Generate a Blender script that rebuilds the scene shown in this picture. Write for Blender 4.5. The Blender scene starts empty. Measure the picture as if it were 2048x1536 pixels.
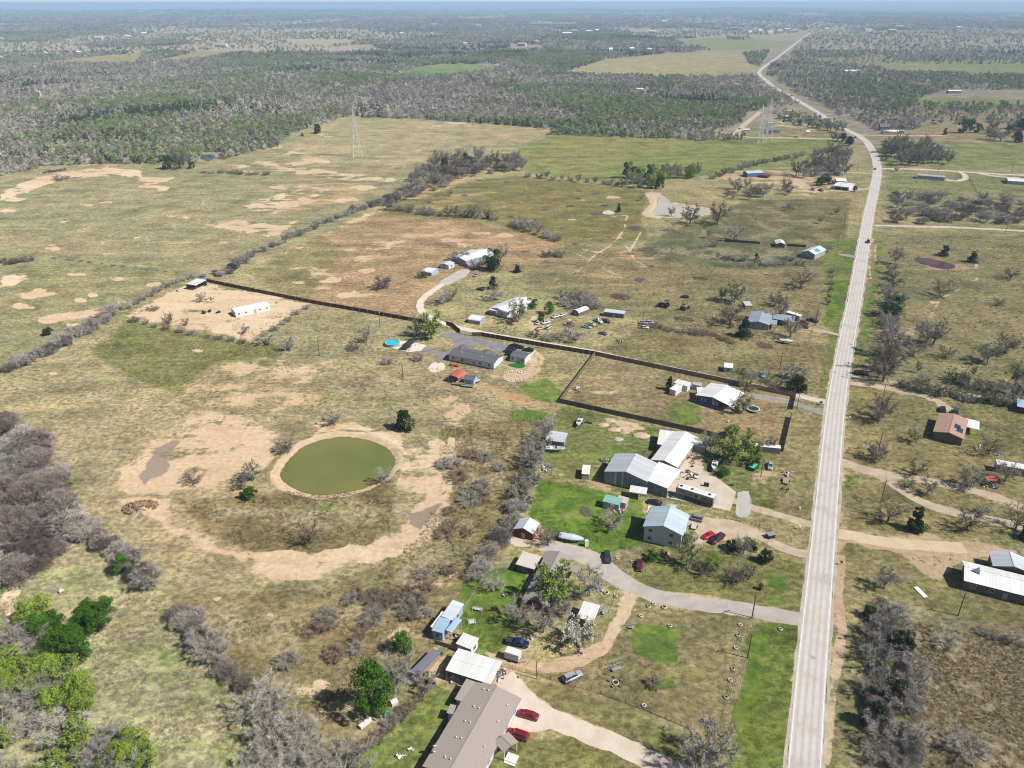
import bpy, math, random
import numpy as np
from mathutils import Vector, Matrix
rnd = random.Random(7)
HAZE = 0.0001
RNG = np.random.default_rng(11)
S = bpy.context.scene
COL = S.collection
R = math.radians

# ---------------------------------------------------------------- camera
FPX, CX, CY, HCAM = 1530.0, 1024.0, 768.0, 140.0
PIT = math.atan((CY - 4.0) / FPX)
cd = bpy.data.cameras.new('camera'); cam = bpy.data.objects.new('camera', cd); COL.objects.link(cam)
cam.location = (0, 0, HCAM); cam.rotation_euler = (math.pi / 2 - PIT, 0, 0)
cam.rotation_euler = (Matrix.Rotation(math.pi / 2 - PIT, 4, 'X') @ Matrix.Rotation(R(-0.10), 4, 'Z')).to_euler()
cd.sensor_width = 36.0; cd.lens = 36.0 * FPX / 2048.0
cd.clip_start = 1.0; cd.clip_end = 90000.0
S.camera = cam
CP, SP = math.cos(PIT), math.sin(PIT)

# ---------------------------------------------------------------- light
SUN_AZ, SUN_EL = R(110.5), R(47.0)        # azimuth clockwise from +Y, towards the sun
w = bpy.data.worlds.new('World'); S.world = w; w.use_nodes = True
nt = w.node_tree; nt.nodes.clear()
sky = nt.nodes.new('ShaderNodeTexSky'); sky.sky_type = 'NISHITA'; sky.sun_disc = False
sky.sun_elevation = SUN_EL; sky.sun_rotation = SUN_AZ; sky.altitude = 100; sky.air_density = 1.0; sky.dust_density = 1.2
bg = nt.nodes.new('ShaderNodeBackground'); bg.inputs[1].default_value = 0.05
ow = nt.nodes.new('ShaderNodeOutputWorld')
wt = nt.nodes.new('ShaderNodeTexCoord'); wz = nt.nodes.new('ShaderNodeSeparateXYZ'); wr = nt.nodes.new('ShaderNodeMapRange'); wm = nt.nodes.new('ShaderNodeMix'); wm.data_type = 'RGBA'
wr.inputs[1].default_value = .035; wr.inputs[2].default_value = .0; wm.inputs[7].default_value = (8.2, 9.6, 10.6, 1)   # bright misty band all round the horizon
nt.links.new(wt.outputs['Generated'], wz.inputs[0]); nt.links.new(wz.outputs[2], wr.inputs[0]); nt.links.new(wr.outputs[0], wm.inputs[0]); nt.links.new(sky.outputs[0], wm.inputs[6]); nt.links.new(wm.outputs[2], bg.inputs[0]); nt.links.new(bg.outputs[0], ow.inputs[0])
ld = bpy.data.lights.new('sun', 'SUN'); ld.energy = 4.9; ld.angle = R(0.53); ld.color = (1.0, 0.955, 0.89)
sun = bpy.data.objects.new('sun', ld); COL.objects.link(sun)
sv = Vector((math.sin(SUN_AZ) * math.cos(SUN_EL), math.cos(SUN_AZ) * math.cos(SUN_EL), math.sin(SUN_EL)))
sun.rotation_euler = sv.to_track_quat('Z', 'Y').to_euler(); sun.location = (100, -50, 200)
S.view_settings.view_transform = 'Standard'; S.view_settings.look = 'None'
S.view_settings.exposure = 0.70; S.view_settings.gamma = 1.0; S.view_settings.use_curve_mapping = False
S.cycles.filter_width = 1.1; S.cycles.max_bounces = 4; S.cycles.volume_bounces = 0; S.cycles.transparent_max_bounces = 6
S.cycles.volume_max_steps = 64

# ---------------------------------------------------------------- survey of the place: photo points to ground points
def G(x, y, z=0.0):
    u = (x - CX) / FPX; v = (CY - y) / FPX
    rx, ry, rz = u, CP + v * SP, -SP + v * CP
    t = (z - HCAM) / rz
    return Vector((rx * t, ry * t, z))
def mpp(x, y):                      # metres per photo pixel at a ground point
    p = G(x, y); return (p.y * CP - (p.z - HCAM) * SP) / FPX
def px_of(X, Y, Z=0.0):             # the inverse, for numpy arrays
    d = Y * CP - (Z - HCAM) * SP
    return CX + FPX * X / d, CY - FPX * (Y * SP + (Z - HCAM) * CP) / d, d

KA = 0.60
def lin(c):
    c = c / 255.0
    return c / 12.92 if c <= 0.04045 else ((c + 0.055) / 1.055) ** 2.4
def C(r, g, b, k=KA):
    return (lin(r) * k, lin(g) * k, lin(b) * k)

# ---------------------------------------------------------------- materials
MATS = {}
def nodes(m):
    m.use_nodes = True; n = m.node_tree; n.nodes.clear(); return n
def N(nt, t, **kw):
    n = nt.nodes.new(t)
    for k, v in kw.items():
        if k.startswith('i_'):
            n.inputs[int(k[2:])].default_value = v
        else:
            setattr(n, k, v)
    return n
def L(nt, a, b): nt.links.new(a, b)
def math_(nt, op, a, b=None, c=None, clamp=False):
    n = nt.nodes.new('ShaderNodeMath'); n.operation = op; n.use_clamp = clamp
    for i, v in enumerate((a, b, c)):
        if v is None: continue
        if isinstance(v, (int, float)): n.inputs[i].default_value = v
        else: nt.links.new(v, n.inputs[i])
    return n.outputs[0]
def mixc(nt, f, a, b, blend='MIX'):
    n = nt.nodes.new('ShaderNodeMix'); n.data_type = 'RGBA'; n.blend_type = blend
    for i, v in ((0, f), (6, a), (7, b)):
        if isinstance(v, (int, float)): n.inputs[i].default_value = v
        elif isinstance(v, tuple): n.inputs[i].default_value = (*v[:3], 1)
        else: nt.links.new(v, n.inputs[i])
    return n.outputs[2]
def smooth(nt, v, lo, hi):
    n = nt.nodes.new('ShaderNodeMapRange'); n.interpolation_type = 'SMOOTHSTEP'
    nt.links.new(v, n.inputs[0]); n.inputs[1].default_value = lo; n.inputs[2].default_value = hi
    return n.outputs[0]
def noise(nt, vec, scale, detail=4.0, rough=0.55, dist=0.0):
    n = nt.nodes.new('ShaderNodeTexNoise'); n.inputs['Scale'].default_value = scale
    n.inputs['Detail'].default_value = detail; n.inputs['Roughness'].default_value = rough
    n.inputs['Distortion'].default_value = dist
    nt.links.new(vec, n.inputs['Vector']); return n.outputs[0]
def mat(name, rgb, rough=0.8, metal=0.0, var=0.12, scale=1.2, ribs=0.0, rib_axis=0, rust=0.0, spec=0.5, trans=0.0, rndv=0.0, bump=0.0, streak=0.0):
    if name in MATS: return MATS[name]
    m = bpy.data.materials.new(name); MATS[name] = m; nt = nodes(m)
    out = N(nt, 'ShaderNodeOutputMaterial'); b = N(nt, 'ShaderNodeBsdfPrincipled')
    b.inputs['Roughness'].default_value = rough; b.inputs['Metallic'].default_value = metal
    b.inputs['Specular IOR Level'].default_value = spec
    tc = N(nt, 'ShaderNodeTexCoord')
    v = noise(nt, tc.outputs['Object'], scale, 5)
    f = math_(nt, 'MULTIPLY_ADD', v, 2 * var, 1 - var)
    if rndv:
        oi = N(nt, 'ShaderNodeObjectInfo')
        f = math_(nt, 'MULTIPLY', f, math_(nt, 'MULTIPLY_ADD', oi.outputs['Random'], 2 * rndv, 1 - rndv))
    cn = N(nt, 'ShaderNodeCombineColor')
    for i in range(3): L(nt, f, cn.inputs[i])
    col = mixc(nt, 1.0, tuple(rgb), cn.outputs[0], 'MULTIPLY')
    if ribs:
        sx = N(nt, 'ShaderNodeSeparateXYZ'); L(nt, tc.outputs['Object'], sx.inputs[0])
        s = math_(nt, 'SINE', math_(nt, 'MULTIPLY', sx.outputs[rib_axis], ribs))
        line = smooth(nt, s, 0.8, 0.98)
        col = mixc(nt, math_(nt, 'MULTIPLY', line, 0.22), col, tuple(c * 0.35 for c in rgb))
        # sheets of slightly different age
        fl = math_(nt, 'FLOOR', math_(nt, 'MULTIPLY', sx.outputs[rib_axis], 1.05))
        wn = N(nt, 'ShaderNodeTexWhiteNoise'); wn.noise_dimensions = '1D'; L(nt, fl, wn.inputs['W'])
        f2 = math_(nt, 'MULTIPLY_ADD', wn.outputs[0], 0.16, 0.90)
        c2 = N(nt, 'ShaderNodeCombineColor')
        for i in range(3): L(nt, f2, c2.inputs[i])
        col = mixc(nt, 1.0, col, c2.outputs[0], 'MULTIPLY')
    if streak:
        mp = N(nt, 'ShaderNodeMapping'); mp.inputs['Scale'].default_value = (5, 5, .5)
        L(nt, tc.outputs['Object'], mp.inputs[0])
        st = smooth(nt, noise(nt, mp.outputs[0], 1.0, 5), .45, .75)
        col = mixc(nt, math_(nt, 'MULTIPLY', st, streak), col, C(92, 78, 62))
    if rust:
        rn = smooth(nt, noise(nt, tc.outputs['Object'], 0.9, 8, 0.65), 0.52, 0.7)
        col = mixc(nt, math_(nt, 'MULTIPLY', rn, rust), col, C(120, 88, 66))
    L(nt, col, b.inputs['Base Color'])
    if bump:
        bp = N(nt, 'ShaderNodeBump'); bp.inputs['Strength'].default_value = bump; bp.inputs['Distance'].default_value = .1
        L(nt, noise(nt, tc.outputs['Object'], scale * 4, 4), bp.inputs['Height']); L(nt, bp.outputs[0], b.inputs['Normal'])
    sh = b.outputs[0]
    if trans:
        t = N(nt, 'ShaderNodeBsdfTranslucent'); L(nt, col, t.inputs[0])
        mx = N(nt, 'ShaderNodeMixShader'); mx.inputs[0].default_value = trans
        L(nt, sh, mx.inputs[1]); L(nt, t.outputs[0], mx.inputs[2]); sh = mx.outputs[0]
    L(nt, sh, out.inputs[0])
    return m

# ---------------------------------------------------------------- mesh helpers
class MB:
    def __init__(s): s.v = []; s.f = []; s.m = []
    def poly(s, pts, mi=0):
        i = len(s.v); s.v += [tuple(p) for p in pts]; s.f.append(tuple(range(i, i + len(pts)))); s.m.append(mi)
    def box(s, x0, y0, z0, x1, y1, z1, mi=0):
        i = len(s.v)
        s.v += [(x0, y0, z0), (x1, y0, z0), (x1, y1, z0), (x0, y1, z0), (x0, y0, z1), (x1, y0, z1), (x1, y1, z1), (x0, y1, z1)]
        for f in ((0, 3, 2, 1), (4, 5, 6, 7), (0, 1, 5, 4), (1, 2, 6, 5), (2, 3, 7, 6), (3, 0, 4, 7)):
            s.f.append(tuple(i + k for k in f)); s.m.append(mi)
    def slab(s, top, th, mi=0):            # thick sheet under a convex ring of points
        n = len(top); i = len(s.v)
        s.v += [tuple(p) for p in top] + [(p[0], p[1], p[2] - th) for p in top]
        s.f.append(tuple(i + k for k in range(n))); s.m.append(mi)
        s.f.append(tuple(i + n + k for k in reversed(range(n)))); s.m.append(mi)
        for k in range(n):
            j = (k + 1) % n
            s.f.append((i + j, i + k, i + n + k, i + n + j)); s.m.append(mi)
    def tube(s, p0, p1, r0, r1=None, n=6, mi=0, caps=True):
        r1 = r0 if r1 is None else r1
        p0 = Vector(p0); p1 = Vector(p1); d = (p1 - p0)
        if d.length < 1e-6: return
        d.normalize(); a = d.orthogonal().normalized(); b = d.cross(a); i = len(s.v)
        for p, r in ((p0, r0), (p1, r1)):
            for k in range(n):
                t = 2 * math.pi * k / n
                s.v.append(tuple(p + a * (r * math.cos(t)) + b * (r * math.sin(t))))
        for k in range(n):
            j = (k + 1) % n; s.f.append((i + k, i + j, i + n + j, i + n + k)); s.m.append(mi)
        if caps:
            s.f.append(tuple(i + k for k in reversed(range(n)))); s.m.append(mi)
            s.f.append(tuple(i + n + k for k in range(n))); s.m.append(mi)
    def loft(s, rings, mi=0, closed=True):
        i = len(s.v); n = len(rings[0])
        for r in rings: s.v += [tuple(p) for p in r]
        for q in range(len(rings) - 1):
            for k in range(n if closed else n - 1):
                j = (k + 1) % n; a = i + q * n
                s.f.append((a + k, a + j, a + n + j, a + n + k)); s.m.append(mi)
        if closed:
            s.f.append(tuple(i + k for k in reversed(range(n)))); s.m.append(mi)
            e = i + (len(rings) - 1) * n
            s.f.append(tuple(e + k for k in range(n))); s.m.append(mi)
    def mesh(s, name, mats=(), smooth=False):
        me = bpy.data.meshes.new(name); me.from_pydata(s.v, [], s.f)
        for m in (mats if isinstance(mats, (list, tuple)) else [mats]): me.materials.append(m)
        if any(s.m): me.polygons.foreach_set('material_index', s.m)
        if smooth: me.polygons.foreach_set('use_smooth', [True] * len(s.f))
        me.update(); return me
    def obj(s, name, mats, parent=None, smooth=False):
        return put(name, s.mesh(name, mats, smooth), parent)
def put(name, me, parent=None, loc=None, rot=None, scale=None):
    o = bpy.data.objects.new(name, me); COL.objects.link(o)
    if parent is not None: o.parent = parent
    if loc is not None: o.location = loc
    if rot is not None: o.rotation_euler = rot
    if scale is not None: o.scale = scale
    return o
def tag(o, label=None, cat=None, group=None, kind=None):
    if label: o['label'] = label
    if cat: o['category'] = cat
    if group: o['group'] = group
    if kind: o['kind'] = kind
    return o
def thing(name, label, cat, loc=(0, 0, 0), rz=0.0, group=None):
    o = put(name, None, None, loc, (0, 0, rz)); o.empty_display_size = .5
    return tag(o, label, cat, group)
def struct(o): o['kind'] = 'structure'; return o

# ---------------------------------------------------------------- numpy noise and polygons
def vnoise(x, y, seed):
    xi = np.floor(x).astype(np.int64); yi = np.floor(y).astype(np.int64); fx = x - xi; fy = y - yi
    fx = fx * fx * (3 - 2 * fx); fy = fy * fy * (3 - 2 * fy)
    def h(a, b):
        n = (a * 374761393 + b * 668265263 + seed * 144665) & 0x7fffffff
        n = ((n ^ (n >> 13)) * 1274126177) & 0x7fffffff
        return ((n ^ (n >> 16)) & 0xffff) / 65535.0
    return (h(xi, yi) * (1 - fx) + h(xi + 1, yi) * fx) * (1 - fy) + (h(xi, yi + 1) * (1 - fx) + h(xi + 1, yi + 1) * fx) * fy
def fbm(x, y, seed, o=4):
    s = 0; a = .5; t = 0
    for i in range(o):
        s = s + a * vnoise(x, y, seed + i * 17); t += a; a *= .55; x = x * 2.03 + 3.1; y = y * 2.03 + 1.7
    return s / t
def sdist(px, py, poly):            # signed distance, + inside
    P = np.asarray(poly, float); n = len(P)
    d = np.full(px.shape, 1e18); ins = np.zeros(px.shape, bool)
    for i in range(n):
        ax, ay = P[i]; bx, by = P[(i + 1) % n]
        ex, ey = bx - ax, by - ay; L2 = ex * ex + ey * ey + 1e-12
        t = np.clip(((px - ax) * ex + (py - ay) * ey) / L2, 0, 1)
        d = np.minimum(d, (px - ax - t * ex) ** 2 + (py - ay - t * ey) ** 2)
        c = ((ay > py) != (by > py)) & (px < (bx - ax) * (py - ay) / ((by - ay) if by != ay else 1e-9) + ax)
        ins ^= c
    d = np.sqrt(d); return np.where(ins, d, -d)
def linedist(px, py, pts):
    d = np.full(px.shape, 1e18)
    for (ax, ay), (bx, by) in zip(pts[:-1], pts[1:]):
        ex, ey = bx - ax, by - ay; L2 = ex * ex + ey * ey + 1e-12
        t = np.clip(((px - ax) * ex + (py - ay) * ey) / L2, 0, 1)
        d = np.minimum(d, (px - ax - t * ex) ** 2 + (py - ay - t * ey) ** 2)
    return np.sqrt(d)
def gxy(pts): return [(G(x, y).x, G(x, y).y) for x, y in pts]

# ---------------------------------------------------------------- survey data: ground cover
FIELD = [  # polygon, sRGB look of the cover in full sun, edge softness in photo px
 ([(-900, 1700), (-900, 330), (0, 345), (120, 325), (420, 322), (610, 262), (690, 232), (1110, 258), (1030, 310), (820, 380), (640, 470), (400, 555), (235, 632), (0, 740), (-300, 900)], (156, 152, 120), 6),
 ([(560, 290), (690, 232), (860, 240), (1110, 258), (1010, 312), (840, 330), (640, 330)], (172, 164, 130), 5),
 ([(0, 500), (400, 520), (400, 556), (235, 631), (0, 735)], (150, 148, 112), 5),
 ([(-300, 900), (0, 740), (240, 635), (500, 684), (640, 610), (890, 655), (1110, 800), (1040, 1000), (860, 1290), (700, 1536), (-300, 1700)], (166, 156, 124), 10),
 ([(180, 700), (260, 640), (500, 686), (580, 690), (520, 745), (420, 730), (360, 790), (250, 750)], (128, 130, 84), 10),
 ([(0, 1150), (180, 1120), (330, 1180), (420, 1330), (520, 1420), (500, 1700), (-300, 1700), (-300, 1150)], (172, 168, 132), 12),
 ([(330, 1190), (640, 1180), (760, 1130), (1010, 1100), (860, 1300), (650, 1536), (640, 1700), (520, 1536), (560, 1450), (420, 1300)], (150, 138, 102), 12),
 ([(360, 1000), (560, 985), (790, 960), (780, 1060), (700, 1110), (480, 1100), (400, 1060)], (136, 126, 92), 9),
 ([(880, 860), (1090, 830), (1050, 980), (960, 1120), (900, 1080)], (148, 136, 96), 10),
 ([(490, 560), (640, 470), (760, 425), (1100, 460), (1120, 490), (1060, 540), (900, 560), (830, 640), (640, 605)], (172, 148, 118), 6),
 ([(500, 545), (640, 470), (700, 500), (620, 600), (560, 585)], (150, 142, 102), 9),
 ([(760, 425), (830, 380), (1030, 350), (1240, 375), (1300, 380), (1280, 440), (1300, 480), (1120, 490), (1000, 450)], (138, 134, 86), 5),
 ([(1010, 312), (1110, 268), (1480, 278), (1690, 280), (1700, 310), (1620, 330), (1460, 345), (1240, 370), (1050, 345)], (142, 152, 90), 3),
 ([(1040, 320), (1120, 275), (1400, 280), (1250, 320), (1150, 355)], (150, 150, 92), 5),
 ([(1060, 540), (1120, 490), (1280, 500), (1300, 475), (1500, 490), (1660, 500), (1640, 640), (1500, 690), (1200, 620), (1020, 560)], (148, 140, 106), 6),
 ([(1300, 480), (1500, 400), (1700, 400), (1690, 510), (1480, 500)], (128, 126, 92), 4),
 ([(1270, 500), (1360, 470), (1600, 500), (1660, 530), (1500, 540), (1300, 520)], (122, 124, 96), 4),
 ([(1190, 700), (1300, 650), (1480, 680), (1670, 690), (1660, 790), (1590, 790)], (146, 140, 100), 6),
 ([(1660, 560), (1700, 560), (1680, 660), (1640, 650)], (120, 142, 62), 5),
 ([(1190, 712), (1590, 795), (1565, 903), (1125, 805)], (162, 146, 112), 3),
 ([(1190, 712), (1340, 745), (1320, 790), (1160, 770)], (168, 150, 118), 10),
 ([(1120, 812), (1565, 910), (1540, 1040), (1080, 950)], (134, 142, 86), 4),
 ([(1070, 955), (1290, 1000), (1290, 1090), (1180, 1120), (1060, 1030)], (112, 144, 52), 4),
 ([(1290, 1080), (1610, 1130), (1600, 1240), (1260, 1180)], (138, 140, 86), 5),
 ([(1200, 1250), (1270, 1190), (1500, 1225), (1440, 1480), (1060, 1350)], (158, 148, 108), 5),
 ([(900, 1240), (1050, 1120), (1050, 1250), (980, 1330)], (120, 146, 62), 6),
 ([(850, 1360), (930, 1400), (840, 1600), (640, 1600)], (132, 146, 78), 6),
 ([(1020, 1370), (1120, 1370), (1450, 1500), (1440, 1600), (1300, 1600), (1060, 1400)], (144, 142, 94), 5),
 ([(900, 1600), (1000, 1480), (1150, 1470), (1330, 1600)], (134, 138, 84), 6),
 ([(1640, 480), (1720, 480), (1700, 700), (1660, 800), (1640, 800), (1660, 660)], (128, 142, 78), 5),
 ([(1565, 810), (1650, 830), (1620, 1050), (1540, 1030)], (156, 150, 110), 4),
 ([(1600, 1240), (1510, 1245), (1455, 1500), (1430, 1700), (1560, 1700)], (126, 142, 66), 4),
 ([(1770, 470), (2400, 480), (2400, 800), (2050, 800), (1690, 740), (1730, 560)], (152, 147, 110), 6),
 ([(1700, 770), (1900, 800), (2400, 830), (2400, 1100), (1700, 1060)], (156, 148, 104), 6),
 ([(1690, 1080), (1840, 1110), (2400, 1200), (2400, 1290), (1950, 1250), (1680, 1160)], (146, 144, 100), 8),
 ([(1800, 1250), (1900, 1240), (2400, 1290), (2400, 1700), (1780, 1700)], (148, 138, 112), 8),
 ([(1770, 350), (2300, 350), (2300, 430), (1780, 410)], (146, 152, 104), 4),
 ([(1800, 285), (2300, 285), (2300, 345), (1870, 340)], (148, 156, 104), 4),
 ([(1790, 240), (2300, 262), (2300, 292), (1900, 285), (1740, 275)], (160, 150, 116), 4),
 ([(1800, 208), (2300, 210), (2300, 262), (1790, 240)], (140, 132, 112), 3),
 ([(1800, 195), (2300, 205), (2300, 214), (1830, 214)], (138, 150, 100), 2),
 ([(1620, 60), (3000, 50), (3000, 190), (1840, 180), (1620, 130), (1560, 120)], (158, 158, 120), 3),
 ([(1880, 125), (2300, 118), (2300, 155), (1880, 158)], (146, 158, 112), 2),
 ([(1330, 155), (1200, 150), (1120, 148), (1215, 118), (1420, 105), (1540, 105), (1520, 150)], (176, 168, 128), 2),
 ([(1360, 85), (1420, 75), (1600, 72), (1560, 102), (1400, 102)], (150, 158, 112), 2),
 ([(760, 152), (850, 133), (905, 128), (990, 128), (1010, 140), (905, 152)], (132, 152, 98), 2),
 ([(760, 153), (830, 141), (905, 145), (900, 152)], (100, 138, 84), 1.5),
 ([(85, 122), (290, 103), (273, 127), (420, 97), (512, 98), (400, 115), (273, 130), (103, 127)], (158, 152, 112), 2),
 ([(1490, 250), (1690, 270), (1700, 280), (1480, 278)], (158, 150, 112), 3),
 ([(1560, 215), (1640, 235), (1700, 262), (1560, 262)], (160, 146, 118), 3),
]
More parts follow.
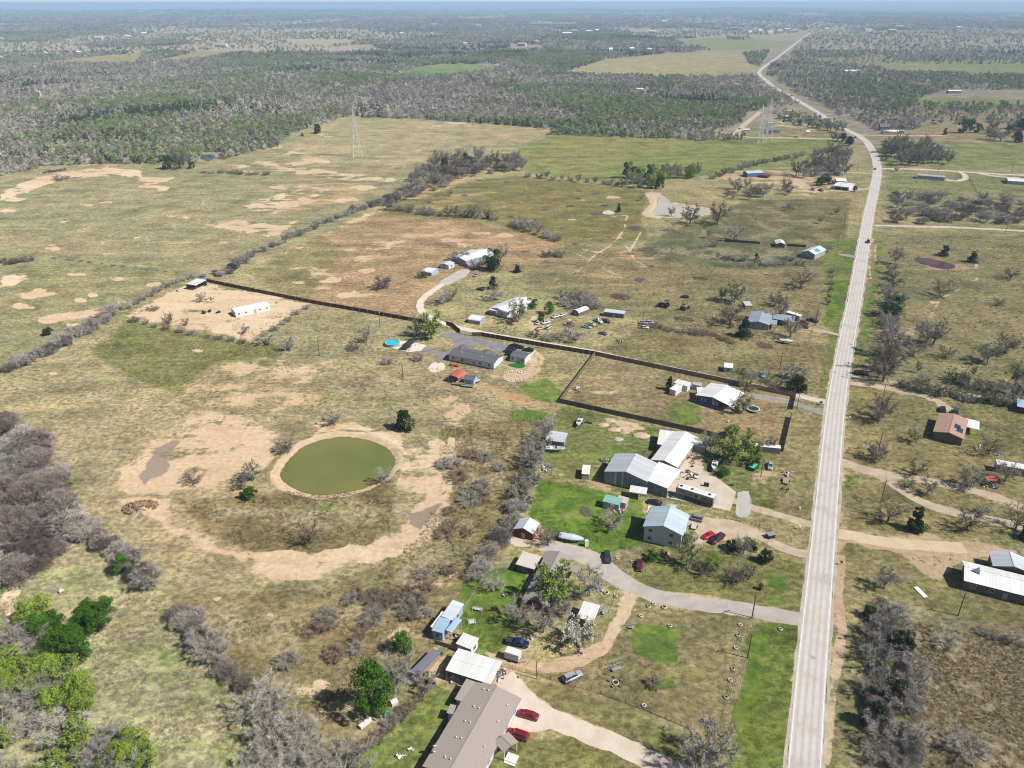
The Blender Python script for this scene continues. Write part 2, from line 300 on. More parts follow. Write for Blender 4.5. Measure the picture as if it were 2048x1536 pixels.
# masks: D pale bare soil, R rusty soil, L lush grass, W weedy brown scrub, K ash
MASK = [
 ('D', [(240, 630), (393, 560), (626, 605), (505, 680)], 5, .78),
 ('D', [(225, 1010), (240, 930), (300, 880), (380, 855), (470, 850), (600, 845), (640, 850), (560, 880), (548, 940), (430, 970), (350, 985), (345, 1040), (395, 1080), (350, 1075), (300, 1030)], 14, .69),
 ('D', [(345, 1035), (400, 1075), (470, 1100), (600, 1105), (760, 1075), (830, 1010), (870, 960), (905, 960), (905, 1030), (860, 1090), (760, 1130), (640, 1150), (520, 1165), (470, 1125), (380, 1085)], 12, .70),
 ('D', [(790, 900), (880, 870), (920, 900), (900, 960), (830, 1010), (780, 980)], 16, .54),
 ('D', [(480, 1100), (560, 1095), (650, 1110), (640, 1160), (540, 1165)], 8, .85),
 ('D', [(620, 840), (720, 845), (800, 870), (830, 930), (800, 985), (790, 930), (760, 880), (700, 865), (630, 872)], 8, .70),
 ('D', [(370, 740), (600, 690), (680, 740), (600, 820), (470, 860), (360, 850)], 30, .48),
 ('D', [(880, 780), (930, 790), (960, 830), (900, 880), (870, 830)], 16, .55),
 ('D', [(870, 725), (890, 727), (888, 740), (862, 742)], 4, .9),
 ('D', [(1000, 740), (1050, 735), (1070, 750), (1040, 765), (990, 760)], 8, .6),
 ('D', [(1060, 700), (1085, 720), (1070, 755), (1020, 770), (960, 755), (990, 748), (1050, 745)], 7, .66),
 ('R', [(940, 765), (1000, 775), (1090, 805), (1120, 815), (1110, 830), (1000, 800)], 6, .75),
 ('R', [(620, 845), (690, 835), (700, 862), (640, 872)], 7, .8),
 ('R', [(560, 800), (640, 790), (640, 850), (520, 850)], 20, .5),
 ('R', [(400, 730), (520, 700), (640, 690), (640, 760), (420, 790)], 26, .35),
 ('D', [(0, 385), (60, 355), (130, 340), (210, 332), (280, 338), (290, 352), (230, 352), (150, 352), (80, 375), (0, 400)], 3, .74),
 ('D', [(270, 368), (350, 350), (355, 354), (300, 372)], 2, .7), ('D', [(440, 335), (520, 320), (600, 328), (600, 345), (500, 336)], 5, .55),
 ('D', [(480, 410), (600, 368), (700, 375), (640, 400), (560, 425), (500, 430)], 8, .54),
 ('R', [(540, 400), (640, 370), (760, 365), (700, 400), (600, 425), (500, 430)], 10, .62),
 ('R', [(520, 375), (640, 340), (780, 350), (760, 365), (620, 372)], 6, .5),
 ('D', [(410, 448), (480, 440), (560, 450), (600, 440), (560, 470), (430, 456)], 4, .72),
 ('D', [(500, 530), (640, 470), (730, 425), (760, 425), (700, 450), (560, 515)], 6, .6),
 ('D', [(590, 330), (700, 345), (800, 358), (790, 366), (680, 358), (590, 350)], 4, .6),
 ('D', [(0, 545), (60, 535), (60, 555), (0, 575)], 6, .7), ('D', [(30, 585), (110, 570), (120, 590), (50, 600)], 7, .6),
 ('D', [(70, 630), (200, 612), (200, 630), (90, 655)], 8, .62),
 ('R', [(650, 480), (800, 450), (1000, 460), (1100, 480), (1040, 500), (860, 500), (700, 520)], 14, .42),
 ('D', [(680, 500), (860, 455), (1000, 470), (960, 495), (820, 490), (700, 540)], 14, .45),
 ('D', [(560, 540), (640, 520), (700, 545), (760, 590), (700, 600), (600, 575)], 12, .5),
 ('R', [(800, 420), (900, 380), (1000, 380), (980, 410), (900, 425)], 10, .5),
 ('R', [(800, 395), (900, 350), (960, 348), (900, 380), (820, 405)], 4, .62),
 ('D', [(1110, 258), (1060, 290), (1010, 312), (1040, 300), (1100, 270)], 2, .6),
 ('R', [(960, 480), (1100, 480), (1120, 520), (1060, 545), (980, 500)], 10, .42),
 ('R', [(1060, 540), (1200, 540), (1300, 570), (1240, 600), (1100, 590)], 12, .38),
 ('R', [(1200, 490), (1290, 500), (1330, 530), (1240, 525)], 8, .5),
 ('R', [(1150, 440), (1300, 440), (1260, 500), (1160, 490)], 14, .36),
 ('R', [(1200, 712), (1300, 735), (1420, 760), (1400, 770), (1240, 740)], 6, .4),
 ('D', [(1140, 770), (1240, 780), (1330, 800), (1260, 815), (1150, 795)], 12, .42),
 ('D', [(1440, 340), (1660, 345), (1700, 378), (1640, 395), (1560, 385), (1500, 370), (1440, 360)], 6, .55),
 ('R', [(1530, 345), (1660, 355), (1660, 385), (1560, 375)], 8, .5),
 ('D', [(1290, 385), (1315, 383), (1345, 405), (1425, 418), (1430, 428), (1390, 437), (1300, 437), (1282, 428), (1302, 410)], 2, .95),
 ('R', [(1820, 514), (1860, 512), (1930, 530), (1950, 540), (1900, 546), (1850, 540)], 4, .75),
 ('D', [(1690, 560), (1800, 610), (1830, 640), (1760, 660)], 20, .3),
 ('D', [(1760, 1075), (1850, 1065), (1905, 1085), (1990, 1095), (2060, 1110), (1960, 1115), (1900, 1135), (1880, 1165), (1830, 1140), (1800, 1110), (1690, 1085), (1672, 1068)], 8, .92),
 ('D', [(1750, 640), (1900, 650), (1850, 700), (1740, 690)], 26, .36),
 ('D', [(1690, 930), (1740, 930), (1760, 960), (1800, 1000), (1760, 1060), (1700, 1040)], 20, .34),
 ('D', [(1560, 215), (1660, 240), (1640, 262), (1540, 258)], 8, .5),
 ('R', [(1930, 275), (2060, 275), (2060, 290), (1940, 288)], 4, .55),
 ('D', [(1040, 955), (1075, 945), (1290, 1000), (1280, 990), (1100, 930), (1060, 960), (1040, 1020), (1030, 1020)], 5, .5),
 ('D', [(1040, 1040), (1060, 950), (1075, 960), (1050, 1040)], 4, .6),
 ('D', [(1370, 1035), (1420, 1035), (1470, 1055), (1460, 1085), (1380, 1065)], 6, .85),
 ('D', [(1500, 940), (1560, 950), (1540, 985), (1480, 985)], 10, .6),
 ('D', [(1360, 885), (1400, 890), (1420, 960), (1370, 955)], 6, .7),
 ('D', [(855, 1290), (915, 1305), (890, 1360), (840, 1390)], 7, .72),
 ('D', [(1155, 835), (1260, 850), (1300, 870), (1250, 875)], 12, .4), ('D', [(1150, 820), (1310, 855), (1300, 866), (1140, 830)], 4, .5),
 ('D', [(1010, 1060), (1090, 1075), (1110, 1095), (1030, 1085)], 5, .7),
 ('D', [(950, 1290), (1080, 1330), (1200, 1285), (1240, 1215), (1248, 1180), (1284, 1186), (1228, 1300), (1130, 1350), (1000, 1330)], 6, .74),
 ('D', [(1030, 1200), (1120, 1230), (1100, 1270), (1020, 1250)], 12, .45),
 ('D', [(60, 1150), (200, 1140), (240, 1180), (120, 1200), (0, 1200)], 20, .5),
 ('D', [(0, 1165), (60, 1165), (20, 1240), (0, 1250)], 8, .7),
 ('D', [(600, 1330), (700, 1330), (690, 1400), (560, 1420)], 26, .42), ('D', [(830, 1130), (950, 1130), (870, 1260), (760, 1330), (690, 1330)], 26, .42),
 ('R', [(740, 1290), (900, 1130), (930, 1140), (800, 1280), (640, 1390), (600, 1370)], 14, .5),
 ('L', [(1040, 765), (1090, 760), (1140, 785), (1120, 808), (1070, 800), (1020, 785)], 7, .9),
 ('L', [(1010, 820), (1070, 820), (1110, 830), (1080, 850), (1020, 845)], 7, .85),
 ('L', [(1328, 812), (1370, 800), (1400, 815), (1405, 845), (1370, 855), (1330, 845)], 4, .85),
 ('L', [(1070, 965), (1180, 975), (1290, 1010), (1290, 1070), (1150, 1060), (1080, 1010)], 8, .8),
 ('L', [(1270, 1250), (1350, 1255), (1355, 1325), (1330, 1330), (1265, 1310)], 6, .9),
 ('L', [(1285, 1360), (1345, 1355), (1345, 1375), (1310, 1382)], 4, .85),
 ('L', [(960, 1130), (1050, 1130), (1040, 1240), (920, 1240), (900, 1210)], 10, .85),
 ('L', [(1540, 1080), (1610, 1100), (1612, 1130), (1570, 1190), (1600, 1230), (1520, 1215), (1540, 1130)], 10, .55),
 ('L', [(1500, 1250), (1560, 1260), (1530, 1340), (1510, 1480), (1470, 1480)], 10, .65),
 ('L', [(1560, 1240), (1590, 1250), (1580, 1290), (1550, 1280)], 6, .6),
 ('L', [(1665, 560), (1700, 560), (1685, 630), (1650, 640)], 5, .85), ('L', [(1700, 500), (1712, 470), (1722, 470), (1705, 540), (1690, 545)], 5, .75),
 ('L', [(1735, 560), (1760, 560), (1745, 680), (1715, 740), (1720, 650)], 8, .75), ('L', [(1750, 460), (1772, 470), (1768, 560), (1738, 550)], 6, .6),
 ('L', [(1735, 288), (1765, 300), (1790, 320), (1785, 345), (1772, 345), (1768, 320)], 3, .8),
 ('L', [(1640, 840), (1655, 850), (1630, 990), (1610, 1040), (1580, 1020)], 8, .5),
 ('L', [(1700, 780), (1730, 790), (1710, 900), (1695, 900)], 8, .5), ('L', [(1690, 950), (1715, 955), (1700, 1010), (1685, 1000)], 6, .6),
 ('L', [(700, 1010), (780, 985), (800, 960), (770, 1000), (640, 1020), (560, 1015), (540, 1000)], 8, .55),
 ('L', [(690, 1130), (760, 1110), (800, 1120), (740, 1170)], 12, .5), ('L', [(300, 1300), (360, 1290), (370, 1370), (330, 1360)], 16, .5),
 ('L', [(190, 690), (300, 660), (240, 730)], 12, .45), ('L', [(620, 570), (860, 500), (800, 520)], 8, .3),
 ('L', [(1090, 840), (1180, 860), (1140, 940), (1060, 920)], 14, .5), ('L', [(1140, 870), (1310, 900), (1230, 920), (1150, 930)], 10, .6),
 ('L', [(1410, 960), (1490, 975), (1460, 985)], 6, .3), ('L', [(1880, 850), (2048, 880), (2048, 920), (1960, 900)], 16, .5),
 ('L', [(870, 1380), (925, 1410), (840, 1530), (740, 1536), (700, 1500), (800, 1450)], 14, .5),
 ('L', [(900, 690), (880, 700), (850, 690), (880, 675), (905, 680)], 5, .3), ('L', [(540, 300), (600, 265), (640, 260), (580, 300)], 6, .5),
 ('L', [(250, 350), (420, 330), (520, 310), (400, 350), (0, 520), (0, 470)], 12, .18),
 ('L', [(1255, 420), (1450, 415), (1640, 400), (1440, 425)], 5, .2),
 ('W', [(370, 1010), (560, 1010), (770, 990), (760, 1060), (480, 1080)], 16, .6), ('W', [(880, 860), (1080, 850), (1010, 1010), (960, 1110), (900, 1080)], 20, .55),
 ('W', [(340, 1200), (640, 1190), (660, 1300), (480, 1350), (400, 1300)], 24, .5), ('W', [(640, 1240), (800, 1100), (950, 1080), (880, 1250), (760, 1400)], 26, .45),
 ('W', [(1800, 1260), (2400, 1290), (2400, 1700), (1800, 1700)], 26, .75), ('W', [(1300, 490), (1640, 500), (1640, 530), (1300, 515)], 8, .5),
 ('W', [(1330, 470), (1500, 400), (1690, 405), (1680, 500)], 10, .4), ('W', [(1190, 700), (1300, 640), (1600, 690), (1660, 780)], 20, .35),
 ('W', [(1790, 222), (2300, 220), (2300, 260), (1900, 262)], 4, .75), ('W', [(1680, 480), (1780, 480), (1740, 740), (1700, 760)], 20, .2),
 ('W', [(0, 840), (240, 830), (330, 1100), (240, 1150), (0, 1130)], 16, .5),
 ('W', [(1740, 1100), (1850, 1160), (1850, 1536), (1700, 1536)], 30, .4), ('W', [(1780, 370), (2100, 380), (2100, 450), (1780, 440)], 10, .5),
 ('K', [(300, 900), (345, 878), (372, 880), (330, 940), (290, 970), (285, 945)], 6, 1.05), ('K', [(816, 1030), (880, 1006), (876, 1022), (840, 1060), (812, 1048)], 5, 1.1),
 ('K', [(1540, 410), (1680, 410), (1680, 425), (1560, 428)], 5, .5), ('K', [(220, 872), (262, 858), (268, 864), (235, 880)], 4, .6), ('K', [(340, 880), (385, 874), (380, 884), (340, 892)], 4, .5),
]
SPOTS = [(175, 408, 14, 3), (35, 398, 20, 4), (15, 420, 18, 4), (130, 440, 10, 2), (172, 407, 15, 3), (330, 377, 12, 3), (410, 406, 7, 2), (345, 430, 10, 2), (300, 357, 26, 4), (105, 493, 17, 6), (275, 473, 7, 2), (207, 483, 5, 2), (215, 505, 14, 2), (240, 558, 12, 3), (310, 567, 22, 5), (155, 547, 18, 3), (375, 435, 7, 2), (340, 433, 8, 2), (415, 475, 6, 2), (450, 485, 14, 2), (500, 463, 8, 2), (535, 470, 7, 2), (40, 612, 20, 6), (80, 580, 14, 6), (60, 590, 16, 6), (20, 562, 20, 6), (160, 600, 12, 4), (185, 590, 12, 4), (240, 605, 10, 3), (120, 570, 12, 4), (150, 650, 20, 5), (100, 640, 22, 5), (60, 615, 12, 4), (200, 622, 14, 4), (840, 300, 8, 1.5), (750, 320, 12, 1.5), (810, 333, 7, 2), (620, 318, 20, 3), (640, 322, 24, 3), (600, 325, 24, 3), (540, 325, 20, 3), (640, 310, 14, 2), (590, 305, 18, 2), (620, 295, 14, 2), (575, 310, 10, 2), (500, 345, 14, 2), (560, 375, 20, 3), (870, 253, 18, 2), (920, 246, 26, 2.2), (940, 250, 16, 1.5), (560, 294, 20, 2.5), (640, 268, 10, 1.5), (660, 272, 12, 1.5), (700, 290, 10, 1.5), (780, 277, 10, 1.2),
 (695, 1192, 7, 5), (430, 1195, 8, 5), (710, 1410, 14, 9), (640, 1365, 16, 8), (625, 1027, 10, 3), (540, 1228, 6, 4), (395, 702, 8, 3), (100, 745, 12, 4), (80, 778, 10, 4), (1870, 605, 12, 3), (1945, 650, 8, 3), (1620, 600, 0.1, .1), (1090, 690, 4, 2), (735, 540, 20, 5), (660, 560, 26, 6), (690, 590, 20, 5), (1010, 470, 18, 4), (960, 465, 20, 3), (1230, 395, 20, 2), (930, 490, 16, 3), (300, 372, 30, 3), (215, 404, 12, 2), (150, 352, 30, 3), (730, 375, 30, 4), (690, 400, 30, 4)]
# ---------------------------------------------------------------- ponds
POND = [(560, 947.7), (574, 923), (601, 896), (637, 881), (675, 874), (713, 875), (751.6, 885), (779, 900), (790, 917.6), (787, 934), (762.5, 958.6), (732, 975), (691, 984.6), (637, 990), (604, 983), (576.6, 969.5), (561.5, 956)]
POND2 = [(1314, 395.7), (1331.5, 397), (1346, 409), (1363.7, 412), (1407.6, 420.6), (1416, 425), (1393, 431), (1349, 433), (1311, 431), (1305, 425), (1315, 409)]
POND3 = [(1828, 516.6), (1857.5, 518), (1896, 527), (1912, 535), (1896, 540), (1862, 533.7), (1834.7, 525.7)]
POND4 = [(404, 309), (425, 308), (432, 315), (418, 320), (402, 317)]
POND5 = [(1206, 424), (1216, 421), (1230, 424), (1224, 429), (1208, 428)]
W_POND = [gxy(p) for p in (POND, POND2, POND3, POND4)]
MOUND = (G(281, 1018).x, G(281, 1018).y)
def elev(x, y):
    z = np.zeros_like(x)
    r = np.hypot(x, y)
    far = np.clip((r - 5000) / 9000, 0, 1)
    z = z + far * far * (fbm(x / 4200, y / 4200, 5) - .42) * 150
    for k, P in enumerate(W_POND):
        cx = sum(p[0] for p in P) / len(P); cy = sum(p[1] for p in P) / len(P)
        m = np.hypot(x - cx, y - cy) < 140
        if not m.any(): continue
        d = -sdist(x[m], y[m], P)      # + outside
        hgt = .85 if k == 0 else .3
        out = hgt * np.exp(-((d - 3.0) / 2.2) ** 2)
        z[m] += np.where(d > .2, out * np.clip((d - .2) / 1.2, 0, 1), -np.clip((.2 - d) * .5, 0, 1.4))
    m = np.hypot(x - MOUND[0], y - MOUND[1]) < 14
    dx = (x[m] - MOUND[0]) / 6.2; dy = (y[m] - MOUND[1]) / 4.5
    z[m] += 1.3 * np.clip(1 - dx * dx - dy * dy, 0, 1) * (.5 + fbm(x[m] * 1.1, y[m] * 1.1, 9))
    return z

# ---------------------------------------------------------------- ground sheet (finer near, coarser far)
def build_ground():
    th = np.concatenate([np.linspace(-180, -44, 18)[:-1], np.linspace(-44, 44, 841), np.linspace(44, 180, 18)[1:]])
    dep = np.concatenate([np.linspace(88, 58, 12)[:-1], np.linspace(58, .9, 560)[:-1], np.linspace(.9, .16, 60)])
    r = HCAM / np.tan(np.radians(dep)); r = np.append(r, [60000., 75000.])
    TH, RR = np.meshgrid(np.radians(th[:-1]), r)
    X = (RR * np.sin(TH)).ravel(); Y = (RR * np.cos(TH)).ravel()
    Z = elev(X, Y)
    nr, nc = TH.shape; n = nr * nc
    idx = np.arange(n).reshape(nr, nc)
    a = idx[:-1]; b = idx[1:]
    A, B, Cc, D = a, np.roll(a, -1, 1), np.roll(b, -1, 1), b
    q = np.stack([A, D, Cc, B], -1).reshape(-1, 4)
    X = np.append(X, 0.); Y = np.append(Y, 0.); Z = np.append(Z, 0.)
    fan = np.stack([np.full(nc, n), idx[0], np.roll(idx[0], -1)], -1)
    me = bpy.data.meshes.new('ground')
    nq = len(q); nf = nq + nc
    me.vertices.add(n + 1); me.vertices.foreach_set('co', np.stack([X, Y, Z], -1).ravel())
    me.loops.add(nq * 4 + nc * 3); me.loops.foreach_set('vertex_index', np.concatenate([q.ravel(), fan.ravel()]))
    me.polygons.add(nf)
    st = np.concatenate([np.arange(nq) * 4, nq * 4 + np.arange(nc) * 3])
    me.polygons.foreach_set('loop_start', st)
    me.polygons.foreach_set('loop_total', np.concatenate([np.full(nq, 4), np.full(nc, 3)]))
    me.polygons.foreach_set('use_smooth', np.ones(nf, bool))
    me.update(calc_edges=True)
    # cover maps
    px, py, d = px_of(X, Y)
    bad = d < 5
    px = np.where(bad, -1e5, px); py = np.where(bad, 3e4, py)
    mp = d / FPX
    wx = (fbm(X / 7, Y / 7, 1) - .5) * 9 / mp * .5; wy = (fbm(X / 7 + 50, Y / 7, 2) - .5) * 9 / mp * .22
    lim = 16.0
    jx = px + np.clip(wx, -lim, lim); jy = py + np.clip(wy, -lim * .5, lim * .5)
    base = np.zeros((n + 1, 4)); base[:, 3] = 1
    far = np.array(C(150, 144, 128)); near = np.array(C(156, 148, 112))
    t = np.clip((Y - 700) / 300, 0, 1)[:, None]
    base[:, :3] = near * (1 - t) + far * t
    def cover(poly, soft):
        xs = [p[0] for p in poly]; ys = [p[1] for p in poly]
        m = (px > min(xs) - 40) & (px < max(xs) + 40) & (py > min(ys) - 25) & (py < max(ys) + 25) & (~bad)
        i = np.nonzero(m)[0]
        # distance with the foreshortening evened out
        ysc = 2.0
        s = sdist(jx[i], jy[i] * ysc, [(x, y * ysc) for x, y in poly])
        v = np.clip(s / (2 * soft) + .5, 0, 1)
        return i, v * v * (3 - 2 * v)
    for poly, c, soft in FIELD:
        i, v = cover(poly, soft)
        cc = np.array(C(*c)); cc = (cc * .80 + cc.mean() * np.array([1.03, 1.0, .94]) * .14) * np.array([.90, .88, .82])
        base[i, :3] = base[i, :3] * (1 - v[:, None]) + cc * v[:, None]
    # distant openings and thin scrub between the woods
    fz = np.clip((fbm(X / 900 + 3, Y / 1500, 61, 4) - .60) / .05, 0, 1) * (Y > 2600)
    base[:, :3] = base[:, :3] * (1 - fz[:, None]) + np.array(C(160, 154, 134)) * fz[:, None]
    mk = {k: np.zeros(n + 1) for k in 'DRLWK'}
    for ch, poly, soft, stg in MASK:
        i, v = cover(poly, soft * 1.9 + 1)
        mk[ch][i] = np.maximum(mk[ch][i], v * stg)
    for (sx, sy, rx, ry) in SPOTS:
        m = np.nonzero((abs(jx - sx) < rx * 1.9) & (abs(jy - sy) < ry * 2))[0]
        e = ((jx[m] - sx) / rx) ** 2 + ((jy[m] - sy) / ry) ** 2
        mk['D'][m] = np.maximum(mk['D'][m], np.clip(1.15 - e * .62, 0, .8))
    # grass worn beside roads, bank round the main pond
    dpond = None
    P = W_POND[0]; m = np.hypot(X + 60, Y - 215) < 90
    i = np.nonzero(m)[0]; dd = -sdist(X[i], Y[i], P)
    mk['D'][i] = np.maximum(mk['D'][i], np.clip(1.2 - abs(dd - 1.6) / 2.6, 0, .9))
    for pts, wd, s in VERGES:
        Q = gxy(pts); xs = [a[0] for a in Q]; ys = [a[1] for a in Q]
        m = (X > min(xs) - 20) & (X < max(xs) + 20) & (Y > min(ys) - 20) & (Y < max(ys) + 20)
        i = np.nonzero(m)[0]; dd = linedist(X[i], Y[i], Q)
        mk['D'][i] = np.maximum(mk['D'][i], np.clip(1.25 - dd / wd, 0, s))
    for nm, arr in (('cover', base), ('mask_a', np.stack([mk['D'], mk['R'], mk['L'], mk['W']], -1)), ('mask_b', np.stack([mk['K'], np.clip(Y / 4000, 0, 1), mk['K'], np.ones(n + 1)], -1))):
        at = me.attributes.new(nm, 'FLOAT_COLOR', 'POINT'); at.data.foreach_set('color', arr.astype(np.float32).ravel())
    o = put('ground', me); struct(o)
    # material
    m = bpy.data.materials.new('ground_cover'); nt = nodes(m); me.materials.append(m)
    out = N(nt, 'ShaderNodeOutputMaterial'); b = N(nt, 'ShaderNodeBsdfDiffuse'); b.inputs[1].default_value = .6
    tc = N(nt, 'ShaderNodeTexCoord').outputs['Object']
    def at(nm):
        a = N(nt, 'ShaderNodeAttribute'); a.attribute_name = nm; return a
    cov = at('cover').outputs[0]; ma = at('mask_a'); mb = at('mask_b')
    sm = N(nt, 'ShaderNodeSeparateColor'); L(nt, ma.outputs[0], sm.inputs[0])
    sb = N(nt, 'ShaderNodeSeparateColor'); L(nt, mb.outputs[0], sb.inputs[0])
    D_, R_, L_, W_, K_ = sm.outputs[0], sm.outputs[1], sm.outputs[2], ma.outputs[3], sb.outputs[0]
    n_big = noise(nt, tc, 1 / 75, 7, .62); n_mid = noise(nt, tc, 1 / 7, 7, .62, .4); n_fine = noise(nt, tc, 1 / 1.6, 6, .6); n_tiny = noise(nt, tc, 2.2, 3, .6)
    mp2 = N(nt, 'ShaderNodeMapping'); mp2.inputs['Scale'].default_value = (.22, .9, 1); mp2.inputs['Rotation'].default_value = (0, 0, R(-14)); L(nt, tc, mp2.inputs[0])
    n_str = noise(nt, mp2.outputs[0], .35, 6, .6)
    # living grass against dry
    n_p = noise(nt, tc, 1 / 17, 9, .68, .3); n_q = noise(nt, mp2.outputs[0], 1 / 9, 9, .68)
    def thr(mask, n, amp, lo, hi): return smooth(nt, math_(nt, 'ADD', mask, math_(nt, 'MULTIPLY_ADD', n, amp, -amp / 2)), lo, hi)
    def mul(c, f):
        q = N(nt, 'ShaderNodeCombineColor')
        for k in range(3): L(nt, f, q.inputs[k])
        return mixc(nt, 1.0, c, q.outputs[0], 'MULTIPLY')
    grn = mixc(nt, smooth(nt, n_mid, .44, .62), cov, mixc(nt, 1.0, cov, (.86, .97, .72), 'MULTIPLY'))
    grn = mixc(nt, math_(nt, 'MULTIPLY', smooth(nt, n_big, .42, .60), .85), grn, mixc(nt, 1.0, cov, (1.20, 1.10, 1.04), 'MULTIPLY'))
    grn = mixc(nt, math_(nt, 'MULTIPLY', smooth(nt, n_q, .52, .66), .6), grn, mixc(nt, 1.0, cov, (1.34, 1.16, 1.02), 'MULTIPLY'))
    grn = mixc(nt, math_(nt, 'MULTIPLY', smooth(nt, n_p, .56, .66), .45), grn, mixc(nt, 1.0, cov, (.62, .62, .52), 'MULTIPLY'))
    grn = mul(grn, math_(nt, 'MULTIPLY', math_(nt, 'MULTIPLY_ADD', n_p, 2.0, .02), math_(nt, 'MULTIPLY_ADD', n_q, 1.1, .46)))
    # tufts and gaps
    tuft = math_(nt, 'MULTIPLY', math_(nt, 'MULTIPLY_ADD', n_fine, 1.7, .20), math_(nt, 'MULTIPLY_ADD', n_tiny, 1.0, .52))
    mpw = N(nt, 'ShaderNodeMapping'); mpw.inputs['Scale'].default_value = (1, 1.5, 1); L(nt, tc, mpw.inputs[0])
    n_w = noise(nt, mpw.outputs[0], .42, 6, .62, .8)
    tuft = math_(nt, 'MULTIPLY', tuft, math_(nt, 'MULTIPLY_ADD', smooth(nt, n_w, .40, .58), .42, .72))
    col = mul(grn, tuft)
    lum = math_(nt, 'MULTIPLY_ADD', n_fine, 1.1, .48)
    # weeds
    wf = thr(W_, n_p, 2.2, .40, .66)
    wcol = mixc(nt, smooth(nt, n_fine, .40, .60), C(142, 128, 102), C(178, 164, 134))
    col = mixc(nt, math_(nt, 'MULTIPLY', wf, .7), col, mul(wcol, lum))
    # lush grass
    lf = thr(L_, n_p, 3.0, .40, .80)
    lcol = mixc(nt, smooth(nt, n_mid, .40, .62), C(80, 116, 46), C(126, 146, 62))
    lcol = mixc(nt, math_(nt, 'MULTIPLY', smooth(nt, n_q, .5, .7), .5), lcol, C(160, 156, 104))
    col = mixc(nt, math_(nt, 'MULTIPLY', lf, .86), col, mul(lcol, lum))
    # bare soil
    rf = thr(R_, n_q, 2.6, .46, .70)
    rcol = mixc(nt, smooth(nt, n_mid, .35, .65), C(208, 176, 138), C(188, 146, 108))
    col = mixc(nt, math_(nt, 'MULTIPLY', rf, .72), col, mul(rcol, math_(nt, 'MULTIPLY_ADD', n_fine, .7, .66)))
    df = thr(D_, math_(nt, 'MULTIPLY_ADD', n_q, .4, math_(nt, 'MULTIPLY', n_p, .6)), 3.2, .44, .62)
    dcol = mixc(nt, smooth(nt, n_big, .35, .65), C(222, 200, 170), C(206, 178, 146))
    dcol = mixc(nt, math_(nt, 'MULTIPLY', smooth(nt, n_q, .5, .68), .8), dcol, C(176, 148, 118))
    dcol = mul(dcol, math_(nt, 'MULTIPLY', math_(nt, 'MULTIPLY_ADD', n_fine, .8, .6), math_(nt, 'MULTIPLY_ADD', n_q, .9, .56)))
    col = mixc(nt, math_(nt, 'MULTIPLY', df, .93), col, dcol)
    kf = thr(K_, n_p, 3.2, .46, .80)
    col = mixc(nt, math_(nt, 'MULTIPLY', kf, .75), col, C(134, 122, 116))
    L(nt, col, b.inputs[0])
    bp = N(nt, 'ShaderNodeBump'); bp.inputs['Strength'].default_value = .55; bp.inputs['Distance'].default_value = .5
    L(nt, math_(nt, 'ADD', n_fine, math_(nt, 'MULTIPLY', n_mid, 1.5)), bp.inputs['Height']); L(nt, bp.outputs[0], b.inputs['Normal'])
    L(nt, b.outputs[0], out.inputs[0])
    return o

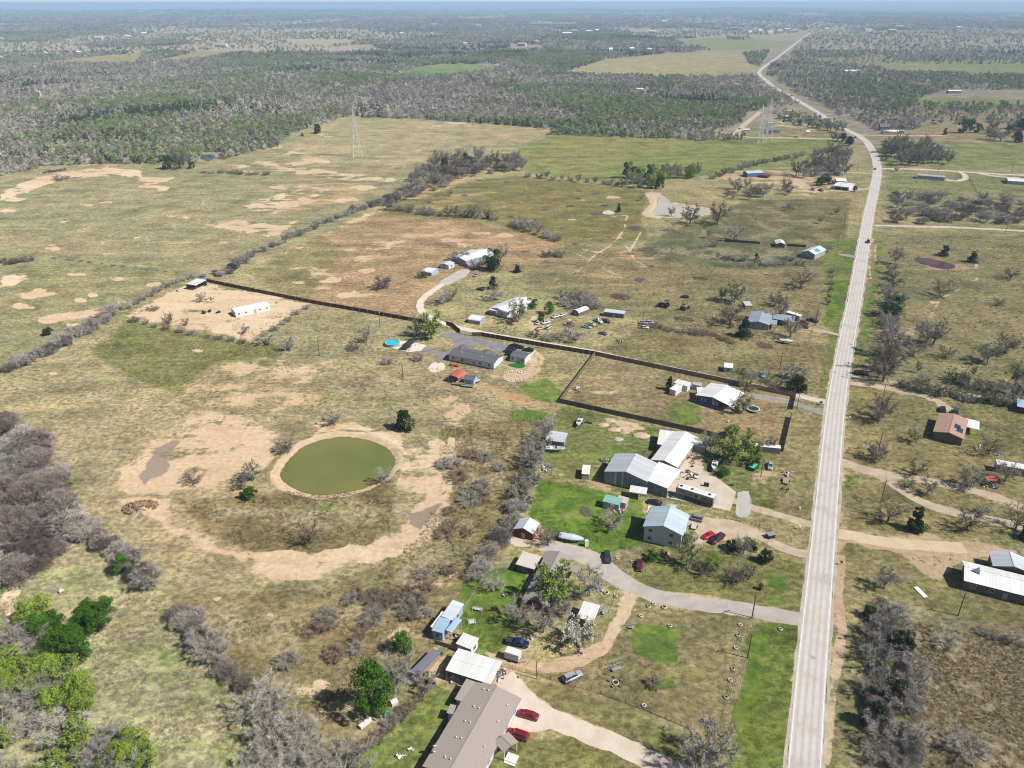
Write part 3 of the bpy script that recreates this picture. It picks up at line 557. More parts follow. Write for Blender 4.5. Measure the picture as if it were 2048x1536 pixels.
ROAD = [(1576, 2300), (1596, 1800), (1608, 1536), (1624.5, 1317), (1635.5, 1199), (1663, 899), (1676.7, 780), (1696, 670), (1710, 600), (1726.5, 500), (1738, 432), (1748, 387), (1755, 350), (1755, 332), (1749, 310), (1741, 295), (1732, 283), (1718, 273), (1694, 261), (1672, 250.5), (1638.5, 227), (1607.7, 208.5), (1583.8, 194.8), (1553, 177.7), (1536, 164), (1521, 150), (1524, 139), (1560, 112.8), (1587, 92), (1621.4, 66.6)]
DRIVES = [  # name, points, width m, material key, label-less setting
 ([(1008, 1352), (1040, 1388), (1075, 1420), (1140, 1452), (1240, 1492), (1330, 1536), (1470, 1600), (1590, 1640)], 5.0, 'caliche'),
 ([(1606, 1240), (1560, 1233), (1500, 1222), (1400, 1208), (1320, 1195), (1262, 1172), (1222, 1143), (1180, 1115), (1120, 1096), (1080, 1090)], 5.2, 'greygravel'),
 ([(1632, 1110), (1600, 1108), (1560, 1094), (1520, 1074), (1470, 1052), (1430, 1045)], 3.6, 'sand'),
 ([(1637, 1052), (1600, 1044), (1560, 1032), (1500, 1014), (1470, 1003)], 3.2, 'sand'),
 ([(1668, 808), (1630, 801), (1592, 790.5), (1500, 771), (1400, 749.5), (1300, 729), (1190, 704.5), (1100, 689), (1040, 678.5), (960, 664), (905, 652), (872, 641), (850, 628), (840, 612), (846, 597), (872, 577), (905, 556), (930, 540)], 3.6, 'white_caliche'),
 ([(1660, 833), (1620, 818), (1585, 807), (1545, 798), (1505, 793)], 3.2, 'blue_asphalt'),
 ([(1680, 760), (1700, 767), (1760, 775), (1830, 788), (1880, 806), (1900, 822)], 3.4, 'sand'),
 ([(1696, 752), (1760, 761), (1850, 778), (1950, 793), (2120, 822)], 2.6, 'sand'),
 ([(1676, 922), (1700, 930), (1745, 945), (1780, 965), (1810, 985), (1850, 1008), (1900, 1025), (1960, 1037), (2140, 1075)], 4.0, 'sand'),
 ([(1745, 945), (1790, 952), (1850, 962), (1920, 977), (1990, 995), (2060, 1025)], 3.8, 'sand'),
 ([(1660, 1066), (1700, 1072), (1760, 1084), (1840, 1092), (1930, 1098)], 5.0, 'cream'),
 ([(1750, 452), (1800, 453.5), (1900, 456), (2000, 461), (2200, 472)], 4.2, 'white_caliche'),
 ([(1762, 339), (1800, 339), (1860, 341), (1940, 346), (2040, 352), (2200, 358)], 5.0, 'white_caliche'),
 ([(1918, 344.5), (1930, 351), (1932, 358), (1918, 363), (1895, 362)], 4.6, 'white_caliche'),
 ([(1954, 347), (1990, 354), (2040, 358)], 4.6, 'white_caliche'),
 ([(1684, 672), (1650, 665), (1620, 659), (1600, 654)], 3.0, 'sand'),
 ([(1746, 378), (1720, 380), (1695, 383), (1660, 382)], 5.0, 'sand'),
 ([(1742, 349), (1715, 346), (1695, 347)], 3.4, 'sand'),
 ([(1706, 280), (1650, 279), (1580, 277), (1510, 276), (1478, 272), (1474, 267), (1490, 250), (1522, 224)], 7.0, 'sand'),
 ([(1716, 271), (1760, 272), (1850, 273), (1900, 271)], 6.0, 'sand'),
 ([(1714, 516), (1700, 513), (1686, 511)], 5.0, 'blue_asphalt'),
 ([(1600, 195), (1640, 196), (1680, 192)], 5.0, 'sand'),
 ([(1063, 673), (1068, 660), (1062, 645), (1070, 632)], 2.4, 'sand'),
]
TRAILS = [([(1683, 1085), (1680, 1150), (1676, 1200), (1684, 1260), (1672, 1340), (1660, 1420), (1650, 1520)], 1.5, .72), ([(1255, 430), (1250, 455), (1238, 475), (1225, 490), (1190, 510), (1160, 540), (1110, 560)], 1.1, .6), ([(1285, 460), (1262, 500), (1225, 510), (1170, 500), (1120, 492)], 1.1, .6),
 ([(1262, 505), (1330, 525), (1400, 540)], 1.0, .55), ([(1240, 470), (1270, 520), (1330, 560)], 1.0, .55), ([(1130, 495), (1180, 520), (1250, 560)], 1.0, .55), ([(1745, 480), (1738, 520), (1742, 560)], .9, .55), ([(1752, 490), (1750, 530)], .9, .55), ([(1950, 500), (1955, 560), (1880, 600), (1860, 640)], .9, .5),
 ([(905, 860), (898, 930), (888, 1000)], 1.6, .6), ([(950, 742), (990, 752), (1040, 762), (1075, 745), (1085, 718), (1070, 700)], 1.3, .72), ([(430, 345), (560, 340), (700, 360), (800, 368)], 2.5, .5), ([(1000, 415), (1080, 395), (1170, 400)], 1.2, .5), ([(1140, 440), (1200, 436), (1260, 430)], 1.2, .5), ([(420, 1180), (560, 1080), (700, 800), (760, 760)], .8, .3)]
VERGES = TRAILS + [(ROAD[2:26], 4.9, .72)] + [(p, w_ * .5 + .9, .62) for p, w_, k in DRIVES]
ground = build_ground()

# ---------------------------------------------------------------- roads and drives
def resample(pts, step):
    Q = [Vector(p) for p in pts]
    # Catmull-Rom
    out = []
    for i in range(len(Q) - 1):
        p0 = Q[max(i - 1, 0)]; p1 = Q[i]; p2 = Q[i + 1]; p3 = Q[min(i + 2, len(Q) - 1)]
        n = max(2, int((p2 - p1).length / step))
        for k in range(n):
            t = k / n
            out.append(.5 * ((2 * p1) + (p2 - p0) * t + (2 * p0 - 5 * p1 + 4 * p2 - p3) * t * t + (3 * p1 - p0 - 3 * p2 + p3) * t ** 3))
    out.append(Q[-1]); return out
def strip(name, cl, off0, off1, z, m, rag=0.0, seed=0, cols=1):
    mb = MB(); rows = []
    rr = random.Random(seed)
    for i, p in enumerate(cl):
        d = (cl[min(i + 1, len(cl) - 1)] - cl[max(i - 1, 0)]).normalized(); nrm = Vector((d.y, -d.x))
        a = off0 + rr.uniform(-rag, rag); b = off1 + rr.uniform(-rag, rag)
        rows.append([(p.x + nrm.x * (a + (b - a) * k / cols), p.y + nrm.y * (a + (b - a) * k / cols), z) for k in range(cols + 1)])
    mb.loft(rows, closed=False)
    # faces up
    me = mb.mesh(name, m)
    if len(me.polygons) and me.polygons[0].normal.z < 0: me.flip_normals()
    return me
def road_mat():
    m = bpy.data.materials.new('worn_asphalt'); nt = nodes(m); out = N(nt, 'ShaderNodeOutputMaterial'); b = N(nt, 'ShaderNodeBsdfPrincipled')
    b.inputs['Roughness'].default_value = .85
    a = N(nt, 'ShaderNodeAttribute'); a.attribute_name = 'across'
    tc = N(nt, 'ShaderNodeTexCoord').outputs['Object']
    x = math_(nt, 'ABSOLUTE', a.outputs['Fac'])           # metres from centreline
    w1 = math_(nt, 'ABSOLUTE', math_(nt, 'SUBTRACT', x, .75)); w2 = math_(nt, 'ABSOLUTE', math_(nt, 'SUBTRACT', x, 2.25))
    tr = math_(nt, 'MAXIMUM', smooth(nt, math_(nt, 'MULTIPLY', w1, -1), -.55, -.1), smooth(nt, math_(nt, 'MULTIPLY', w2, -1), -.55, -.1))
    n1 = noise(nt, tc, .12, 4); n2 = noise(nt, tc, 3, 4)
    c = mixc(nt, math_(nt, 'MULTIPLY', tr, math_(nt, 'MULTIPLY_ADD', n1, .8, .2)), C(210, 202, 196), C(176, 172, 170))
    c = mixc(nt, smooth(nt, n1, .5, .7), c, C(188, 180, 172))
    f = math_(nt, 'MULTIPLY', math_(nt, 'MULTIPLY_ADD', n2, .3, .85), math_(nt, 'MULTIPLY_ADD', noise(nt, tc, .6, 6, .7), .4, .8)); cc = N(nt, 'ShaderNodeCombineColor')
    for k in range(3): L(nt, f, cc.inputs[k])
    c = mixc(nt, 1.0, c, cc.outputs[0], 'MULTIPLY')
    # tar patches
    vz = N(nt, 'ShaderNodeTexVoronoi'); vz.inputs['Scale'].default_value = .07; L(nt, tc, vz.inputs['Vector'])
    L(nt, mixc(nt, math_(nt, 'MULTIPLY', smooth(nt, math_(nt, 'MULTIPLY', vz.outputs[0], -1), -.085, -.05), .6), c, C(120, 114, 112)), b.inputs['Base Color'])
    L(nt, b.outputs[0], out.inputs[0]); return m
RC = resample([G(x, y).xy for x, y in ROAD], 4.0)
RW = 3.3
mb = MB(); rows = []; acr = []
for i, p in enumerate(RC):
    d = (RC[min(i + 1, len(RC) - 1)] - RC[max(i - 1, 0)]).normalized(); nrm = Vector((d.y, -d.x))
    o_ = [-RW, -2.2, -1, 0, 1, 2.2, RW]; rows.append([(p.x + nrm.x * k, p.y + nrm.y * k, .03) for k in o_]); acr += o_
mb.loft(rows, closed=False); me = mb.mesh('road', road_mat())
if me.polygons[0].normal.z < 0: me.flip_normals()
at_ = me.attributes.new('across', 'FLOAT', 'POINT'); at_.data.foreach_set('value', acr)
road = struct(put('road', me))
def soil_mat(name, c1, c2, sp=.5):
    m = bpy.data.materials.new(name); nt = nodes(m); out = N(nt, 'ShaderNodeOutputMaterial'); b = N(nt, 'ShaderNodeBsdfDiffuse'); b.inputs[1].default_value = .5
    tc = N(nt, 'ShaderNodeTexCoord').outputs['Object']
    c = mixc(nt, smooth(nt, noise(nt, tc, .25, 6, .6), .35, .65), C(*c1), C(*c2))
    f = math_(nt, 'MULTIPLY_ADD', noise(nt, tc, 2.4, 5, .65), sp, 1 - sp / 2); cc = N(nt, 'ShaderNodeCombineColor')
    for k in range(3): L(nt, f, cc.inputs[k])
    L(nt, mixc(nt, 1.0, c, cc.outputs[0], 'MULTIPLY'), b.inputs[0]); L(nt, b.outputs[0], out.inputs[0]); return m
SOIL = {'caliche': soil_mat('pale_caliche', (232, 218, 204), (222, 204, 186), .25), 'greygravel': soil_mat('grey_gravel', (204, 196, 188), (190, 180, 170), .3),
 'sand': soil_mat('sandy_track', (216, 200, 178), (200, 180, 152), .4), 'white_caliche': soil_mat('white_caliche', (232, 224, 210), (216, 204, 186), .3),
 'blue_asphalt': soil_mat('grey_asphalt_drive', (176, 174, 174), (160, 158, 158), .2), 'cream': soil_mat('cream_caliche', (230, 212, 182), (222, 200, 166), .25),
 'shoulder': soil_mat('gravel_shoulder', (214, 206, 194), (190, 180, 160), .6), 'concrete': soil_mat('concrete_slab', (226, 212, 196), (214, 198, 180), .15),
 'darkasphalt': soil_mat('dark_asphalt', (152, 148, 150), (136, 132, 136), .25), 'whitecon': soil_mat('white_concrete', (234, 226, 214), (224, 216, 204), .12), 'rubble': soil_mat('pale_gravel_patch', (196, 192, 188), (208, 202, 192), .35)}
for s in (-1, 1):
    a, b_ = (RW, RW + .75) if s > 0 else (-RW - .75, -RW)
    struct(put('road_shoulder', strip('road_shoulder', RC, a - .02 if s > 0 else a, b_ if s > 0 else b_ + .02, .016, SOIL['shoulder'], .32, 3 + s)))
white_line = mat('road_paint_white', C(236, 236, 232, .66), .7, var=.05, scale=2); yellow_line = mat('road_paint_yellow', C(222, 196, 140), .7, var=.1, scale=2)
near_rc = [p for p in RC if p.length < 1500]
for s in (-1, 1):
    struct(put('road_edge_line', strip('road_edge_line', near_rc, s * 3.0 - .07, s * 3.0 + .07, .036, white_line)))
mbc = MB(); dl = 0; rc2 = resample([G(x, y).xy for x, y in ROAD], 1.5)
for i in range(len(rc2) - 2):
    if rc2[i].length > 900: continue
    dl = (dl + 1) % 8
    if dl < 3:
        d = (rc2[i + 1] - rc2[i]).normalized(); n_ = Vector((d.y, -d.x)) * .07
        p, q_ = rc2[i], rc2[i + 1]
        mbc.poly([(p.x + n_.x, p.y + n_.y, .036), (q_.x + n_.x, q_.y + n_.y, .036), (q_.x - n_.x, q_.y - n_.y, .036), (p.x - n_.x, p.y - n_.y, .036)])
cm = mbc.mesh('road_centre_line', yellow_line)
struct(put('road_centre_line', cm))
for i, (pts, wd, key) in enumerate(DRIVES):
    cl = resample([G(x, y).xy for x, y in pts], 1.6)
    struct(put('driveway', strip('driveway', cl, -wd / 2, wd / 2, .006 + .0006 * i, SOIL[key], .28, i, 2)))
def flat(name, pts, z, m, kind='structure', sub=3, jit=.0):
    Q = [G(x, y).xy for x, y in pts]
    if sub > 1: Q = resample(Q + [Q[0]], 1.2)[:-1]
    rr = random.Random(int(pts[0][0]))
    mb = MB(); mb.poly([(p.x + rr.uniform(-jit, jit), p.y + rr.uniform(-jit, jit), z) for p in Q])
    me = mb.mesh(name, m)
    if me.polygons[0].normal.z < 0: me.flip_normals()
    o = put(name, me); o['kind'] = kind; return o
flat('concrete_pad', [(1327, 934), (1432, 955), (1472, 985), (1460, 1023), (1296, 988)], .022, SOIL['concrete'], sub=1)
flat('concrete_pad', [(1358, 921), (1408, 934), (1400, 956), (1350, 948)], .026, SOIL['concrete'], sub=1)
flat('gravel_patch', [(1476, 985), (1496, 984), (1502, 1004), (1500, 1030), (1482, 1036), (1470, 1024)], .030, SOIL['rubble'], jit=.2)
flat('gravel_yard', [(1100, 1088), (1140, 1092), (1200, 1108), (1240, 1150), (1250, 1180), (1215, 1165), (1160, 1125), (1100, 1108)], .020, SOIL['greygravel'], jit=.2)
flat('caliche_yard', [(1004, 1352), (1036, 1382), (1078, 1416), (1110, 1438), (1092, 1462), (1040, 1464), (1018, 1455), (1032, 1400), (990, 1370)], .020, SOIL['caliche'], jit=.2)
flat('sand_yard', [(1368, 1040), (1400, 1038), (1455, 1050), (1500, 1072), (1462, 1078), (1440, 1068), (1416, 1082), (1388, 1090), (1378, 1086), (1400, 1066)], .018, SOIL['sand'], jit=.25)
flat('asphalt_yard', [(882, 668), (921, 666), (944, 672), (985, 682), (1015, 690), (1018, 700), (1000, 704), (960, 690), (945, 694), (920, 700), (905, 702), (885, 722), (874, 726), (878, 712), (850, 702), (850, 696), (888, 704), (900, 698), (908, 688), (905, 680), (880, 672)], .018, SOIL['darkasphalt'], jit=.1)
flat('patio', [(765, 690), (817, 704), (842, 701), (853, 690), (828, 684), (796, 680)], .024, SOIL['whitecon'], sub=1)
flat('concrete_pad', [(1048, 698), (1060, 696), (1073, 701), (1062, 712)], .024, SOIL['whitecon'], sub=1)
flat('gravel_patch', [(862, 728), (872, 724), (886, 726), (889, 734), (878, 744), (862, 743), (855, 736)], .012, SOIL['caliche'], jit=.4)
flat('gravel_yard', [(880, 562), (905, 548), (925, 538), (940, 540), (932, 552), (905, 566), (892, 570)], .020, SOIL['greygravel'], jit=.2)
flat('dirt_yard', [(1010, 1076), (1050, 1080), (1060, 1092), (1030, 1092)], .010, SOIL['concrete'], jit=.1)

# ---------------------------------------------------------------- water
def water_mat(name, c1, c2, sc=.02, spec=.35):
    m = bpy.data.materials.new(name); nt = nodes(m); out = N(nt, 'ShaderNodeOutputMaterial'); b = N(nt, 'ShaderNodeBsdfPrincipled')
    b.inputs['Roughness'].default_value = .12; b.inputs['IOR'].default_value = 1.33; b.inputs['Specular IOR Level'].default_value = spec
    tc = N(nt, 'ShaderNodeTexCoord').outputs['Object']
    L(nt, mixc(nt, smooth(nt, noise(nt, tc, sc, 3), .35, .65), c1, c2), b.inputs['Base Color'])
    bp = N(nt, 'ShaderNodeBump'); bp.inputs['Strength'].default_value = .08; bp.inputs['Distance'].default_value = .05
    L(nt, noise(nt, tc, 1.2, 3), bp.inputs['Height']); L(nt, bp.outputs[0], b.inputs['Normal']); L(nt, b.outputs[0], out.inputs[0]); return m
flat('pond_water', POND, .05, water_mat('green_pond', C(130, 128, 74), C(112, 122, 62), .035), jit=.3)
flat('pond_water', POND2, .05, water_mat('milky_pond', C(206, 192, 178), C(178, 190, 176), .06, .08))
flat('pond_water', POND3, .05, water_mat('brown_pond', C(104, 74, 58), C(70, 60, 66), .05, .3))
flat('pond_water', POND4, .05, water_mat('far_pond', C(84, 92, 104), C(70, 80, 90)))
flat('puddle', POND5, .01, SOIL['concrete'])
# ---------------------------------------------------------------- vegetation: kinds
def veg_mat(name, c1, c2, rv=.18, trans=0.0, kk=KA):
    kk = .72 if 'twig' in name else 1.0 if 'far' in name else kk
    m = bpy.data.materials.new(name); nt = nodes(m); out = N(nt, 'ShaderNodeOutputMaterial'); b = N(nt, 'ShaderNodeBsdfDiffuse')
    oi = N(nt, 'ShaderNodeObjectInfo'); tc = N(nt, 'ShaderNodeTexCoord').outputs['Object']
    c = mixc(nt, smooth(nt, noise(nt, tc, .9, 3), .35, .65), C(*c1, k=kk), C(*c2, k=kk))
    f = math_(nt, 'MULTIPLY_ADD', oi.outputs['Random'], 2 * rv, 1 - rv); cc = N(nt, 'ShaderNodeCombineColor')
    for k in range(3): L(nt, f, cc.inputs[k])
    c = mixc(nt, 1.0, c, cc.outputs[0], 'MULTIPLY'); L(nt, c, b.inputs[0]); sh = b.outputs[0]
    if trans:
        t = N(nt, 'ShaderNodeBsdfTranslucent'); L(nt, c, t.inputs[0]); mx = N(nt, 'ShaderNodeMixShader'); mx.inputs[0].default_value = trans
        L(nt, sh, mx.inputs[1]); L(nt, t.outputs[0], mx.inputs[2]); sh = mx.outputs[0]
    L(nt, sh, out.inputs[0]); return m
VM = {
 'bark': veg_mat('bark', (140, 128, 116), (172, 162, 150)), 'darkbark': veg_mat('dark_bark', (92, 80, 70), (120, 106, 94)),
 'twig': veg_mat('grey_twigs', (170, 165, 156), (148, 142, 132), .14), 'twigbrown': veg_mat('brown_twigs', (140, 130, 114), (118, 108, 94), .14),
 'twigpale': veg_mat('pale_twigs', (192, 187, 176), (172, 166, 154), .12), 'twigred': veg_mat('reddish_twigs', (152, 130, 112), (130, 110, 94), .14),
 'mauve': veg_mat('mauve_twigs', (150, 138, 132), (126, 114, 108), .12), 'budgreen': veg_mat('bud_green_leaves', (158, 170, 84), (132, 150, 70), .16, .25), 'bright': veg_mat('bright_leaves', (100, 144, 44), (74, 116, 34), .2, .3),
 'lime': veg_mat('lime_leaves', (166, 188, 80), (134, 164, 60), .14, .25), 'deep': veg_mat('deep_green_leaves', (88, 118, 44), (62, 92, 34), .2, .2),
 'cedar': veg_mat('cedar_foliage', (66, 84, 44), (44, 60, 30), .2, .1), 'silver': veg_mat('silver_green_leaves', (150, 160, 128), (126, 138, 106), .15, .2),
 'blossom': veg_mat('white_blossom', (232, 230, 220), (206, 204, 190), .05, .2),
}
def frame_(d):
    a = d.orthogonal().normalized(); return a, d.cross(a)
def rdir(r):
    while True:
        v = Vector((r.uniform(-1, 1), r.uniform(-1, 1), r.uniform(-1, 1)))
        if .05 < v.length < 1: return v.normalized()
def bez(a, b, c, t): return a * (1 - t) ** 2 + b * (2 * t * (1 - t)) + c * t * t
def woody(seed, H, Rr, trunk_h, nl, nsub, ntw, tw_len, tw_w, rtrunk, up=.5, bushy=False):
    r = random.Random(seed); tb = MB(); subs = []
    top = Vector((r.uniform(-.3, .3), r.uniform(-.3, .3), trunk_h))
    if not bushy: tb.tube((0, 0, -.2), top, rtrunk, rtrunk * .75, 6, caps=False)
    for i in range(nl):
        az = 2 * math.pi * (i + r.uniform(-.3, .3)) / nl; rad = Rr * r.uniform(.45, .95)
        e = Vector((math.cos(az) * rad, math.sin(az) * rad, H * r.uniform(.62, .98) if rad < Rr * .7 else H * r.uniform(.45, .8)))
        st = top if not bushy else Vector((math.cos(az) * .3, math.sin(az) * .3, 0))
        c = st + (e - st) * .5 + Vector((0, 0, -H * .08 + H * up * .15)) + rdir(r) * Rr * .12
        pr = st; rr0 = rtrunk * .62
        for k in range(1, 5):
            q = bez(st, c, e, k / 4); r1 = rtrunk * .62 * (1 - k / 4.6); tb.tube(pr, q, rr0, r1, 4, caps=False); pr = q; rr0 = r1
        for k in range(nsub):
            t = .25 + .75 * (k + r.random()) / nsub; p = bez(st, c, e, t)
            out = Vector((p.x, p.y, (p.z - H * .45) * .9))
            if out.length < .01: out = Vector((0, 0, 1))
            dd = (out.normalized() * .6 + rdir(r) * .8 + Vector((0, 0, .25))).normalized()
            q = p + dd * Rr * r.uniform(.22, .5); q.z = max(q.z, .25)
            tb.tube(p, q, rtrunk * .2, rtrunk * .07, 3, caps=False); subs.append((p, q))
    cb = MB(); 
    for k in range(ntw):
        p, q = subs[int(r.random() * len(subs))]; t = r.uniform(.15, 1.05); a = p + (q - p) * t
        dd = ((q - p).normalized() * .55 + rdir(r) * .75 + Vector((0, 0, .22))).normalized()
        ln = tw_len * r.uniform(.5, 1.25); s = rdir(r).cross(dd)
        if s.length < .05: continue
        s = s.normalized() * tw_w * r.uniform(.6, 1.3)
        cb.poly([a - s, a + s, a + dd * ln])
    return tb, cb, subs, r
def leaves(cb, r, subs, n, size, spread, mi):
    for k in range(n):
        p, q = subs[int(r.random() * len(subs))]; a = p + (q - p) * r.uniform(.3, 1.1) + rdir(r) * spread * r.random()
        d = rdir(r); s = d.orthogonal().normalized(); u = d.cross(s); z = size * r.uniform(.6, 1.3)
        cb.poly([a - s * z, a + u * z * .8, a + s * z, a - u * z * .8], mi)
def lobed(seed, H, Rr, z0, nlobe, nleaf, size, cone=0.0, flat_=1.0):
    r = random.Random(seed); lob = []
    for i in range(nlobe):
        t = r.random(); z = z0 + (H - z0) * (t if not cone else t ** 1.3)
        prof = math.sqrt(max(.05, 1 - ((z - (z0 + (H - z0) * .42)) / ((H - z0) * .62)) ** 2)) if not cone else (1 - .82 * t) ** .8
        a = r.uniform(0, 6.283); rad = Rr * prof * r.uniform(.3, .82)
        lob.append((Vector((math.cos(a) * rad, math.sin(a) * rad, z)), Rr * r.uniform(.24 if cone else .15, .42 if cone else .36) * (1 - .45 * cone * t)))
    cb = MB()
    for k in range(nleaf):
        c, rad = lob[int(r.random() * nlobe)]; d = rdir(r)
        if d.z < -.5 and r.random() < .6: d.z = -d.z
        p = c + Vector((d.x, d.y, d.z * flat_)) * rad * r.uniform(.72, 1.08)
        if p.z < .15: continue
        nn = (d * .9 + rdir(r) * .8).normalized(); s = nn.orthogonal().normalized(); u = nn.cross(s); ang = r.uniform(0, 3.14)
        s, u = s * math.cos(ang) + u * math.sin(ang), u * math.cos(ang) - s * math.sin(ang); z = size * r.uniform(.55, 1.3)
        cb.poly([p - s * z, p + u * z * .7, p + s * z, p - u * z * .7])
    return cb, lob, r
KINDS = {}
def kind(name, variants, nominal): KINDS[name] = (variants, nominal)
def mk(tb, cb, tmats, cmats): return (tb.mesh('trunk', tmats), cb.mesh('crown', cmats))
# bare spreading tree
def v_bare(tw, bark, seeds, H=7, Rr=4, leaf=None, nleaf=0, lsize=.16, ntw=2600, trunk=1.5):
    out = []
    for s in seeds:
        tb, cb, subs, r = woody(s, H, Rr, trunk, 7, 9, ntw, 1.15, .034, .24)
        if leaf: leaves(cb, r, subs, nleaf, lsize, .7, 1)
        out.append(mk(tb, cb, VM[bark], [VM[tw]] + ([VM[leaf]] if leaf else [])))
    return out
kind('bare', v_bare('twig', 'bark', (1, 2, 3, 4)), 4.0)
kind('barebrown', v_bare('twigbrown', 'darkbark', (5, 6, 7)), 4.0)
kind('barepale', v_bare('twigpale', 'bark', (8, 9)), 4.0)
kind('oakdark', v_bare('twigbrown', 'darkbark', (15, 16), ntw=1500), 4.0)
kind('budding', v_bare('twig', 'bark', (21, 22, 23), leaf='budgreen', nleaf=1500, ntw=1500), 4.0)
kind('silver', v_bare('twig', 'bark', (24, 25), leaf='silver', nleaf=1400, ntw=1500), 4.0)
kind('limey', v_bare('twig', 'bark', (26, 27), leaf='lime', nleaf=2600, ntw=500, lsize=.19), 4.0)
kind('blossom', v_bare('twig', 'bark', (28,), leaf='blossom', nleaf=2600, ntw=500, lsize=.17), 4.0)
# brush: many stems from the ground
def v_brush(tw, seeds, H=3.2, Rr=3.0, leaf=None, nleaf=0, ntw=2300, L_=.95, w_=.034):
    out = []
    for s in seeds:
        tb, cb, subs, r = woody(s, H, Rr, .2, 11, 6, ntw, L_, w_, .09, up=1.0, bushy=True)
        if leaf: leaves(cb, r, subs, nleaf, .15, .5, 1)
        out.append(mk(tb, cb, VM['bark'], [VM[tw]] + ([VM[leaf]] if leaf else [])))
    return out
kind('brush', v_brush('twig', (31, 32, 33, 34)), 3.0)
kind('brushpale', v_brush('twigpale', (35, 36)), 3.0)
kind('brushbrown', v_brush('twigbrown', (37, 38, 39)), 3.0)
kind('brushred', v_brush('twigred', (40, 41), H=2.2), 3.0)
kind('brushgreen', v_brush('twig', (42, 43), leaf='deep', nleaf=1100, ntw=900), 3.0)
kind('brushsilver', v_brush('twig', (44,), leaf='silver', nleaf=1100, ntw=900), 3.0)
def fuzz(tw, seed, H, Rr, n, ln, w_, nl=12):
    tb, cb0, subs, r = woody(seed, H * .8, Rr * .8, .2, 9, 3, 30, .9, .03, .07, up=1.0, bushy=True); r = random.Random(seed + 500); lob = []
    for i in range(nl):
        a = r.uniform(0, 6.283); q = Rr * .68 * math.sqrt(r.random()); lob.append((Vector((math.cos(a) * q, math.sin(a) * q, H * r.uniform(.28, .62) * (1.15 - .5 * q / Rr))), Rr * r.uniform(.28, .42)))
    cb = MB()
    for k in range(n):
        c, rad = lob[int(r.random() * nl)]; d = rdir(r); d.z = abs(d.z) if r.random() < .75 else d.z; p = c + d * rad * r.uniform(.7, 1.0)
        if p.z < .1: continue
        dd = (d * .7 + rdir(r) * .75 + Vector((0, 0, .3))).normalized(); s = dd.orthogonal().normalized() * w_; cb.poly([p - s, p + s, p + dd * ln * r.uniform(.5, 1.3)])
    return mk(tb, cb, VM['darkbark'], VM[tw])
kind('thicket', [fuzz('mauve', s, 5.0, 4.2, 5200, .55, .045, 14) for s in (45, 46, 47)], 4.2)
kind('dome', [fuzz('twig', s, 3.6, 3.0, 3400, .6, .036) for s in (91, 92, 93)] , 3.0)
def v_leafy(leaf, seeds, H, Rr, z0, nlobe, nleaf, size, cone=0.0):
    out = []
    for s in seeds:
        cb, lob, r = lobed(s, H, Rr, z0, nlobe, nleaf, size, cone); tb = MB()
        tb.tube((0, 0, -.2), (0, 0, H * .45), .22, .12, 6, caps=False)
        for c, rad in lob[:9]: tb.tube((0, 0, z0 * .7 + .3), c, .11, .03, 3, caps=False)
        out.append(mk(tb, cb, VM['darkbark'], VM[leaf]))
    return out
kind('bright', v_leafy('bright', (51, 52, 53), 7.5, 3.8, 1.2, 34, 4600, .18), 3.8)
kind('lime', v_leafy('lime', (54, 55), 7, 3.8, 1.2, 34, 3800, .18), 3.8)
kind('deep', v_leafy('deep', (56, 57), 6.5, 3.6, .8, 22, 3600, .20), 3.6)
kind('cedar', v_leafy('cedar', (58, 59, 60), 6.5, 2.8, .3, 30, 4200, .17, 1.0), 2.8)
kind('roundcedar', v_leafy('cedar', (61, 62), 5.2, 3.0, .3, 24, 4200, .16), 3.0)

KNAME = {'bare': ('bare_tree', 'tree'), 'barebrown': ('bare_tree', 'tree'), 'barepale': ('bare_tree', 'tree'), 'oakdark': ('bare_tree', 'tree'), 'budding': ('budding_tree', 'tree'),
 'silver': ('grey_green_tree', 'tree'), 'limey': ('budding_tree', 'tree'), 'blossom': ('blossom_tree', 'tree'), 'brush': ('brush', 'shrub'), 'brushpale': ('brush', 'shrub'),
 'brushbrown': ('brush', 'shrub'), 'brushred': ('brush', 'shrub'), 'brushgreen': ('leafy_shrub', 'shrub'), 'brushsilver': ('leafy_shrub', 'shrub'), 'thicket': ('thicket_tree', 'tree'), 'dome': ('brush', 'shrub'),
 'bright': ('leafy_tree', 'tree'), 'lime': ('leafy_tree', 'tree'), 'deep': ('evergreen_tree', 'tree'), 'cedar': ('cedar_tree', 'tree'), 'roundcedar': ('cedar_tree', 'tree')}
ADJ = {'bare': 'bare grey tree', 'barebrown': 'bare brown tree', 'barepale': 'pale bare tree', 'oakdark': 'dark gnarled bare tree', 'budding': 'budding green tree', 'silver': 'grey-green tree', 'limey': 'loose yellow-green tree', 'brush': 'spiky grey bush', 'brushpale': 'pale spiky bush', 'brushbrown': 'brown spiky bush', 'brushred': 'reddish low bush', 'brushgreen': 'dark leafy bush', 'brushsilver': 'grey-green bush', 'thicket': 'domed mauve thicket', 'dome': 'domed grey bush', 'bright': 'bright green tree', 'lime': 'lime green tree', 'deep': 'deep green tree', 'cedar': 'conical cedar', 'roundcedar': 'round dark cedar'}
def glabel(k, f, group): return ('large ' if f > 1.1 else 'small ' if f < .9 else 'mid-sized ') + ADJ[k] + ' among the ' + group
def tree(k, x, y, wpx, label, group=None, hs=1.0):
    """x, y: foot of the trunk in the survey; wpx: crown width there"""
    var, nom = KINDS[k]; p = G(x, y); s = wpx * mpp(x, y) / 2 / nom
    tm, cm_ = var[rnd.randrange(len(var))]; nm, cat = KNAME[k]
    o = thing(nm, label, cat, (p.x, p.y, 0), rnd.uniform(0, 6.28), group); o.scale = (s, s, s * hs * rnd.uniform(.92, 1.08))
    put('trunk', tm, o); put('crown', cm_, o); return o
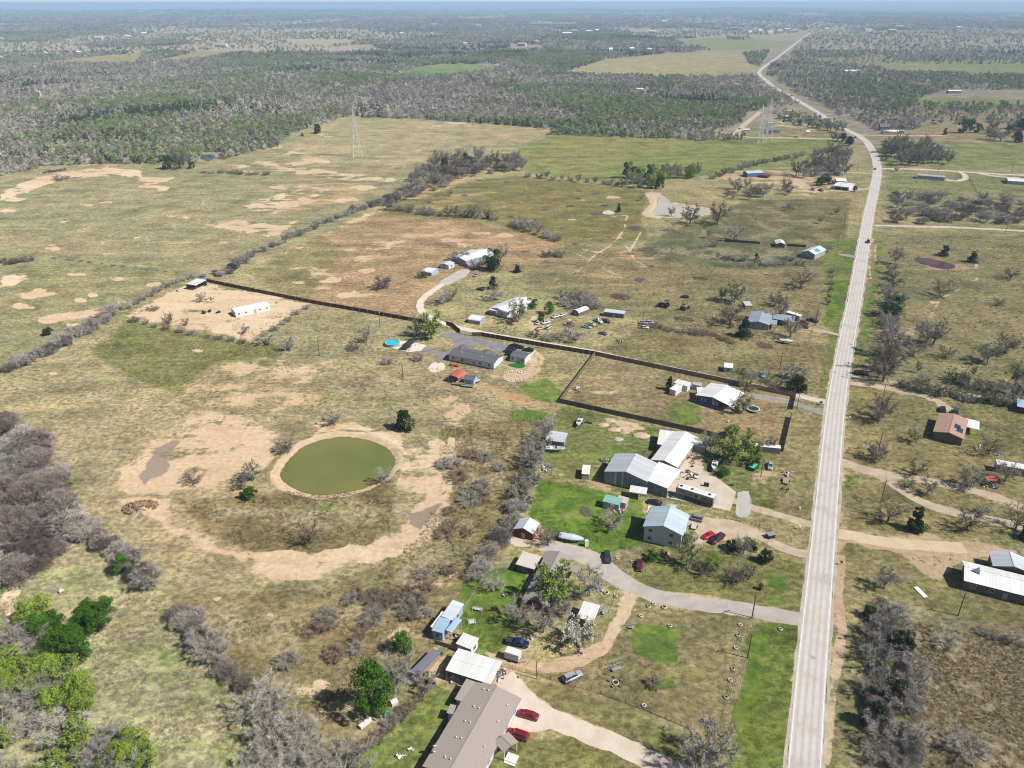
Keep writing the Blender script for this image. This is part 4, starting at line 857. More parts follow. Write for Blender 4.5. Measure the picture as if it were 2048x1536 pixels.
def row(kinds, pts, step_px, wpx, group, jit=4, hs=1.0, wj=.25):
    Q = [Vector(p) for p in pts]; acc = 0; i = 0; tot = sum((b - a).length for a, b in zip(Q[:-1], Q[1:])); d = step_px * .5
    while d < tot:
        t = d
        for a, b in zip(Q[:-1], Q[1:]):
            l = (b - a).length
            if t <= l: break
            t -= l
        p = a + (b - a) * (t / l)
        k_ = rnd.choice(kinds); f_ = rnd.uniform(1 - wj, 1 + wj); tree(k_, p.x + rnd.uniform(-jit, jit), p.y + rnd.uniform(-jit, jit) * .5, wpx * f_, glabel(k_, f_, group), group, hs)
        d += step_px * rnd.uniform(.75, 1.25)
def patch(kinds, poly, n, wpx, group, hs=1.0, seed=0):
    r = random.Random(seed); xs = [p[0] for p in poly]; ys = [p[1] for p in poly]; c = 0; pts = []; tries = 0
    md = 1.0
    while c < n and tries < 6000:
        tries += 1; x = r.uniform(min(xs), max(xs)); y = r.uniform(min(ys), max(ys))
        if sdist(np.array([x]), np.array([y]), poly)[0] < 0: continue
        if any(abs(x - a) < wpx * .42 * md and abs(y - b) < wpx * .22 * md for a, b in pts):
            md *= .999; continue
        pts.append((x, y)); c += 1
    for x, y in sorted(pts, key=lambda q: q[1]):
        k_ = r.choice(kinds); f_ = r.uniform(.75, 1.25); tree(k_, x, y, wpx * f_, glabel(k_, f_, group), group, hs)

# --- singled-out trees
tree('roundcedar', 806, 860, 46, 'round dark cedar alone in the pasture above the green pond')
tree('oakdark', 480, 976, 40, 'dark bare bush left of the pond beside the pale green tree', hs=.6)
tree('barebrown', 572, 902, 50, 'low brown bare bush at the upper left rim of the green pond', hs=.5)
tree('deep', 498, 996, 40, 'dark leafy shrub on the dirt left of the green pond', hs=.6)
tree('barepale', 770, 966, 34, 'slim pale bare tree on the lower right bank of the green pond', hs=1.4)
tree('bare', 665, 848, 44, 'bare grey bush on the orange soil above the green pond', hs=.7)
tree('silver', 502, 958, 46, 'pale green-grey small tree beside the dark shrub left of the pond', hs=1.0)
tree('oakdark', 388, 966, 46, 'small black-branched tree on pale dirt beside the grey ash track', hs=.7)
tree('barebrown', 620, 1088, 50, 'bare brown tree in the weeds below the green pond', hs=1.0)
tree('barepale', 533, 686, 44, 'pale grey bush at the lower corner of the fenced dirt plot', hs=.6)
tree('brushpale', 577, 697, 36, 'round pale brush right of the lower corner of the dirt plot')
tree('roundcedar', 97, 668, 26, 'small dark cedar bush in the upper left pasture', hs=.6)
tree('brushbrown', 766, 576, 40, 'lone round brown brush in the rusty field right of the plot')
tree('barebrown', 834, 672, 34, 'tall bare tree left of the budding tree by the board fence', hs=1.5)
tree('limey', 862, 676, 54, 'yellow-green budding tree at the board fence above the pool', hs=1.1)
tree('bare', 733, 684, 28, 'bare tree on the lawn left of the round pool', hs=1.4)
tree('brushbrown', 708, 698, 26, 'dark brown bush left of the round pool')
tree('brush', 836, 720, 26, 'small grey bush below the pool patio', hs=.9)
tree('brushpale', 774, 726, 30, 'low pale bush between the pool and the utility pole', hs=.6)
tree('brush', 920, 522, 40, 'bare grey shrub hugging the far corner of the long metal-roofed farmhouse')
tree('deep', 988, 541, 44, 'big round dark evergreen in front of the farmhouse porch', hs=1.0)
tree('brush', 955, 536, 34, 'bare grey bush left of the dark evergreen in front of the farmhouse')
tree('bare', 1002, 524, 36, 'bare grey tree behind the dark evergreen by the farmhouse', hs=1.2)
tree('cedar', 1035, 545, 20, 'small dark cedar right of the farmhouse', hs=.7)
tree('cedar', 986, 578, 24, 'dark cedar beside a parked dark car below the farmhouse')
tree('barepale', 990, 600, 36, 'pale bare tree left of the white gable-roofed house', hs=.9)
tree('barepale', 884, 608, 34, 'pale bare tree inside the bend of the gravel drive', hs=1.0)
tree('oakdark', 903, 602, 34, 'dark bare tree inside the bend of the gravel drive', hs=.9)
tree('budding', 1036, 644, 52, 'leafy green-grey tree in front of the white gable-roofed house', hs=.9)
tree('deep', 1082, 645, 20, 'small green tree among the scrapped cars', hs=1.1)
tree('bright', 1098, 628, 24, 'bright green tree right of the white gable-roofed house', hs=.9)
tree('deep', 1064, 614, 40, 'green shrubs behind the right end of the white gable-roofed house', hs=.4)
tree('brushgreen', 846, 555, 22, 'dark green bush at the left of the small gambrel shed')
tree('brushgreen', 1068, 672, 26, 'green bush by the dirt track behind the board fence', hs=.7)
tree('brushpale', 1143, 680, 48, 'big pale grey brush behind the board fence')
tree('brushpale', 1100, 678, 40, 'left end of the pale brush behind the board fence', hs=.6)
tree('cedar', 1888, 513, 24, 'left of two dark cedars beside the brown pond', hs=.8)
tree('cedar', 1944, 526, 26, 'right of two dark cedars beside the brown pond', hs=.75)
tree('barebrown', 1380, 449, 44, 'left of two dark round bare oaks below the milky pond', hs=1.0)
tree('barebrown', 1434, 450, 46, 'right of two dark round bare oaks below the milky pond', hs=1.0)
tree('bare', 1343, 433, 20, 'little dead tree standing in the milky pond', hs=1.0)
tree('cedar', 1238, 424, 14, 'small dark cedar by the little dry pan')
tree('bare', 1283, 402, 10, 'tiny tree left of the milky pond', hs=1.6)
tree('barepale', 1468, 482, 38, 'pale silvery bare tree below the dark field corner', hs=1.1)
tree('bare', 1418, 477, 14, 'slim bare sapling left of the silvery tree', hs=1.6)
tree('oakdark', 1600, 576, 60, 'wide dead oak with bare spreading limbs', hs=.7)
tree('budding', 1470, 606, 48, 'grey-green budding tree above the junk-filled yard', hs=1.0)
tree('budding', 1444, 602, 26, 'narrow budding tree at the left of the junk-filled yard', hs=1.2)
tree('barebrown', 1460, 650, 60, 'dark bare tree over the junk-filled yard', hs=.8)
tree('barebrown', 1550, 612, 34, 'dark brown tree behind the grey metal-roofed house', hs=.9)
tree('cedar', 1487, 674, 38, 'dark cedar at the gable of the grey metal-roofed house', hs=.8)
tree('bare', 1580, 676, 42, 'bare tree in the yard of the grey metal-roofed house', hs=1.2)
tree('bare', 1560, 640, 36, 'bare tree casting its twigs over the grey metal roof', hs=1.5)
tree('roundcedar', 1594, 782, 44, 'dark cedar at the end of the long board fence by the road', hs=.8)
tree('brush', 1588, 760, 52, 'grey brush above the dark cedar by the road', hs=.9)
tree('cedar', 1338, 780, 22, 'dark conical cedar left of the small white sheds', hs=1.1)
tree('budding', 1488, 792, 44, 'green budding tree at the right side of the blue house', hs=1.2)
tree('budding', 1484, 826, 44, 'lower budding tree between the blue house porch and the trampoline', hs=.9)
tree('bright', 1458, 870, 24, 'bright round bush on the brown lawn below the blue house', hs=.6)
tree('bare', 1420, 905, 44, 'bare branching tree behind the small hip-roofed shed', hs=1.3)
tree('limey', 1466, 922, 80, 'big yellow-green tree behind the white boat', hs=1.0)
tree('limey', 1505, 925, 54, 'yellow-green tree right of the big one behind the white boat', hs=.9)
tree('budding', 1540, 900, 26, 'small green tree over the long white trailer roof', hs=1.2)
tree('deep', 1445, 950, 34, 'dark shrub beside the white boat', hs=.5)
tree('barepale', 1225, 1056, 52, 'gnarled pale bare tree on the bright lawn left of the two-storey house', hs=1.0)
tree('oakdark', 1096, 1090, 44, 'bare tree beside the small red barn', hs=1.1)
tree('budding', 1372, 1130, 56, 'grey-green tree at the corner of the two-storey house', hs=1.2)
tree('deep', 1305, 1120, 34, 'dark round bush below the two-storey house', hs=.6)
tree('bright', 1368, 1090, 30, 'bright green bush between the two-storey house and the red coupe', hs=.8)
tree('lime', 1424, 1140, 38, 'bright green tree below the maroon pickup', hs=1.0)
tree('barebrown', 1406, 1150, 40, 'dark bare tree below the maroon pickup', hs=.8)
tree('bare', 1486, 1108, 40, 'bare grey tree over the dark hedge by the sandy drive', hs=1.3)
tree('oakdark', 1472, 1165, 60, 'dark wide-branched tree at the lower side of the yard', hs=.8)
tree('budding', 1496, 1160, 40, 'pale green tree beside the dark wide-branched one', hs=1.0)
tree('roundcedar', 1530, 1126, 36, 'dark round evergreen at the end of the hedge near the road', hs=.8)
tree('roundcedar', 1500, 1098, 34, 'dark evergreen in the middle of the hedge by the sandy drive', hs=.7)
tree('roundcedar', 1462, 1100, 34, 'dark evergreen at the left end of the hedge by the sandy drive', hs=.7)
tree('deep', 1520, 1180, 16, 'small dark bush at the fence corner near the road', hs=.9)
tree('limey', 1104, 1202, 100, 'broad yellow-green tree leaning over the red house roof', hs=1.0)
tree('barepale', 1178, 1192, 56, 'slim white-barked bare tree in the red house garden', hs=1.6)
tree('blossom', 1155, 1285, 74, 'white-blossoming tree below the red house')
tree('bare', 1085, 1265, 66, 'bare grey tree at the lower gable of the red house', hs=1.1)
tree('bare', 1035, 1245, 60, 'bare grey tree at the lower left corner of the red house', hs=1.0)
tree('barepale', 988, 1180, 46, 'pale grey tree on the lawn left of the red house', hs=1.1)
tree('bare', 1125, 1230, 46, 'bare tree between the red house and the white canopy', hs=1.1)
tree('brushbrown', 1305, 1372, 36, 'round brown bush beside the green patch on the lawn', hs=.8)
tree('bare', 1420, 1530, 110, 'big bare grey tree at the lower fence corner by the road', hs=1.2)
tree('barepale', 1392, 1560, 100, 'pale bare tree crown at the bottom edge of the picture', hs=1.0)
tree('bright', 748, 1432, 92, 'large bright green tree left of the big shingled house', hs=1.35)
tree('bare', 790, 1385, 92, 'bare grey tree above the large bright green tree', hs=1.0)
tree('bright', 808, 1305, 52, 'small bright green tree left of the light blue metal house', hs=.9)
tree('brush', 850, 1370, 50, 'grey brush over the dark shed roof', hs=1.0)
tree('budding', 800, 1352, 46, 'yellowish budding shrub above the large bright green tree', hs=.8)
tree('bare', 690, 1560, 120, 'bare grey tree at the bottom edge left of the lawn', hs=.8)
tree('budding', 1826, 886, 32, 'small grey-green tree left of the brown-roofed house', hs=.9)
tree('silver', 1750, 920, 50, 'grey-green tree near the road beside the sandy junction', hs=.9)
tree('barebrown', 1758, 838, 56, 'wide bare brown tree close to the road below the sandy lane', hs=1.0)
tree('bare', 1755, 848, 34, 'slender bare tree close to the road below the sandy lane', hs=1.4)
tree('oakdark', 1976, 912, 52, 'dark bare tree right of the brown-roofed house', hs=.9)
tree('barebrown', 1832, 952, 44, 'round brown bare tree in the middle of the sandy loop', hs=.9)
tree('silver', 1934, 976, 56, 'pale grey-green tree above the sandy lane', hs=.9)
tree('bare', 2010, 965, 50, 'bare tree beside the small red canopy', hs=1.0)
tree('bare', 1852, 990, 44, 'bare tree between the two sandy lanes', hs=.9)
tree('budding', 1815, 975, 34, 'low green shrub between the two sandy lanes', hs=.6)
tree('cedar', 1828, 1060, 50, 'dark conical cedar between two sandy drives', hs=.9)
tree('oakdark', 1775, 1045, 66, 'wide dark bare oak left of the conical cedar', hs=.8)
tree('barebrown', 1932, 1062, 56, 'round brown bare tree beside the lower sandy lane', hs=.8)
tree('bare', 1962, 1030, 34, 'small bare bush in the grass of the sandy loop', hs=.7)
tree('oakdark', 2030, 1060, 70, 'dark bare oak at the right edge above the metal-roofed house', hs=.8)
tree('roundcedar', 2052, 1082, 36, 'dark evergreen at the right edge of the picture', hs=.9)
tree('bare', 1768, 1180, 60, 'grey bare tree at the top of the thicket beside the road', hs=.9)
tree('barepale', 1890, 1290, 60, 'pale spiky bare bush at the edge of the weedy field', hs=.6)
tree('bare', 1930, 1510, 90, 'pale grey brush at the lower right of the weedy field', hs=.6)
tree('bare', 2022, 1285, 30, 'small bare tree on the fence line of the weedy field', hs=.9)
tree('oakdark', 1880, 594, 46, 'wide dark bare oak in the pasture right of the road', hs=.8)
tree('oakdark', 2020, 560, 40, 'bare oak near the right edge of the pasture', hs=.7)
tree('oakdark', 1865, 690, 64, 'large dark bare oak in the middle of the right-hand pasture', hs=1.0)
tree('bare', 1850, 690, 60, 'grey bare oak joined to the large dark one', hs=.9)
tree('silver', 1975, 728, 54, 'pale grey-green round tree in the right-hand pasture', hs=1.1)
tree('barebrown', 2010, 708, 50, 'dark brown round tree behind the pale grey-green one', hs=.9)
tree('oakdark', 1890, 717, 42, 'small leaning bare tree below the large dark oak', hs=.7)
tree('bare', 1828, 713, 40, 'small bare tree left of the leaning one', hs=.9)
tree('budding', 1834, 747, 16, 'thin green sapling in the pasture', hs=1.8)
tree('budding', 1945, 755, 14, 'thin green sapling right of the other one in the pasture', hs=2.0)
tree('oakdark', 1998, 612, 30, 'crooked small dead tree in the upper right pasture', hs=.6)
tree('bare', 1790, 530, 36, 'bare tree left of the brown pond', hs=1.0)
tree('bare', 1848, 767, 30, 'crooked bare tree beside the sandy lane', hs=.7)
tree('oakdark', 1882, 785, 34, 'dark crooked tree beside the sandy lane fence', hs=.7)
tree('budding', 2030, 775, 50, 'green-grey tree at the right edge beside the sandy lane', hs=1.1)
tree('cedar', 1890, 271, 12, 'small dark cedar on the tan field beyond the road bend')
tree('roundcedar', 1710, 384, 12, 'round dark bush beside the white garages')
tree('budding', 1694, 348, 22, 'green tree above the white garages', hs=1.0)
tree('roundcedar', 606, 272, 7, 'left of two small dark cedars on the far pasture')
tree('roundcedar', 635, 266, 22, 'rounded green tree on the far pasture edge', hs=.8)
tree('deep', 337, 337, 30, 'left round green tree at the edge of the far pasture', hs=.9)
tree('barebrown', 362, 336, 44, 'bare tree between round green trees at the far pasture edge', hs=1.0)
tree('deep', 384, 336, 18, 'right round green tree at the far pasture edge', hs=.8)
# --- plot
tree('barebrown', 338, 646, 26, 'bare bush inside the dirt plot', hs=1.0)
tree('bare', 404, 602, 22, 'bare shrub beside the rubbish heap in the dirt plot', hs=1.0)
tree('bare', 372, 650, 22, 'second bare bush inside the dirt plot', hs=.8)
tree('bare', 492, 666, 22, 'bare bush near the lower tip of the dirt plot', hs=.8)
tree('brushbrown', 306, 618, 26, 'low brown brush at the left of the dirt plot', hs=.5)
# --- groups
row(['dome', 'brushpale', 'dome'], [(14, 745), (60, 725), (110, 695), (160, 668), (205, 645), (235, 628)], 17, 34, 'brush on the fence line left of the plot', 8)
row(['brush', 'brushpale'], [(20, 735), (100, 705), (180, 660)], 24, 30, 'brush on the fence line left of the plot', 8)
row(['brush', 'brushpale'], [(246, 622), (300, 592), (350, 566), (392, 552)], 20, 22, 'brush behind the plot fence', 3)
row(['brush', 'brushred'], [(256, 640), (330, 658), (420, 675), (500, 688)], 26, 18, 'scrub along the lower plot edge', 3)
row(['brush', 'brushpale'], [(520, 676), (570, 645), (612, 618)], 20, 18, 'scrub along the right plot edge', 3)
row(['dome', 'dome', 'bare'], [(405, 552), (440, 545), (480, 525), (530, 500), (580, 478), (640, 450), (700, 428), (750, 410)], 15, 24, 'hedgerow brush above the plot', 4, .8)
row(['dome', 'bare'], [(430, 556), (470, 540), (510, 520)], 20, 30, 'hedgerow brush above the plot', 5, .9)
patch(['bare', 'dome', 'dome', 'barebrown'], [(740, 415), (800, 385), (840, 345), (880, 318), (1030, 318), (1050, 345), (960, 350), (870, 382), (790, 412)], 105, 22, 'thicket between the upper fields', 1.0, 3)
tree('deep', 892, 342, 22, 'single green tree inside the grey hooked thicket', hs=1.2)
tree('deep', 932, 322, 16, 'second green tree at the back of the grey hooked thicket', hs=1.1)
row(['brush', 'brush', 'barebrown'], [(770, 418), (830, 426), (900, 432), (960, 436), (1000, 440)], 15, 22, 'hedgerow between rusty fields', 3)
row(['brush', 'brushpale', 'bare'], [(1024, 450), (1050, 458), (1080, 470), (1118, 484)], 17, 26, 'brush clump at the hedge end', 3)
tree('roundcedar', 977, 437, 12, 'dark cedar in the hedgerow between the two rusty fields')
row(['brush', 'brushgreen'], [(1085, 514), (1110, 510), (1130, 518)], 16, 22, 'brush right of the farmhouse', 3)
row(['brushgreen', 'brush', 'budding'], [(1050, 352), (1090, 358), (1130, 362), (1180, 366), (1240, 372)], 16, 15, 'hedge bushes of the middle field', 2)
patch(['lime', 'budding', 'deep', 'deep'], [(1238, 372), (1262, 350), (1310, 350), (1320, 378), (1280, 382)], 12, 30, 'green clump above the milky pond', .95, 5)
patch(['lime', 'budding', 'bare'], [(1318, 356), (1330, 346), (1396, 350), (1396, 358), (1330, 360)], 9, 24, 'yellow-green row above the middle pasture', 1.0, 6)
row(['brush', 'brush', 'brushbrown'], [(1418, 360), (1440, 352), (1480, 340), (1520, 328), (1560, 322), (1610, 312)], 14, 18, 'thin hedge above the blue barn', 2)
row(['brush'], [(1628, 312), (1650, 306), (1680, 300)], 10, 16, 'thin hedge above the blue barn', 2)
patch(['barebrown', 'oakdark', 'bare'], [(1435, 388), (1500, 372), (1580, 380), (1590, 398), (1500, 404), (1440, 398)], 14, 24, 'gnarled trees below the blue barn', .9, 8)
patch(['bare', 'barebrown', 'barebrown', 'brush'], [(1590, 350), (1620, 335), (1690, 310), (1710, 325), (1690, 345), (1660, 360), (1600, 364)], 20, 28, 'grove beside the white garages', 1.0, 9)
patch(['deep', 'budding'], [(1625, 366), (1660, 362), (1664, 372), (1630, 374)], 4, 20, 'green shrubs left of the garages', .8, 2)
row(['bare', 'brush', 'barebrown', 'brushsilver'], [(1768, 330), (1768, 318), (1775, 300)], 12, 18, 'copse right of the road bend', 2)
patch(['bare', 'barebrown', 'barebrown', 'silver', 'budding'], [(1772, 305), (1800, 300), (1880, 312), (1900, 330), (1860, 334), (1800, 334)], 26, 30, 'copse right of the road bend', 1.0, 10)
patch(['dome', 'brushbrown', 'bare', 'dome'], [(1785, 395), (1850, 385), (1920, 400), (1990, 410), (2080, 410), (2090, 450), (1950, 452), (1790, 448)], 62, 28, 'scrubland right of the road', .8, 11)
row(['bare', 'silver', 'brush', 'barebrown'], [(1785, 540), (1780, 580), (1775, 620), (1768, 650)], 16, 32, 'roadside belt right of the road', 6, .9)
row(['bare', 'silver', 'brush', 'deep'], [(1796, 610), (1790, 650), (1776, 690)], 18, 44, 'roadside belt right of the road', 8, .9)
row(['barebrown', 'bare'], [(1778, 700), (1774, 735), (1766, 760)], 18, 50, 'roadside belt above the sandy lane', 8, 1.1)
row(['brushbrown', 'brushgreen', 'brush', 'barebrown'], [(1800, 775), (1850, 787), (1900, 795), (1960, 806), (2080, 815)], 18, 34, 'scrub between the sandy lanes', 5, .8)
row(['brushbrown', 'bare', 'brushgreen'], [(1900, 760), (1940, 775), (2000, 790), (2050, 795)], 26, 46, 'scrub between the sandy lanes', 6, .8)
patch(['bare', 'dome', 'bare', 'thicket'], [(1750, 1200), (1780, 1210), (1820, 1300), (1840, 1400), (1830, 1536), (1730, 1570), (1750, 1400), (1730, 1290)], 34, 62, 'dense belt beside the road', .85, 13)
tree('roundcedar', 1798, 1310, 62, 'dark green cedar in the upper part of the roadside belt', hs=1.0)
tree('roundcedar', 1745, 1455, 60, 'lower dark cedar of the roadside belt', hs=1.0)
tree('roundcedar', 1780, 1400, 62, 'dark cedar in the middle of the roadside belt', hs=1.0)
tree('bright', 1800, 1470, 34, 'bright green tree low in the roadside belt', hs=.9)
tree('lime', 1772, 1350, 30, 'lime-green sprig tree in the roadside belt', hs=1.0)
tree('deep', 1735, 1235, 34, 'dark green shrub at the left of the roadside belt', hs=.9)
patch(['thicket', 'thicket', 'thicket', 'thicket', 'dome'], [(-60, 860), (30, 870), (90, 905), (120, 960), (150, 1010), (160, 1090), (90, 1150), (-60, 1180)], 36, 92, 'purple-brown thicket at the left edge', .8, 14)
patch(['brushgreen', 'thicket'], [(60, 900), (130, 960), (130, 990), (60, 960)], 5, 50, 'purple-brown thicket at the left edge', .7, 15)
row(['thicket', 'dome', 'bare'], [(175, 1060), (200, 1085), (230, 1100), (262, 1140), (292, 1160), (310, 1180)], 20, 62, 'belt right of the purple thicket', 8, .8)
tree('bright', 250, 1145, 46, 'bright green bush in the belt right of the purple thicket', hs=.8)
tree('lime', 128, 1040, 50, 'yellow-green bush within the purple-brown thicket', hs=.7)
row(['bare', 'thicket', 'dome', 'thicket'], [(355, 1220), (385, 1250), (405, 1290), (430, 1330), (460, 1350), (490, 1370)], 20, 68, 'diagonal belt across the lower pasture', 8, .8)
patch(['barepale', 'bare', 'barepale'], [(500, 1400), (570, 1400), (620, 1480), (640, 1600), (500, 1620), (510, 1500)], 16, 84, 'pale trees at the foot of the diagonal belt', .8, 16)
patch(['bright', 'bright', 'lime'], [(40, 1235), (90, 1225), (170, 1290), (170, 1330), (110, 1330)], 9, 62, 'bright green trees of the lower left grove', .8, 17)
patch(['bright'], [(160, 1215), (215, 1215), (215, 1275), (170, 1270)], 5, 52, 'bright green trees at the grove tip', .8, 18)
patch(['lime', 'limey', 'limey', 'bare', 'lime'], [(-40, 1320), (80, 1330), (170, 1370), (180, 1430), (60, 1450), (-40, 1440)], 17, 72, 'yellow-green trees of the lower left grove', .8, 19)
patch(['barepale', 'bare', 'limey'], [(-40, 1450), (180, 1440), (250, 1480), (260, 1640), (-40, 1640)], 20, 86, 'pale bare trees of the bottom left corner', .8, 20)
patch(['lime', 'bright', 'limey'], [(200, 1510), (300, 1500), (310, 1620), (200, 1640)], 7, 66, 'lime trees at the bottom of the grove', .8, 21)
patch(['bare', 'barepale'], [(10, 1290), (70, 1280), (70, 1320), (10, 1330)], 3, 70, 'grey trees inside the lower left grove', .8, 22)
row(['dome', 'brushsilver', 'bare', 'brush'], [(1108, 850), (1090, 880), (1075, 920), (1060, 960), (1045, 1000), (1020, 1060), (985, 1110), (950, 1160)], 22, 46, 'brush on the pond pasture fence line', 8, .9)
row(['brush', 'brushbrown'], [(1070, 880), (1050, 940), (1020, 1010)], 26, 40, 'brush on the pond pasture fence line', 8, .8)
patch(['brushred', 'brush', 'brushbrown'], [(620, 1250), (760, 1150), (900, 1120), (900, 1200), (800, 1260), (700, 1320), (560, 1330)], 24, 42, 'low bushes below the pond', .7, 24)
patch(['brushred', 'brush'], [(880, 900), (1020, 920), (960, 1080), (880, 1080)], 14, 38, 'low bushes right of the pond', .6, 25)
row(['brushred', 'brush', 'brushbrown'], [(700, 1520), (760, 1470), (830, 1400)], 24, 34, 'scrub behind the shingled house', 5, .7)
patch(['brush', 'brushbrown', 'brushpale'], [(1110, 610), (1130, 596), (1190, 600), (1200, 616), (1150, 620)], 9, 30, 'brush behind the arched shed', .9, 26)
row(['brush', 'brushred'], [(1300, 655), (1350, 662), (1420, 672), (1480, 690)], 22, 26, 'scrub below the junk-filled yard', 5, .6)
row(['brush', 'barebrown'], [(1665, 540), (1660, 580), (1655, 610)], 12, 14, 'shrubs on the fence left of the road', 1, 1.0)
row(['brush', 'brushbrown'], [(1470, 745), (1520, 760), (1560, 775)], 24, 26, 'brush behind the fence near the road', 3, .7)
row(['brushbrown', 'brush'], [(1940, 1262), (1990, 1280), (2060, 1300)], 30, 26, 'brush on the weedy field fence', 4, .6)
row(['brush', 'brushbrown'], [(0, 520), (20, 528), (60, 518)], 12, 22, 'brush at the left edge of the pasture', 2, .7)
row(['brush'], [(100, 515), (150, 520), (220, 528), (300, 538), (390, 549)], 22, 9, 'brush on the left field boundary', 1, .5)
row(['brush', 'brushbrown'], [(400, 346), (440, 344), (500, 348), (540, 350)], 15, 16, 'brush on the old boundary', 2, .6)
row(['brushgreen'], [(85, 345), (110, 342), (132, 338)], 10, 12, 'green bushes beside the eroded track', 1, .7)
tree('brush', 122, 357, 34, 'flat brush on the pale eroded track', hs=.4)
patch(['oakdark', 'barebrown', 'bare'], [(1780, 350), (1790, 330), (1795, 345)], 1, 16, 'trees by the far lane')
row(['bare', 'barebrown', 'roundcedar'], [(1650, 262), (1670, 264), (1690, 272)], 10, 22, 'trees at the junction before the bend', 2, 1.1)
row(['barebrown', 'roundcedar'], [(1660, 282), (1680, 283), (1700, 290), (1706, 300)], 10, 18, 'trees left of the road bend', 2, 1.0)
patch(['barebrown', 'bare', 'roundcedar', 'deep'], [(1920, 262), (2000, 255), (2080, 262), (2100, 290), (2010, 292), (1930, 272)], 16, 24, 'far copse at the right edge', .9, 31)
for i, (x, y, k) in enumerate([(902, 392, 'bare'), (1576, 423, 'bare'), (1673, 430, 'oakdark'), (1640, 448, 'bare'), (1430, 494, 'brush'), (1436, 520, 'bare'), (1512, 522, 'deep'), (1570, 522, 'brush'), (1480, 600, 'bare')]):
    tree(k, x, y, 14 if k != 'deep' else 12, ['tiny bare tree in the upper rusty field', 'stump-like bare bush in the dark grass', 'twisted dead tree in the dark field', 'thin bare sapling in the dark field', 'small grey bush on the dark field line', 'bare sapling left of the green shrubs', 'small dark green tree left of the tan-roofed house', 'grey bush behind the white gabled shed', 'dark sapling at the junk-filled yard'][i], None, 1.3)
patch(['brush', 'brushgreen', 'brush'], [(1430, 515), (1590, 520), (1610, 540), (1480, 528)], 10, 22, 'low shrubs left of the small roadside house', .6, 33)
tree('bare', 1655, 505, 26, 'bare tree at the right side of the small roadside house', hs=.8)

# --- far woodland: one object per kind, thousands of crowns no one could count
def far_mesh(name, seed, n, H, Rr, size, thin, m, z0=.6, cone=0):
    cb, lob, r = lobed(seed, H, Rr, z0, 9, n, size, cone)
    if thin:
        mb2 = MB(); r = random.Random(seed)
        for k in range(n):
            c, rad = lob[int(r.random() * len(lob))]; d = rdir(r); p = c + d * rad * r.uniform(.3, .9)
            dd = (d * .5 + rdir(r) * .6 + Vector((0, 0, .5))).normalized(); s = dd.orthogonal().normalized() * thin
            mb2.poly([p - s, p + s, p + dd * size])
        cb = mb2; 
        for c, rad in lob[:4]: cb.tube((0, 0, 0), c, .15, .06, 3, caps=False)
    return cb.mesh(name, m)
fc = bpy.data.collections.new('far_crowns')
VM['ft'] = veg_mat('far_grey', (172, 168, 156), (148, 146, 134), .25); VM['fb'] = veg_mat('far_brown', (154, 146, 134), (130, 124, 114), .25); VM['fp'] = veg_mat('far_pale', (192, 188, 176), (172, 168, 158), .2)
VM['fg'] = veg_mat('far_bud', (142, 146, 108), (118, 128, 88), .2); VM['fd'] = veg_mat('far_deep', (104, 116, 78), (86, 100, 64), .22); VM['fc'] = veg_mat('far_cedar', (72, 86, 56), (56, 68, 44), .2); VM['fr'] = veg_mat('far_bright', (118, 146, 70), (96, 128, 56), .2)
FAR = [('a0_grey', far_mesh('far_grey', 71, 460, 6.5, 3.6, 1.25, .11, VM['ft'])), ('a1_grey', far_mesh('far_grey', 72, 460, 6, 3.6, 1.25, .11, VM['ft'])),
 ('a2_brown', far_mesh('far_brown', 73, 460, 6.5, 3.6, 1.25, .11, VM['fb'])), ('a3_pale', far_mesh('far_pale', 74, 460, 6, 3.6, 1.25, .11, VM['fp'])),
 ('a4_bud', far_mesh('far_bud', 75, 260, 6.8, 3.6, .5, 0, VM['fg'])), ('a5_deep', far_mesh('far_deep', 76, 260, 6.5, 3.6, .5, 0, VM['fd'])),
 ('a6_cedar', far_mesh('far_cedar', 77, 240, 6, 2.8, .5, 0, VM['fc'], .3, 1.0)), ('a7_bright', far_mesh('far_bright', 78, 260, 7, 3.6, .5, 0, VM['fr']))]
for nm, me in FAR: fc.objects.link(bpy.data.objects.new(nm, me))
tuf = bpy.data.collections.new('tufts')
def tuft_mesh(seed, m, n=16, s=.55, w_=.05):
    r = random.Random(seed); mb = MB()
    for k in range(n):
        p = Vector((r.uniform(-.35, .35), r.uniform(-.35, .35), 0)); d = (Vector((p.x, p.y, 0)) * .9 + rdir(r) * .35 + Vector((0, 0, .8))).normalized(); q = d.orthogonal().normalized() * w_
        mb.poly([p - q, p + q, p + d * s * r.uniform(.5, 1.2)])
    return mb.mesh('tuft', m)
VM['straw'] = veg_mat('straw_tufts', (200, 188, 150), (180, 168, 124), .2); VM['weed'] = veg_mat('weed_tufts', (160, 156, 108), (142, 132, 98), .2); VM['rustweed'] = veg_mat('rust_weed', (170, 146, 112), (148, 126, 100), .2)
for nm, me in (('b0', tuft_mesh(1, VM['straw'])), ('b1', tuft_mesh(2, VM['weed'])), ('b2', tuft_mesh(3, VM['rustweed'])), ('b3', tuft_mesh(4, VM['twig'], 26, .9, .03)), ('b4', tuft_mesh(5, VM['deep'], 20, .4, .08))):
    tuf.objects.link(bpy.data.objects.new(nm, me))
